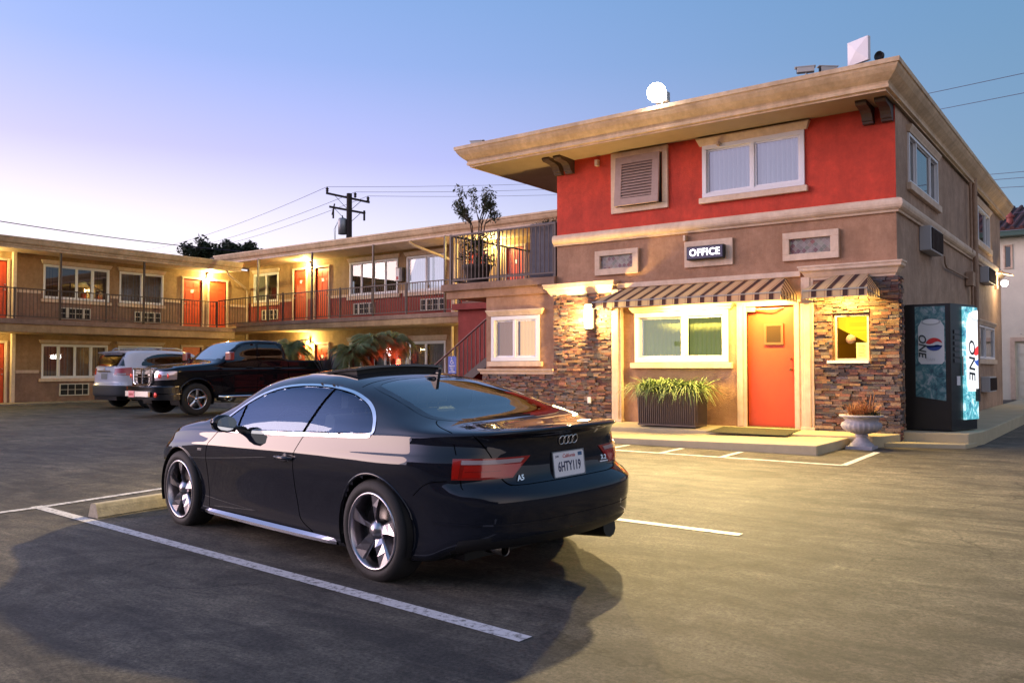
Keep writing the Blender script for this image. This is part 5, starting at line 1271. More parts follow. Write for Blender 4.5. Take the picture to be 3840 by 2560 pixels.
# ================================================================= LAMPS
M_lamp = mat('lit_lamp_glass', (1, .9, .6), .5, emit=(1.0, .80, .38), estr=26)
M_lampw = mat('lit_lamp_white', (1, 1, 1), .5, emit=(1.0, .95, .85), estr=20)
def point(name, loc, col, power, r=.05, parent=None):
    li = bpy.data.lights.new(name, 'POINT'); li.color = col; li.energy = power; li.shadow_soft_size = r
    o = bpy.data.objects.new(name, li); COL.objects.link(o)
    if parent is not None: o.parent = parent; o.location = Vector(loc)-WORLD[parent.name]
    else: o.location = loc
    return o
YEL = (1.0, .82, .28)
def wall_light(base, F, label, power, col=YEL, jelly=True, group='jelly-jar lamps over the motel doors'):
    x, y, z = base; t_ = thing('wall_lamp', base, label, 'lamp', group)
    u, zz = (x, z) if F.ax == 'y' else (y, z); mb = MB(); c = F.P(u, zz, .0); c2 = F.P(u, zz, .06); c3 = F.P(u, zz, .12)
    mb.tube([c, c2], .05, 12); mb.tube([c2, c3], .02, 8); mb.build('bracket', M_rail, t_)
    mb = MB(); mb.lathe([(0, -.02), (.045, -.01), (.05, .03), (.04, .10), (0, .12)][::-1], 14, (c3[0], c3[1], z-.08)); mb.build('globe', M_lamp, t_)
    mb = MB(); mb.lathe([(.055, 0), (.055, .03), (0, .045)], 14, (c3[0], c3[1], z+.03)); mb.build('cap', M_rail, t_)
    q = F.P(u, zz, .30); point('lamp_light', (q[0], q[1], z-.05), col, power, .04, t_)
wall_light((XW, 19.97, 5.16), LX, 'glowing lamp between the two red doors upstairs, left wing', 160)
wall_light((XW, 12.9-1.5, 5.16), LX, 'glowing lamp beside the leftmost upstairs red door', 130)
wall_light((XW, 12.9-1.5, 2.38), LX, 'glowing lamp beside the leftmost ground-floor red door', 90)
wall_light((-26.42, YBW, 5.52), BY, 'glowing lamp between the two red doors upstairs, back wing', 180)
wall_light((-26.42, YBW, 2.46), BY, 'glowing lamp over the ground-floor doors behind the palms', 150)
wall_light((-17.0, YBW, 5.45), BY, 'glowing lamp seen through the terrace railing behind the potted tree', 160)
wall_light((-16.6, 21.98, 2.55), BY, 'glowing lamp under the walkway end beside the stair', 130)
# tall wall sconce on the stone pier
sc = thing('wall_sconce', (-8.43, 13.90, 2.1), 'tall bright glass wall sconce on the left stone pier', 'lamp')
mb = MB(); mb.box(-8.50, -8.36, 13.86, 13.915, 2.12, 2.60); mb.build('back_plate', M_rail, sc)
mb = MB(); mb.lathe([(0, 0), (.075, 0), (.08, .02), (.08, .43), (.075, .45), (0, .45)], 16, (-8.43, 13.775, 2.13)); mb.build('glass_tube', mat('sconce_glass', (1, .95, .8), .5, emit=(1.0, .80, .42), estr=14), sc)
mb = MB(); mb.lathe([(.085, 0), (.085, .015), (0, .015)], 16, (-8.43, 13.775, 2.585)); mb.lathe([(0, -.03), (.05, -.02), (.085, 0), (.085, .015), (0, .015)], 16, (-8.43, 13.775, 2.11)); mb.build('cap', M_rail, sc)
point('lamp_light', (-8.43, 13.66, 2.34), (1, .66, .22), 330, .08, sc)
# strip lights under the awnings
def striplight(x0, x1, y, z, label, power):
    t_ = thing('strip_lamp', ((x0+x1)/2, y, z), label, 'lamp', 'strip lamps hidden under the awnings')
    mb = MB(); mb.box(x0, x1, y-.03, y+.03, z+.0, z+.03); mb.build('housing', M_vinyl, t_)
    mb = MB(); mb.tube([(x0+.03, y, z-.012), (x1-.03, y, z-.012)], .013, 8); mb.build('tube', mat('strip_tube', (1, .9, .6), .5, emit=(1.0, .80, .38), estr=22), t_)
    li = bpy.data.lights.new('lamp_light', 'AREA'); li.shape = 'RECTANGLE'; li.size = x1-x0; li.size_y = .12; li.energy = power; li.color = (1, .66, .16)
    o = bpy.data.objects.new('lamp_light', li); COL.objects.link(o); o.parent = t_; o.location = (0, 0, -.04); o.rotation_euler = (R(14), 0, 0)
def lot_fill_spot(par, x, y, z, d, e):  # added spot without a fixture of its own, pushes light across the lot
    li = bpy.data.lights.new('lamp_light', 'SPOT'); li.color = (1.0, .74, .28); li.energy = e; li.spot_size = R(110); li.spot_blend = 1.0; li.shadow_soft_size = .09
    o = bpy.data.objects.new('lamp_light', li); COL.objects.link(o); o.parent = par; o.location = Vector((x, y, z))-WORLD[par.name]; o.rotation_euler = Vector(d).to_track_quat('-Z', 'Y').to_euler()
striplight(-6.9, -5.7, 13.62, 2.60, 'lit strip lamp under the long awning above the office window', 120)
striplight(-5.25, -4.75, 13.62, 2.60, 'lit strip lamp under the long awning above the red door', 80)
striplight(-3.95, -3.45, 13.60, 2.60, 'lit strip lamp under the short awning above the pay window', 55)
lot_fill_spot(bpy.data.objects['strip_lamp.001'], -5.3, 13.05, 2.40, (.22, -1, .02), 1500)
lot_fill_spot(sc, -8.43, 13.62, 2.36, (.35, -1, -.05), 900)
# far side lamp
fl = thing('wall_lamp', (-2.96, 25.3, 3.35), 'round glowing lamp with a little hood near the far end of the side wall', 'lamp')
mb = MB(); mb.box(-2.955, -2.90, 25.18, 25.42, 3.45, 3.8); mb.prism([(-2.96, 3.95), (-2.55, 3.80), (-2.55, 3.77), (-2.96, 3.88)], 'y', 25.1, 25.5); mb.build('hood', M_cream, fl)
mb = MB(); mb.lathe([(0, -.08), (.06, -.065), (.085, 0), (.07, .065), (0, .085)], 16, (-2.74, 25.3, 3.58)); mb.build('globe', M_lampw, fl)
point('lamp_light', (-2.45, 25.2, 3.5), (1, .75, .4), 45, .06, fl)

# floodlight on the roof edge (the glare of the picture): lights the whole lot
RF = (-6.50, 12.93, 5.87)
rf_ = thing('roof_floodlight', RF, 'dazzling bright floodlight on the roof edge above the red upper wall', 'floodlight')
mb = MB(); mb.tube([(RF[0], 13.1, 5.86), (RF[0], 13.05, 6.02)], .025, 8); mb.box(RF[0]-.12, RF[0]+.12, 13.0, 13.14, 5.95, 6.12); mb.build('housing', M_galv, rf_, bevel=.01)
mb = MB(); mb.lathe([(0, -.165), (.08, -.145), (.14, -.085), (.165, 0), (.14, .085), (.08, .145), (0, .165)], 24, (RF[0], 12.86, 6.07)); mb.build('lamp_glass', mat('flood_glass', (1, 1, 1), .4, emit=(1, .93, .85), estr=40), rf_)
li = bpy.data.lights.new('lamp_light', 'SPOT'); li.color = (1.0, .75, .36); li.energy = 5600; li.spot_size = R(128); li.spot_blend = .9; li.shadow_soft_size = .10
o = bpy.data.objects.new('lamp_light', li); COL.objects.link(o); o.parent = rf_; o.location = (0, -.30, .16); o.rotation_euler = Vector((.50, -1.0, -.66)).to_track_quat('-Z', 'Y').to_euler()
# ================================================================= OFFICE SIGN
sg_ = thing('office_sign', (-6.08, 13.96, 3.29), 'small black backlit box sign reading OFFICE above the awning', 'sign')
mb = MB(); mb.box(-6.43, -5.73, 13.85, 13.958, 3.29, 3.53); mb.build('housing', M_black, sg_, bevel=.012)
mb = MB(); mb.box(-6.41, -5.75, 13.842, 13.849, 3.31, 3.51); mb.build('face', mat('sign_face', (.02, .016, .03), .4, emit=(.30, .22, .45), estr=.12), sg_)
text_obj('lettering', 'OFFICE', .172, mat('lit_letters', (1, 1, 1), .5, emit=(1, .97, 1), estr=2.6), MX(wl(sg_, (-6.08, 13.838, 3.408)), (1, 0, 0), (0, 0, 1)), sg_, bold=.0034, xs=.98, depth=.002, space=1.08)

# ================================================================= ROOF GEAR
def camera_box(x, y, z, rz, label):
    z += .09
    t_ = thing('security_camera', (x, y, z), label, 'camera', 'security cameras on the office roof edge', rz)
    mb = MB(); mb.box(-.14, .12, -.05, .05, .09, .17); mb.prism([(-.16, .17), (.14, .17), (.14, .182), (-.18, .182)], 'y', -.056, .056); mb.build('housing', mat('camera_shell', (.55, .50, .46), .5), t_, world=False, bevel=.008)
    mb = MB(); mb.box(-.146, -.14, -.04, .04, .095, .165); mb.build('lens_window', M_dark, t_, world=False)
    mb = MB(); mb.tube([(0, 0, 0), (0, 0, .10)], .02, 8); mb.tube([(.1, 0, .02), (.0, 0, .05)], .015, 6); mb.build('bracket', M_galv, t_, world=False)
camera_box(-4.12, 13.35, 5.87, R(20), 'grey security camera on the roof edge, left one of the pair beside the antenna')
camera_box(-3.83, 13.55, 5.87, R(40), 'grey box security camera on the roof edge, nearest the white panel antenna')
camera_box(-10.9, 13.4, 5.80, R(200), 'small grey camera box alone at the far left tip of the roof edge')
an = thing('panel_antenna', (-3.36, 13.5, 5.87), 'square white panel antenna with a pyramid face on a short roof mast', 'antenna', None, R(-24))
mb = MB(); s2 = .182
mb.add([(-s2, -.03, -s2), (s2, -.03, -s2), (s2, -.03, s2), (-s2, -.03, s2), (0, -.075, 0)], [(0, 1, 4), (1, 2, 4), (2, 3, 4), (3, 0, 4)]); mb.box(-s2-.006, s2+.006, -.03, .03, -s2-.006, s2+.006)
mb.v = [(v[0], v[1], v[2]+.39) for v in mb.v]; mb.build('panel', mat('antenna_white', (.70, .66, .68), .5), an, world=False, bevel=.006)
mb = MB(); mb.tube([(0, .03, 0), (0, .03, .3)], .02, 8); mb.build('mast', M_dark, an, world=False)
dr = thing('siren_horn', (-3.06, 13.5, 5.87), 'small round black horn on the roof corner right of the panel antenna', 'horn', None, R(-20))
mb = MB(); mb.lathe([(0, .02), (.06, .0), (.072, -.03), (.075, -.03), (.07, .02), (.03, .06), (0, .07)], 18, (0, 0, .25), ax='y'); mb.build('bell', M_black, dr, world=False)
mb = MB(); mb.tube([(0, .03, 0), (0, .03, .2)], .01, 6); mb.build('stem', M_galv, dr, world=False)

# ================================================================= VENDING MACHINE
vm = thing('vending_machine', (-2.62, 14.9, .38), 'tall black drinks machine with lit can picture on its front, beside the stone corner', 'vending machine')
P0, P1, P2, P3 = Vector((-2.96, 14.42)), Vector((-2.30, 14.42)), Vector((-2.055, 15.20)), Vector((-2.93, 15.30))
mb = MB(); mb.prism([tuple(P0), tuple(P1), tuple(P2), tuple(P3)], 'z', .40, 2.37); mb.build('cabinet', mat('machine_black', (.012, .011, .011), .3), vm, bevel=.012)
fd = (P2-P1).normalized(); fn_ = Vector((fd.y, -fd.x))
def vq(mb, u0, u1, z0, z1, o, mi=0):
    a, b = P1+fd*u0+fn_*o, P1+fd*u1+fn_*o; mb.add([(a.x, a.y, z0), (b.x, b.y, z0), (b.x, b.y, z1), (a.x, a.y, z1)], [(0, 1, 2, 3)], mi)
def art(poly_list, name, m, parent, place):
    mb = MB()
    for poly in poly_list: mb.add([place(*p) for p in poly], [tuple(range(len(poly)))])
    return mb.build(name, m, parent, fix=False)
def water_mat(name, e):
    m = bpy.data.materials.new(name); m.use_nodes = True; nt = m.node_tree; n = nt.nodes; l = nt.links; b = n['Principled BSDF']; b.inputs['Roughness'].default_value = .25
    tc = n.new('ShaderNodeTexCoord'); nz = n.new('ShaderNodeTexNoise'); nz.inputs['Scale'].default_value = 5; nz.inputs['Detail'].default_value = 9; nz.inputs['Roughness'].default_value = .7; nz.inputs['Distortion'].default_value = 1.6
    rp = n.new('ShaderNodeValToRGB'); rp.color_ramp.elements[0].position = .36; rp.color_ramp.elements[0].color = (.02, .10, .17, 1); rp.color_ramp.elements[1].position = .66; rp.color_ramp.elements[1].color = (.75, .85, .9, 1)
    k = rp.color_ramp.elements.new(.5); k.color = (.10, .38, .42, 1)
    if e < .5:
        for q in rp.color_ramp.elements: q.color = tuple(v*.38+.02 for v in q.color[:3])+(1,)
    l.new(tc.outputs['Object'], nz.inputs['Vector']); l.new(nz.outputs['Fac'], rp.inputs[0]); l.new(rp.outputs[0], b.inputs['Base Color'])
    l.new(rp.outputs[0], b.inputs['Emission Color']); b.inputs['Emission Strength'].default_value = e; return m
def can_art(parent, place, uc, zc_, hw, hh, lit, cut, rot_text):
    """picture of a soda can with a red and blue disc; place(u, z, o) -> world point"""
    e = 1.35 if lit else .03
    def pm(nm, c): return mat(nm+('_lit' if lit else ''), tuple(v*(1 if lit else .65) for v in c), .3, emit=c, estr=e)
    ell = lambda cx, cz, rx, rz_, n=28: [(cx+rx*math.cos(2*PI*k/n), cz+rz_*math.sin(2*PI*k/n)) for k in range(n)]
    cl = lambda poly: [(max(cut[0], min(cut[1], u)), z) for u, z in poly]
    body_ = [(uc-hw, zc_-hh*.86), (uc-hw*.8, zc_-hh), (uc+hw*.8, zc_-hh), (uc+hw, zc_-hh*.86), (uc+hw, zc_+hh*.72), (uc+hw*.72, zc_+hh), (uc-hw*.72, zc_+hh), (uc-hw, zc_+hh*.72)]
    pl_ = lambda o: (lambda u, z: place(u, z, o))
    art([cl(body_)], 'can_picture', pm('can_white', (.72, .74, .76)), parent, pl_(.006))
    art([cl(ell(uc, zc_+hh*.93, hw*.74, hh*.15))], 'can_top', pm('can_grey', (.42, .45, .47)), parent, pl_(.009))
    art([cl(ell(uc, zc_+hh*.95, hw*.62, hh*.11))], 'can_top', pm('can_light', (.8, .82, .84)), parent, pl_(.011))
    r = hw*(.64 if not lit else .5); cx = uc+hw*(.22 if not lit else .06); cz = zc_-hh*.10
    up = [(cx+r*math.cos(t), cz+r*.86*math.sin(t)) for t in [R(10+160*k/16) for k in range(17)]]+[(cx-r*.95+r*1.93*k/10, cz+r*.20-r*.22*math.sin(PI*2*(k/10)+.3)*.8) for k in range(11)]
    lo = [(cx+r*math.cos(t), cz+r*.86*math.sin(t)) for t in [R(-170+160*k/16) for k in range(17)]]+[(cx+r*.95-r*1.93*k/10, cz-r*.22-r*.22*math.sin(PI*2*((10-k)/10)+.3)*.8) for k in range(11)]
    art([cl(up)], 'red_half', pm('disc_red', (.62, .02, .02)), parent, pl_(.010)); art([cl(lo)], 'blue_half', pm('disc_blue', (.02, .06, .28)), parent, pl_(.010))
    return rot_text
sideP = lambda u, z, o=0: (u, 14.42-.001-o, z)
art([[(-2.80, .92), (-2.37, .86), (-2.37, 2.33), (-2.80, 2.33)]], 'side_picture', water_mat('water_picture', .03), vm, lambda u, z: sideP(u, z, .004))
can_art(vm, sideP, -2.57, 1.77, .185, .34, False, (-2.79, -2.375), None)
text_obj('can_lettering', 'ONE', .15, mat('can_ink', (.02, .03, .03), .4), MX(wl(vm, (-2.70, 14.405, 1.72)), (0, 0, -1), (1, 0, 0)), vm, bold=.003, italic=.2, xs=1.15, depth=.001)
text_obj('can_small_print', 'CAN', .06, mat('can_print', (.35, .36, .38), .4), MX(wl(vm, (-2.58, 14.405, 1.50)), (1, 0, 0), (0, 0, 1)), vm, depth=.001)
def frontP(u, z, o=0): a = P1+fd*u+fn_*(o+.001); return (a.x, a.y, z)
mb = MB(); 
for (a, b, z0, z1, o) in ((.36, .80, .56, 2.33, .03),): mb.add([frontP(a, z0, 0), frontP(b, z0, 0), frontP(b, z1, 0), frontP(a, z1, 0), frontP(a, z0, o), frontP(b, z0, o), frontP(b, z1, o), frontP(a, z1, o)], [(0,3,2,1),(4,5,6,7),(0,1,5,4),(1,2,6,5),(2,3,7,6),(3,0,4,7)])
mb.build('lit_front_panel', water_mat('water_picture_lit', 1.25), vm)
frP = lambda u, z, o=0: frontP(u, z, .031+o)
can_art(vm, frP, .80, 1.62, .38, .62, True, (.37, .79), None)
q = P1+fd*.56+fn_*.050
text_obj('front_lettering', 'ONE', .27, mat('front_ink', (.01, .02, .03), .4), MX(wl(vm, (q.x, q.y, 1.50)), (0, 0, -1), (fd.x, fd.y, 0)), vm, bold=.003, xs=1.15, depth=.001, italic=.1)
mb = MB(); 
for k in range(5): vq(mb, .10, .22, 1.62-k*.0, 1.64, .004)
mb = MB(); mb.add([frontP(.17, 1.10, .0), frontP(.27, 1.10, 0), frontP(.27, 1.24, 0), frontP(.17, 1.24, 0), frontP(.17, 1.10, .01), frontP(.27, 1.10, .01), frontP(.27, 1.24, .01), frontP(.17, 1.24, .01)], [(0,3,2,1),(4,5,6,7),(0,1,5,4),(1,2,6,5),(2,3,7,6),(3,0,4,7)]); mb.build('price_sticker', M_vinyl, vm)
mb = MB()
for k in range(6): mb.add([frontP(.10, 1.9-k*.09, .0), frontP(.27, 1.9-k*.09, 0), frontP(.27, 1.96-k*.09, 0), frontP(.10, 1.96-k*.09, 0), frontP(.10, 1.9-k*.09, .012), frontP(.27, 1.9-k*.09, .012), frontP(.27, 1.96-k*.09, .012), frontP(.10, 1.96-k*.09, .012)], [(0,3,2,1),(4,5,6,7),(0,1,5,4),(1,2,6,5),(2,3,7,6),(3,0,4,7)])
mb.build('selection_buttons', mat('button_grey', (.05, .05, .055), .3), vm)
mb = MB(); mb.add([frontP(.70, .84, .03), frontP(.80, .84, .03), frontP(.80, 1.04, .03), frontP(.70, 1.04, .03), frontP(.70, .84, .06), frontP(.80, .84, .06), frontP(.80, 1.04, .06), frontP(.70, 1.04, .06)], [(0,3,2,1),(4,5,6,7),(0,1,5,4),(1,2,6,5),(2,3,7,6),(3,0,4,7)]); mb.build('coin_slot', M_black, vm)
mb = MB(); mb.tube([frontP(.33, 1.25, .02), frontP(.33, 1.55, .02)], .010, 6); mb.build('handle', M_steel, vm)

# ================================================================= URN, PLANTER, POTS
un = thing('stone_urn', (-3.33, 13.25, .155), 'fluted grey stone garden urn on a pedestal at the end of the walk', 'urn')
M_urn = mat('urn_stone', (.40, .38, .42), .85, noise=.3, nscale=12, bump=.4, bscale=90, bdist=.003)
mb = MB(); c = (-3.33, 13.25, .155)
mb.box(c[0]-.185, c[0]+.185, c[1]-.185, c[1]+.185, c[2], c[2]+.05); 
mb.lathe([(.175, .05), (.165, .075), (.12, .115), (.085, .16), (.075, .185), (.095, .195), (.095, .215), (.075, .225)], 32, c); mb.build('pedestal', M_urn, un)
mb = MB()
prof = [(.06, .222), (.12, .235), (.20, .265), (.255, .305), (.275, .35), (.262, .39), (.235, .415), (.232, .43), (.245, .45), (.27, .475)]
mb.lathe([(r, z) for r, z in prof], 72, c, flute=lambda j, t: (.075*abs(math.sin(t*12)) if 1 <= j <= 5 else 0))
mb.lathe([(.26, .468), (.30, .478), (.315, .492), (.31, .510), (.29, .515), (.25, .500), (.2, .47), (0, .46)], 40, c); mb.build('bowl', M_urn, un)
def blades(name, base, n, h, spread, m, w=.008, droop=.3, seed=1, rx=.0, ry=.0, seg=5, cat=None, label=None, lo=.5, group=None, lean=0, parent=None):
    g = random.Random(seed); mb = MB()
    for i in range(n):
        bx, by = base[0]+g.uniform(-rx, rx), base[1]+g.uniform(-ry, ry); a = g.uniform(0, 2*PI); H = h*g.uniform(lo, 1.0); s_ = spread*g.uniform(.15, 1); ww = w*g.uniform(.6, 1.2); dr_ = droop*g.uniform(.4, 1.3)
        pts = []
        for k in range(seg+1):
            t = k/seg; r = s_*(t**1.2); z = H*(t*(1.0)-dr_*1.6*t**2.6); pts.append(Vector((bx+math.cos(a)*r, by+math.sin(a)*r, base[2]+z)))
        u = Vector((-math.sin(a), math.cos(a), 0)); vs = []
        for k, p in enumerate(pts): q = ww*(1-(k/seg)**2.0*.92); vs += [p-u*q, p+u*q]
        mb.add(vs, [(2*k, 2*k+1, 2*k+3, 2*k+2) for k in range(seg)])
    o = mb.build(name, m, parent, fix=False)
    if parent is None:
        rebase(o, base); tag(o, label, cat, group)
    return o
M_dry = mat('dry_leaves', (.42, .17, .06), .8, col2=(.20, .09, .04), nscale=18); M_drk = mat('dark_leaf', (.02, .035, .015), .7)
blades('ornamental_grass', (-3.33, 13.25, .60), 520, .30, .30, M_dry, w=.006, droop=.08, seed=3, rx=.14, ry=.14, cat='plant', label='dry orange-brown grass plant growing in the fluted stone urn', lo=.35)
blades('ornamental_grass', (-3.17, 13.20, .60), 160, .20, .16, M_drk, w=.010, droop=.25, seed=4, rx=.06, ry=.06, cat='plant', label='dark green tuft at the right rim of the stone urn')
mb = MB(); g = random.Random(9)
for (dx_, h_) in ((.08, .30), (.12, .40), (.17, .44), (.02, .28), (-.02, .24)):
    b0 = Vector((-3.33+dx_, 13.22, .62)); mb.tube([b0, b0+Vector((.01, 0, h_*.5)), b0+Vector((-.02 if dx_ < .1 else .03, 0, h_*.85)), b0+Vector((-.05 if dx_ < .1 else .0, 0, h_))], [.012, .014, .008, .002], 5)
o = mb.build('flower_stalks', M_dry, None); rebase(o, (-3.25, 13.22, .62)); tag(o, 'curling dry orange stalks rising at the right of the stone urn', 'plant')
pb = thing('planter_box', (-6.62, 13.66, .35), 'long ribbed brown planter box below the office window', 'planter')
mb = MB(); M_pl = mat('planter_brown', (.13, .092, .080), .6, noise=.2, nscale=10)
z0_, z1_ = .355, .93
mb.add([(-7.17, 13.42, z0_), (-6.08, 13.42, z0_), (-6.08, 13.86, z0_), (-7.17, 13.86, z0_), (-7.20, 13.40, z1_), (-6.05, 13.40, z1_), (-6.05, 13.88, z1_), (-7.20, 13.88, z1_)], [(0,3,2,1),(0,1,5,4),(1,2,6,5),(2,3,7,6),(3,0,4,7)])
for i in range(28): x = -7.16+i*.0395; mb.box(x, x+.012, 13.392, 13.412, z0_+.03, z1_-.01)
for i in range(10): y = 13.43+i*.044; mb.box(-6.068, -6.045, y, y+.012, z0_+.03, z1_-.01)
mb.box(-7.21, -6.04, 13.39, 13.42, z1_-.04, z1_+.015); mb.box(-6.07, -6.04, 13.42, 13.88, z1_-.04, z1_+.015); mb.box(-7.18, -6.07, 13.41, 13.87, z0_, z0_+.035); mb.build('box', M_pl, pb)
mb = MB(); mb.box(-7.18, -6.07, 13.42, 13.87, .86, .90); mb.build('soil', mat('soil', (.03, .02, .015), .9), pb)
M_spid = mat('spider_leaf', (.27, .36, .13), .55, col2=(.09, .17, .05), nscale=9)
g = random.Random(4)
for k in range(6):
    x = -7.06+k*.178; blades('spider_plant', (x, 13.60+g.uniform(-.05, .05), .90), 190, .58, .74, M_spid, w=.016, droop=.66, seed=30+k, rx=.08, ry=.12, cat='plant', lo=.55,
        label='%s spider plant clump in the ribbed planter box, counted from the left' % ['first', 'second', 'third', 'fourth', 'fifth', 'sixth'][k], group='spider plants in the planter box')
# doormat
mb = MB(); mb.box(-5.75, -4.42, 13.10, 13.84, .001, .009); o = mb.build('doormat', mat('doormat_green', (.07, .07, .035), .95, noise=.4, nscale=60, bump=.5, bscale=200), None)
o.location = (0, 0, 0)
for v in o.data.vertices: v.co.z += .300+.06*(v.co.y-13.0)
rebase(o, (-5.08, 13.4, .33)); tag(o, 'dark green doormat on the concrete in front of the red office door', 'doormat')
# potted tree on the terrace
pt = thing('flower_pot', (-11.85, 14.6, 3.2), 'round dark ribbed pot standing on the roof terrace behind the railing', 'pot')
mb = MB(); mb.lathe([(0, 0), (.20, 0), (.22, .03), (.29, .36), (.33, .38), (.34, .47), (.30, .48), (.29, .42), (0, .40)], 28, (-11.85, 14.6, 3.2)); mb.build('pot', mat('pot_clay', (.085, .065, .055), .85, noise=.3, nscale=12, bump=.4, bscale=40), pt)
def leaf_cloud(mb, pts, r, n, s_, g, m=0, flat=.6, hang=0):
    for c in pts:
        for _ in range(n):
            d = Vector((g.gauss(0, 1), g.gauss(0, 1), g.gauss(0, 1))); d.normalize(); p = Vector(c)+d*r*(g.random()**.45)
            a = Vector((g.gauss(0, 1), g.gauss(0, 1), g.gauss(0, .5)-hang)).normalized(); b = a.cross(Vector((g.gauss(0, 1), g.gauss(0, 1), g.gauss(0, 1)))).normalized(); q = s_*g.uniform(.6, 1.25)
            mb.add([p-a*q, p+b*q*flat*.5, p+a*q, p-b*q*flat*.5], [(0, 1, 2, 3)], m)
g = random.Random(21); M_lf = mat('ficus_leaf', (.055, .075, .025), .6, col2=(.02, .03, .012), nscale=6); M_bark = mat('bark', (.11, .075, .05), .9, noise=.4, nscale=20)
ft = thing('ficus_tree', (-11.85, 14.6, 3.6), 'small bushy tree growing from the round pot on the roof terrace', 'tree')
mb = MB(); B0 = Vector((-11.85, 14.6, 3.55)); tips = []
for k in range(5):
    a = k*1.3+.4; p1 = B0+Vector((math.cos(a)*.04, math.sin(a)*.04, 0)); p2 = B0+Vector((math.cos(a)*.10, math.sin(a)*.10, .55)); p3 = B0+Vector((math.cos(a)*.18, math.sin(a)*.18, 1.05)); mb.tube([p1, p2, p3], [.028, .02, .013], 6)
    for j in range(4):
        b = a+g.uniform(-1.1, 1.1); e = p3+Vector((math.cos(b)*g.uniform(.12, .42), math.sin(b)*g.uniform(.12, .42), g.uniform(.2, .72))); mid = (p3+e)/2+Vector((0, 0, -.03)); mb.tube([p3, mid, e], [.011, .008, .004], 5); tips.append(e); tips.append(mid*.4+e*.6+Vector((g.uniform(-.08, .08), g.uniform(-.08, .08), g.uniform(-.05, .05))))
mb.build('trunk', M_bark, ft)
mb = MB(); leaf_cloud(mb, tips, .12, 34, .050, g, hang=.8); low = [B0+Vector((g.uniform(-.28, .32), g.uniform(-.25, .25), g.uniform(.15, .85))) for _ in range(26)]; leaf_cloud(mb, low, .15, 34, .05, g, hang=.5)
mb.build('crown', M_lf, ft, fix=False)
blades('hanging_plant', (-9.85, 14.6, 4.35), 260, .34, .42, mat('grass_leaf', (.045, .07, .03), .7), w=.008, droop=.6, seed=8, rx=.30, ry=.15, cat='plant', label='spiky dark green plant showing over the grey boards at the terrace end')
mb = MB(); mb.box(-10.1, -9.38, 14.3, 14.9, 3.2, 4.3); o = mb.build('grey_planter', mat('grey_boards', (0, 0, 0)), None); rebase(o, (-9.74, 14.6, 3.2)); tag(o, 'tall grey box planter behind the terrace boards', 'planter')
# palms and yucca in the bed by the back wing
M_palm = mat('palm_leaf', (.17, .21, .06), .6, col2=(.08, .11, .03), nscale=4)
def palm(x, y, h, r, seed, label, nfr=34):
    g = random.Random(seed); t_ = thing('pygmy_palm', (x, y, .2), label, 'palm', 'pygmy palms in the bed by the back wing')
    mb = MB(); mb.tube([(x, y, .2), (x+.05, y, h*.5), (x, y, h)], [.09, .075, .07], 8); mb.build('trunk', M_bark, t_); mb = MB()
    for i in range(nfr):
        a = 2*PI*i/nfr+g.uniform(-.15, .15); el = g.uniform(.05, 1.15); L_ = r*g.uniform(.85, 1.2); prev = Vector((x, y, h)); n = 12; d = Vector((math.cos(a)*math.cos(el), math.sin(a)*math.cos(el), math.sin(el)))
        pts = [prev.copy()]
        for k in range(n): d = (d+Vector((0, 0, -.155))).normalized(); prev = prev+d*L_/n; pts.append(prev.copy())
        mb.tube(pts[::2]+[pts[-1]] if n % 2 else pts[::2], .008, 4, cap=False)
        u = Vector((-math.sin(a), math.cos(a), 0))
        for k in range(1, n):
            for s_ in (-1, 1):
                for e in (0, .25, .5, .75):
                    p = pts[k]+(pts[min(n, k+1)]-pts[k])*e; ll = (.34*math.sin(PI*(k+e)/(n+1.5))+.06)*g.uniform(.8, 1.1); f_ = (pts[k]-pts[k-1]).normalized()
                    q = p+(u*s_*.62+f_*.45+Vector((0, 0, -.25-.3*g.random()))).normalized()*ll; w_ = f_*.0065; mb.add([p-w_, p+w_, q+w_*.3, q-w_*.3], [(0, 1, 2, 3)])
    mb.build('fronds', M_palm, t_, fix=False)
def atg(px, py, D): q = at(px, py, D); return q.x, q.y
palm(*atg(1088, 1290, 26.5), 2.0, .80, 1, 'pygmy palm directly behind the pickup truck bed')
palm(*atg(1392, 1290, 24.5), 2.15, .78, 2, 'pygmy palm at the left of the tall pair, leaning low over the coupe roof'.replace('tall pair, leaning low over the coupe roof', 'pair above the coupe roof'))
palm(*atg(1472, 1290, 25), 2.2, .78, 3, 'pygmy palm at the right of the pair above the coupe roof')
palm(*atg(1318, 1330, 23.8), 1.75, .80, 4, 'low drooping palm between the spiky yucca and the taller palms')
yc = blades('yucca', (*atg(1226, 1400, 22.5), .95), 90, .95, .55, mat('yucca_leaf', (.045, .045, .05), .6), w=.026, droop=.02, seed=12, rx=.03, ry=.03, cat='yucca', label='spiky dark yucca with stiff pointed leaves beside the pickup truck tail', lo=.6)
# planting bed with low kerb
mb = MB(); mb.box(-23.8, -13.6, 15.0, 15.12, .15, .32); mb.box(-23.8, -23.68, 15.12, 19.6, .15, .32); o = mb.build('bed_kerb', M_kerb, None); tag(o, kind='structure')
mb = MB(); mb.box(-23.68, -13.6, 15.12, 19.6, .17, .27); o = mb.build('planting_bed', mat('soil', (0, 0, 0)), None); tag(o, kind='structure')
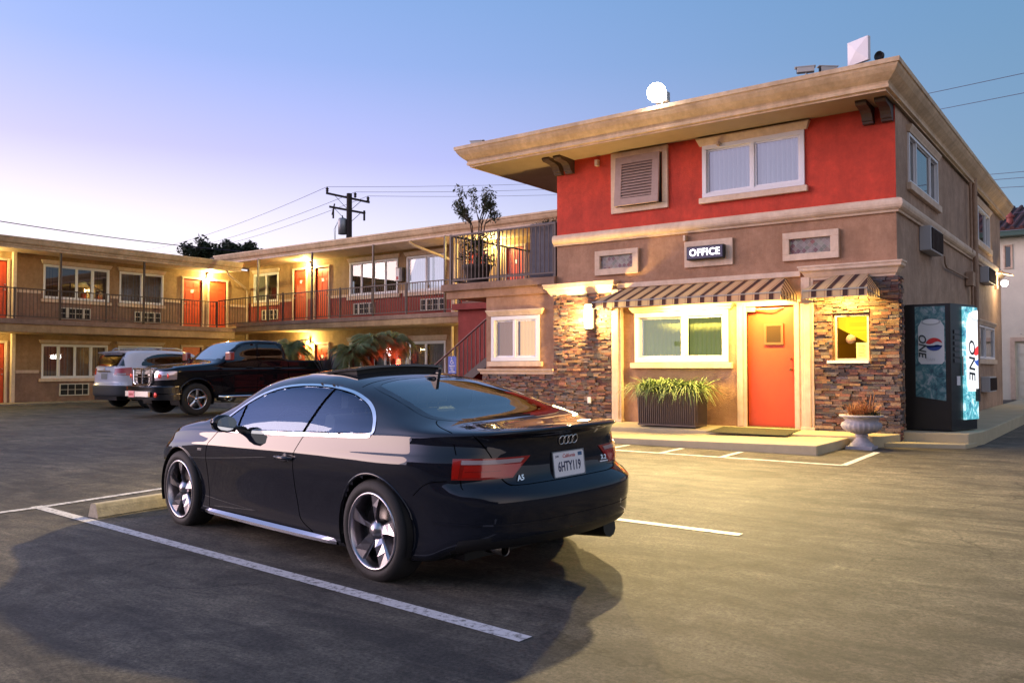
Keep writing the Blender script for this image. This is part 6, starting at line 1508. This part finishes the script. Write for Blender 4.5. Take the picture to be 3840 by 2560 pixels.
# small lit things in the bed
gl = thing('entry_lantern', (-17.4, 20.2, .2), 'bright white entry lamp seen between the palm fronds', 'lamp')
Q = at(1463, 1317, 27.0); gl.location = (Q.x, Q.y, .2); WORLD[gl.name] = Vector((Q.x, Q.y, .2))
mb = MB(); mb.tube([(Q.x, Q.y, .2), (Q.x, Q.y, Q.z-.1)], .025, 8); mb.build('pole', M_rail, gl)
mb = MB(); mb.lathe([(0, -.14), (.10, -.12), (.14, 0), (.12, .10), (0, .14)], 16, tuple(Q)); mb.build('globe', M_lampw, gl); point('lamp_light', (Q.x, Q.y-.25, Q.z), (1, .95, .85), 20, .1, gl)
rl = thing('red_beacon', (0, 0, 0), 'small glowing red lamp on a short post between the palms and the stair', 'lamp')
Q = at(1494, 1362, 24.0); rl.location = (Q.x, Q.y, .2); WORLD[rl.name] = Vector((Q.x, Q.y, .2))
mb = MB(); mb.tube([(Q.x, Q.y, .2), (Q.x, Q.y, Q.z-.1)], .02, 8); mb.build('post', M_rail, rl)
mb = MB(); mb.lathe([(0, -.10), (.06, -.10), (.065, .06), (.04, .12), (0, .13)], 14, tuple(Q)); mb.build('lens', mat('red_beacon_lens', (1, .1, .05), .4, emit=(1, .07, .03), estr=6), rl)
point('lamp_light', (Q.x, Q.y, Q.z+.25), (1, .05, .03), 38, .08, rl)
# accessible parking sign
hs = thing('parking_sign', (-10.34, 12.0, .16), 'blue accessible parking sign with a white wheelchair symbol on a thin post', 'sign')
mb = MB(); mb.tube([(-10.34, 12.03, .16), (-10.34, 12.03, 1.6)], .02, 8); mb.build('post', M_galv, hs)
mb = MB(); mb.box(-10.44, -10.24, 11.99, 12.0, 1.26, 1.585); mb.build('plate', mat('sign_blue', (.02, .07, .42), .4), hs, bevel=.002)
mb = MB(); M_sw = mat('sign_white', (.75, .75, .78), .4)
def D2(cx, cz, r0, r1, a0, a1, n=16):
    vs = []
    for k in range(n+1): a = R(a0+(a1-a0)*k/n); vs += [(cx+r0*math.cos(a), 11.986, cz+r0*math.sin(a)), (cx+r1*math.cos(a), 11.986, cz+r1*math.sin(a))]
    mb.add(vs, [(2*k, 2*k+1, 2*k+3, 2*k+2) for k in range(n)])
cx, cz = -10.345, 1.475
D2(cx, cz, .026, .035, 110, 395); D2(cx-.004, cz+.082, 0, .011, 0, 360)
mb.box(cx-.010, cx, 11.984, 11.988, cz+.015, cz+.068); mb.box(cx-.005, cx+.028, 11.984, 11.988, cz+.036, cz+.044); mb.box(cx-.005, cx+.034, 11.984, 11.988, cz+.010, cz+.019); mb.prism([(cx+.026, cz+.019), (cx+.035, cz+.019), (cx+.052, cz-.030), (cx+.044, cz-.032)], 'y', 11.984, 11.988)
mb.build('wheelchair_symbol', M_sw, hs, fix=False)
for i, w_ in enumerate(('PARKING', 'ONLY', 'VAN', 'ACCESSIBLE')): text_obj('lettering', w_, .034 if i < 3 else .028, M_sw, MX(wl(hs, (-10.34, 11.987, 1.405-.036*i)), (1, 0, 0), (0, 0, 1)), hs, depth=.001, bold=.0008)
# concrete wheel stop ahead of the coupe
ws = MB(); prof = [(-7.78, 0), (-7.60, 0), (-7.63, .09), (-7.65, .125), (-7.73, .125), (-7.75, .09)]
ws.prism(prof, 'y', 3.90, 5.70); ws.v = [(v[0], v[1], v[2]+gz(v[1])) for v in ws.v]; o = ws.build('wheel_stop', mat('wheelstop_concrete', (.50, .44, .33), .9, noise=.35, nscale=9, bump=.4, bscale=50), None, bevel=.012); rebase(o, (-7.69, 4.8, 0)); tag(o, 'pale concrete wheel stop ahead of the dark coupe', 'wheel stop')

# ================================================================= GROUND
def asphalt():
    m = bpy.data.materials.new('asphalt'); m.use_nodes = True; nt = m.node_tree; n = nt.nodes; l = nt.links; b = n['Principled BSDF']; b.inputs['Roughness'].default_value = .82
    tc = n.new('ShaderNodeTexCoord')
    def noise(sc, det, dist=0, ro=.6):
        x = n.new('ShaderNodeTexNoise'); x.inputs['Scale'].default_value = sc; x.inputs['Detail'].default_value = det; x.inputs['Distortion'].default_value = dist; x.inputs['Roughness'].default_value = ro; l.new(tc.outputs['Object'], x.inputs['Vector']); return x
    a = noise(.55, 8, .6, .62); c = noise(2.2, 10, 1.4, .75); d = noise(42, 7, 0, .85)
    r1 = n.new('ShaderNodeValToRGB'); r1.color_ramp.elements[0].position = .34; r1.color_ramp.elements[0].color = (.050, .045, .040, 1); r1.color_ramp.elements[1].position = .68; r1.color_ramp.elements[1].color = (.112, .098, .078, 1)
    l.new(a.outputs['Fac'], r1.inputs[0])
    r2 = n.new('ShaderNodeValToRGB'); r2.color_ramp.elements[0].position = .35; r2.color_ramp.elements[0].color = (.50, .50, .50, 1); r2.color_ramp.elements[1].position = .66; r2.color_ramp.elements[1].color = (1.3, 1.3, 1.3, 1)
    l.new(c.outputs['Fac'], r2.inputs[0]); m1 = n.new('ShaderNodeMixRGB'); m1.blend_type = 'MULTIPLY'; m1.inputs[0].default_value = 1; l.new(r1.outputs[0], m1.inputs[1]); l.new(r2.outputs[0], m1.inputs[2])
    r3 = n.new('ShaderNodeValToRGB'); r3.color_ramp.elements[0].position = .38; r3.color_ramp.elements[0].color = (.30, .30, .30, 1); r3.color_ramp.elements[1].position = .62; r3.color_ramp.elements[1].color = (1.75, 1.75, 1.75, 1)
    l.new(d.outputs['Fac'], r3.inputs[0]); m2 = n.new('ShaderNodeMixRGB'); m2.blend_type = 'MULTIPLY'; m2.inputs[0].default_value = 1; l.new(m1.outputs[0], m2.inputs[1]); l.new(r3.outputs[0], m2.inputs[2])
    mp = n.new('ShaderNodeMapping'); mp.inputs['Scale'].default_value = (.55, 2.4, 1); mp.inputs['Rotation'].default_value = (0, 0, .15); l.new(tc.outputs['Object'], mp.inputs['Vector'])
    st_ = noise(1.3, 9, .8, .72); l.new(mp.outputs[0], st_.inputs['Vector'])
    r6 = n.new('ShaderNodeValToRGB'); r6.color_ramp.elements[0].position = .38; r6.color_ramp.elements[0].color = (.50, .50, .50, 1); r6.color_ramp.elements[1].position = .64; r6.color_ramp.elements[1].color = (1.5, 1.47, 1.36, 1); l.new(st_.outputs['Fac'], r6.inputs[0])
    m5 = n.new('ShaderNodeMixRGB'); m5.blend_type = 'MULTIPLY'; m5.inputs[0].default_value = 1; l.new(m2.outputs[0], m5.inputs[1]); l.new(r6.outputs[0], m5.inputs[2])
    oil = noise(.95, 4, .3, .5); r7 = n.new('ShaderNodeValToRGB'); r7.color_ramp.elements[0].position = .30; r7.color_ramp.elements[0].color = (.42, .40, .40, 1); r7.color_ramp.elements[1].position = .40; r7.color_ramp.elements[1].color = (1, 1, 1, 1); l.new(oil.outputs['Fac'], r7.inputs[0])
    m6 = n.new('ShaderNodeMixRGB'); m6.blend_type = 'MULTIPLY'; m6.inputs[0].default_value = 1; l.new(m5.outputs[0], m6.inputs[1]); l.new(r7.outputs[0], m6.inputs[2]); m2 = m6
    # hairline cracks
    vo = n.new('ShaderNodeTexVoronoi'); vo.feature = 'DISTANCE_TO_EDGE'; vo.inputs['Scale'].default_value = .42
    dm = n.new('ShaderNodeVectorMath'); dm.operation = 'ADD'; nn = noise(1.6, 6); sc = n.new('ShaderNodeVectorMath'); sc.operation = 'SCALE'; sc.inputs['Scale'].default_value = 1.1
    l.new(nn.outputs['Color'], sc.inputs[0]); l.new(tc.outputs['Object'], dm.inputs[0]); l.new(sc.outputs[0], dm.inputs[1]); l.new(dm.outputs[0], vo.inputs['Vector'])
    r4 = n.new('ShaderNodeValToRGB'); r4.color_ramp.elements[0].position = .0; r4.color_ramp.elements[0].color = (.25, .25, .25, 1); r4.color_ramp.elements[1].position = .011; r4.color_ramp.elements[1].color = (1, 1, 1, 1)
    mk = noise(.9, 3); r5 = n.new('ShaderNodeValToRGB'); r5.color_ramp.elements[0].position = .46; r5.color_ramp.elements[1].position = .52; l.new(mk.outputs['Fac'], r5.inputs[0]); l.new(vo.outputs['Distance'], r4.inputs[0])
    m3 = n.new('ShaderNodeMixRGB'); m3.blend_type = 'MULTIPLY'; l.new(r5.outputs[0], m3.inputs[0]); l.new(m2.outputs[0], m3.inputs[1]); l.new(r4.outputs[0], m3.inputs[2])
    l.new(m3.outputs[0], b.inputs['Base Color'])
    bp_ = n.new('ShaderNodeBump'); bp_.inputs['Strength'].default_value = .7; bp_.inputs['Distance'].default_value = .006; l.new(d.outputs['Fac'], bp_.inputs['Height']); l.new(bp_.outputs[0], b.inputs['Normal'])
    return m
mb = MB(); xs = [-400, -120, -60, -30, -15, 0, 15, 60, 400]; ys = [-400, -60, -10, 0, 3.8, 5.6, 9, 14.5, 30, 90, 400]
mb.add([(x, y, gz(y)) for x in xs for y in ys], [(i*len(ys)+j, (i+1)*len(ys)+j, (i+1)*len(ys)+j+1, i*len(ys)+j+1) for i in range(len(xs)-1) for j in range(len(ys)-1)])
o = mb.build('asphalt_ground', asphalt(), None); tag(o, kind='structure')
def paint_mat():
    m = bpy.data.materials.new('worn_line_paint'); m.use_nodes = True; nt = m.node_tree; n = nt.nodes; l = nt.links; b = n['Principled BSDF']; b.inputs['Roughness'].default_value = .6
    tc = n.new('ShaderNodeTexCoord'); x = n.new('ShaderNodeTexNoise'); x.inputs['Scale'].default_value = 22; x.inputs['Detail'].default_value = 8; x.inputs['Roughness'].default_value = .75; l.new(tc.outputs['Object'], x.inputs['Vector'])
    r = n.new('ShaderNodeValToRGB'); r.color_ramp.elements[0].position = .38; r.color_ramp.elements[0].color = (.16, .15, .14, 1); r.color_ramp.elements[1].position = .50; r.color_ramp.elements[1].color = (.62, .60, .60, 1); l.new(x.outputs['Fac'], r.inputs[0]); l.new(r.outputs[0], b.inputs['Base Color']); return m
M_line = paint_mat()
def line(name, pts, w, off=.004):
    mb = MB()
    for i in range(len(pts)-1):
        a, b = Vector(pts[i]), Vector(pts[i+1]); n = max(1, int((b-a).length/.1)); d = (b-a).normalized(); u = Vector((-d.y, d.x))*w/2; vs = []
        for k in range(n+1):
            p = a+(b-a)*k/n
            for s_ in (1, -1): q = p+u*s_; vs.append((q.x, q.y, gz(q.y)+off))
        mb.add(vs, [(2*k, 2*k+1, 2*k+3, 2*k+2) for k in range(n)])
    o = mb.build(name, M_line, None); tag(o, kind='structure'); return o
line('stall_line', [(-8.75, 3.87), (-2.50, 3.47)], .105)
line('stall_line', [(-8.70, 6.48), (-2.53, 6.42)], .10)
line('stall_line', [(-8.62, 2.6), (-8.80, 9.4)], .10, .006)
line('hatch_line', [(-9.5, 11.12), (-3.02, 11.12), (-3.02, 12.85)], .09)
for k in range(5): x = -4.66-.93*k; line('hatch_line', [(x, 11.17), (x+.0-.0, 11.86)], .09, .006)
mb = MB()
def slab(name, poly, zt, zb, m, bev=.015):
    mb = MB(); n = len(poly); vs = [(x, y, zt(x, y) if callable(zt) else zt) for x, y in poly]+[(x, y, zb) for x, y in poly]
    mb.add(vs, [tuple(range(n)), tuple(range(n, 2*n))[::-1]]+[(i, (i+1) % n, (i+1) % n+n, i+n) for i in range(n)])
    o = mb.build(name, m, None, bevel=bev); tag(o, kind='structure'); return o
M_walk = mat('walk_concrete', (.50, .42, .27), .85, noise=.22, nscale=2.2, bump=.3, bscale=90, bdist=.003, detail=8)
slab('sidewalk_ramp', [(-12.0, 12.02), (-3.62, 12.02), (-3.56, 13.45), (-5.6, 13.30), (-12.0, 12.98)], lambda x, y: .16+.12*max(0, min(1, (x+9)/4.5))+.012*(y-12), .0, M_walk)
slab('sidewalk', [(-12.0, 12.985), (-5.6, 13.305), (-3.56, 13.455), (-3.22, 13.46), (-2.93, 13.86), (-2.93, 14.2), (-12.0, 14.2)], lambda x, y: .300+.06*(y-13.0), .0, M_walk)
slab('kerb_apron', [(-3.10, 13.62), (-2.05, 14.0), (-1.96, 14.45), (-2.93, 14.42)], .24, .0, M_walk)
slab('side_walk', [(-2.95, 14.02), (-2.2, 14.12), (-2.03, 14.16), (-1.93, 14.9), (-1.93, 40), (-2.95, 40)], .385, .0, M_walk)
slab('wing_walk', [(-30.5, 4), (-29.3, 4), (-29.3, 20.5), (-17, 20.5), (-17, 22.1), (-30.5, 22.1)], .20, .0, M_kerb)
# ================================================================= FAR THINGS
pp = at(1310, 726, 46); PX, PY = pp.x, pp.y
po = thing('utility_pole', (PX, PY, .2), 'dark wooden utility pole with two crossarms and a transformer behind the back wing', 'utility pole')
Mw = mat('dark_wood', (.035, .022, .020), .9, noise=.3, nscale=10); zt = pp.z
mb = MB(); mb.tube([(PX, PY, .1), (PX, PY, zt)], [.20, .15], 10); mb.build('pole', Mw, po)
def arm(za, p0, p1):
    a, b = at(*p0, 46), at(*p1, 46); mb = MB(); d = (b-a).normalized(); mb.tube([a, b], .075, 4, smooth=False)
    m_ = (a+b)/2
    for s_ in (-1, 1): mb.tube([m_+d*s_*.75+Vector((0, 0, -.02)), Vector((PX, PY, m_.z-.75))], .018, 4)
    mb.build('crossarm', Mw, po); return a, b
a1_, b1_ = arm(0, (1223, 724), (1386, 759)); a2_, b2_ = arm(0, (1235, 775), (1370, 800))
def insul(px, py, h=.32):
    p = at(px, py, 46); mb = MB(); mb.lathe([(.03, 0), (.09, .08), (.05, .14), (.10, .2), (.05, .26), (0, h)], 10, tuple(p)); mb.build('insulator', Mw, po); return p+Vector((0, 0, h))
i1 = insul(1227, 722); i2 = insul(1332, 742); i3 = insul(1380, 757)
p = at(1250, 785, 46); mb = MB(); mb.tube([p, p+Vector((0, 0, -.5))], .05, 6); mb.tube([p+Vector((.1, 0, .3)), p+Vector((-.1, 0, -.3))], .04, 6); mb.build('fuse', Mw, po)
p = at(1366, 800, 46); mb = MB(); mb.tube([p+Vector((0, 0, .15)), p+Vector((0, 0, -.4))], .06, 6); mb.build('fuse', Mw, po)
tq = at(1284, 850, 46); mb = MB(); mb.lathe([(0, -.42), (.23, -.42), (.24, .38), (.18, .46), (.04, .48), (.03, .62), (0, .62)], 18, (tq.x, tq.y, tq.z)); mb.build('transformer', M_galv, po)
mb = MB(); mb.tube([at(1270, 832, 46), at(1259, 850, 46), at(1257, 900, 46)], .012, 4); mb.tube([at(1266, 832, 46), at(1253, 860, 46), at(1256, 905, 46)], .012, 4); mb.build('drop_lead', Mw, po)
def wire(a, b, sag, r, label, ext=0):
    if ext: a, b = a-(b-a)*ext, b+(b-a)*ext*1.6
    mb = MB(); n = 24; pts = [a+(b-a)*t+Vector((0, 0, -4*sag*t*(1-t))) for t in [k/n for k in range(n+1)]]; mb.tube(pts, r, 4, cap=False)
    o = mb.build('power_line', mat('wire', (.05, .03, .06), .6), None); rebase(o, tuple(a)); tag(o, label, 'wire'); return o
wr = .012
wire(i1, at(3300, 540, 95), 1.3, wr, 'power line leaving the top of the utility pole to the right')
wire(i2, at(3300, 560, 95), 1.3, wr, 'power line from the middle insulator running right towards the office roof')
wire(i3, at(3300, 590, 95), 1.3, wr, 'power line from the right insulator, lowest of those running right')
wire(i1, at(500, 945, 90), .6, wr, 'power line leaving the top of the utility pole down to the left')
wire(i2, at(560, 955, 90), .6, wr, 'power line from the middle insulator dropping left behind the roofs')
wire(i3, at(620, 955, 90), .6, wr, 'power line from the right insulator dropping left behind the roofs')
wire(at(-60, 820, 40), at(1100, 955, 60), .25, .028, 'thick dark cable crossing the pale sky above the left wing roof')
wire(at(3300, 385, 30), at(3900, 255, 22), .05, .010, 'thin wire above the right end of the office roof, highest of all', ext=1.0)
wire(at(3400, 430, 30), at(3900, 330, 22), .05, .010, 'thin wire second from the top behind the office roof corner', ext=1.0)
for k, (ya, yb) in enumerate(((660, 632), (680, 655), (708, 690))): wire(at(3600, ya, 34), at(3900, yb, 26), .05, .012, ['upper', 'middle', 'lower'][k]+' wire of the three meeting the far end of the office cornice', ext=1.0)
wire(at(3700, 812, 40), at(3900, 780, 30), .05, .02, 'dark cable just above the red tiled roof at the right edge', ext=1.0)
# trees beyond the left wing
M_bgl = mat('far_leaf', (.025, .04, .012), .8, col2=(.010, .018, .006), nscale=2)
def far_tree(px, py, D, rr, seed, label):
    c = at(px, py, D); g = random.Random(seed); t_ = thing('broadleaf_tree', (c.x, c.y, .2), label, 'tree', 'trees beyond the motel roofs')
    mb = MB(); mb.tube([(c.x, c.y, .1), (c.x+.2, c.y, c.z*.5), (c.x, c.y, c.z)], [.35, .28, .12], 8)
    cl = []
    for k in range(13):
        d = Vector((g.gauss(0, 1), g.gauss(0, 1), g.gauss(0, .8))); d.normalize(); q = c+d*rr*g.uniform(.35, .85); cl.append(q); mb.tube([(c.x, c.y, c.z-rr*.8), (c*.5+q*.5), q], [.12, .07, .03], 5)
    mb.build('trunk', M_bark, t_); mb = MB(); leaf_cloud(mb, cl, rr*.5, 130, .15, g, flat=.9); mb.build('crown', M_bgl, t_, fix=False)
far_tree(738, 945, 62, 1.15, 1, 'leftmost dark tree crown showing over the left wing roof, the tallest')
far_tree(800, 962, 62, .85, 2, 'low dark tree crown between the tallest one and the rounded one over the roof')
far_tree(838, 950, 62, .95, 3, 'narrow dark tree crown in the middle of the row over the roof corner')
far_tree(882, 948, 62, .9, 4, 'rounded dark tree crown second from the right over the roof corner')
far_tree(935, 952, 62, .85, 5, 'rightmost dark tree crown, beside the end of the back wing roof')
# neighbour house at the far right
NB = (-1.0, 36.0, .2)
nb = thing('neighbour_house', NB, 'cream two-storey neighbour house with a red tile roof and garage door', 'house')
NF = Face('y', 36.0); M_nb = mat('cream_house_paint', (.84, .76, .60), .8, noise=.12, nscale=2, bump=.3, bscale=40)
nw = (-3.92, -3.62, 5.05, 5.95)
wall(NF, 'wall', -8, 9, .1, 6.3, [nw, (-3.6, 1.2, .2, 2.35)], M_nb, nb)
window(NF, nb, *nw, [(nw[0], nw[1])], fill='dark', fw=.05, glass=G_tint, fm=M_cream)
mb = MB(); NF.box(mb, -3.6, 1.2, .2, 2.35, -.12, -.06); gd = mb.build('garage_door', M_nb, nb); mb = MB()
for i in range(8):
    for j in range(4):
        a, z = -3.52+i*.59, .28+j*.52; NF.box(mb, a, a+.5, z, z+.42, -.06, -.045); NF.box(mb, a+.05, a+.45, z+.05, z+.37, -.045, -.035)
mb.build('door_panels', M_nb, gd, bevel=.004)
mb = MB(); NF.box(mb, -3.75, -3.6, .2, 2.5, -.02, .05); NF.box(mb, -3.6, 1.3, 2.35, 2.5, -.02, .05); mb.build('door_trim', M_cream, nb)
mb = MB(); NF.box(mb, -8.2, 9.2, 6.22, 6.40, -.3, .55); mb.build('gutter', mat('green_gutter', (.05, .10, .08), .5), nb)
mb = MB(); mb.add([(-8.3, 35.4, 6.40), (9.3, 35.4, 6.40), (9.3, 42, 8.2), (-8.3, 42, 8.2), (-8.3, 35.4, 6.47), (9.3, 35.4, 6.47), (9.3, 42, 8.3), (-8.3, 42, 8.3)], [(0,3,2,1),(4,5,6,7),(0,1,5,4),(1,2,6,5),(2,3,7,6),(3,0,4,7)]); rf = mb.build('roof', mat('red_tile', (.11, .04, .035), .8, noise=.4, nscale=6), nb)
mb = MB()
for i in range(60):
    x = -8.2+i*.29; mb.tube([(x, 35.38, 6.48), (x, 41.9, 8.31)], .075, 6)
mb.build('tile_ridges', mat('red_tile', (0, 0, 0)), rf)
mb = MB(); mb.tube([(-3.75, 36.6, 6.7), (-3.75, 36.6, 7.05)], .12, 8); mb.tube([(-3.75, 36.6, 7.05), (-3.75, 36.6, 7.12)], .17, 8); mb.tube([(-3.75, 36.6, 7.12), (-3.75, 36.6, 7.3)], [.13, .02], 8); mb.build('vent', mat('red_vent', (.25, .05, .04), .6), rf)
mb = MB(); NF.box(mb, -3.4, -3.38, 2.6, 2.62, 0, .2); mb.tube([(-3.2, 35.9, 2.8), (-3.2, 35.8, 2.8)], .06, 6); mb.build('wall_light', M_galv, nb)

# long boundary wall far behind the buildings
bw_ = thing('boundary_wall', (0, 52, .18), 'long grey block wall far behind the motel, hidden by the buildings', 'wall')
mb = MB(); mb.box(-90, 60, 52, 52.2, .1, 2.0); mb.build('wall', mat('block_wall', (.30, .27, .23), .9, noise=.2, nscale=1.5, bump=.4, bscale=20), bw_)
mb = MB(); mb.box(-90, 60, 51.95, 52.25, 2.0, 2.1); mb.build('coping', M_kerb, bw_)
# ================================================================= SKY AND LIGHT
W = bpy.data.worlds.new('World'); S.world = W; W.use_nodes = True; nt = W.node_tree; n = nt.nodes; l = nt.links; bg = n['Background']
SUN_AZ = R(118); SUN_EL = R(7)   # direction towards the afterglow, counter-clockwise from +X ... see below
sky = n.new('ShaderNodeTexSky'); sky.sky_type = 'NISHITA'; sky.sun_disc = False; sky.sun_elevation = R(4); sky.air_density = 1.2; sky.dust_density = 1.5; sky.ozone_density = 2.5
glow = Vector((-math.sin(R(95)), -math.cos(R(95))*-1*.0+.10, 0)).normalized()   # towards the bright left horizon
sun_dir = Vector((-.86, -.50, math.tan(R(12)))).normalized()
sky.sun_rotation = math.atan2(-.93, .36)
tc = n.new('ShaderNodeTexCoord'); sx = n.new('ShaderNodeSeparateXYZ'); l.new(tc.outputs['Generated'], sx.inputs[0])
def ramp(stops, src):
    r = n.new('ShaderNodeValToRGB'); e = r.color_ramp.elements
    e[0].position, e[0].color = stops[0][0], (*stops[0][1], 1); e[1].position, e[1].color = stops[-1][0], (*stops[-1][1], 1)
    for p, c in stops[1:-1]: k = e.new(p); k.color = (*c, 1)
    l.new(src, r.inputs[0]); return r
# bright side (sunset, left of the picture) and the far, darker side
A = ramp([(0, (.95, .90, .95)), (.10, (.92, .88, .95)), (.17, (.74, .71, .93)), (.24, (.48, .48, .88)), (.34, (.28, .39, .76)), (.48, (.17, .33, .64)), (1, (.10, .20, .42))], sx.outputs['Z'])
B = ramp([(0, (.36, .39, .50)), (.08, (.25, .34, .47)), (.2, (.17, .29, .43)), (.4, (.125, .26, .45)), (1, (.065, .16, .34))], sx.outputs['Z'])
dp = n.new('ShaderNodeVectorMath'); dp.operation = 'DOT_PRODUCT'; l.new(tc.outputs['Generated'], dp.inputs[0]); dp.inputs[1].default_value = (-.98, -.20, 0)
mr = n.new('ShaderNodeMapRange'); mr.inputs['From Min'].default_value = -.22; mr.inputs['From Max'].default_value = .80; mr.interpolation_type = 'SMOOTHSTEP'; l.new(dp.outputs['Value'], mr.inputs[0])
mx = n.new('ShaderNodeMixRGB'); l.new(mr.outputs[0], mx.inputs[0]); l.new(B.outputs[0], mx.inputs[1]); l.new(A.outputs[0], mx.inputs[2])
ad = n.new('ShaderNodeMixRGB'); ad.blend_type = 'ADD'; ad.inputs[0].default_value = .008; l.new(mx.outputs[0], ad.inputs[1]); l.new(sky.outputs[0], ad.inputs[2])
def lobe(prev, d, p, c):
    q = n.new('ShaderNodeVectorMath'); q.operation = 'DOT_PRODUCT'; l.new(tc.outputs['Generated'], q.inputs[0]); q.inputs[1].default_value = tuple(Vector(d).normalized())
    mxx = n.new('ShaderNodeMath'); mxx.operation = 'MAXIMUM'; mxx.inputs[1].default_value = 0; l.new(q.outputs['Value'], mxx.inputs[0])
    pw = n.new('ShaderNodeMath'); pw.operation = 'POWER'; pw.inputs[1].default_value = p; l.new(mxx.outputs[0], pw.inputs[0])
    m = n.new('ShaderNodeMixRGB'); m.blend_type = 'ADD'; m.inputs[2].default_value = (*c, 1); l.new(pw.outputs[0], m.inputs[0]); l.new(prev, m.inputs[1]); return m.outputs[0]
# afterglow lobe added behind the photographer's left shoulder, warm fill lobe added at right
sky_c = lobe(ad.outputs[0], (-.78, -.58, .16), 6, (1.7, 1.45, 2.1))
sky_c = lobe(sky_c, (.9, -.42, .15), 5, (.75, .52, .38))
l.new(sky_c, bg.inputs[0]); bg.inputs[1].default_value = 1.0
su = bpy.data.lights.new('sun', 'SUN'); su.energy = 1.8; su.angle = R(34); su.color = (1.0, .66, .52)
so = bpy.data.objects.new('sun', su); COL.objects.link(so); so.rotation_euler = (-sun_dir).to_track_quat('-Z', 'Y').to_euler()
S.view_settings.view_transform = 'Standard'; S.view_settings.look = 'None'; S.view_settings.gamma = 1.0; S.view_settings.exposure = 0.32
S.render.engine = 'CYCLES'
S.cycles.max_bounces = 8; S.cycles.transparent_max_bounces = 16; S.cycles.sample_clamp_indirect = 4.0; S.cycles.caustics_reflective = False; S.cycles.caustics_refractive = False
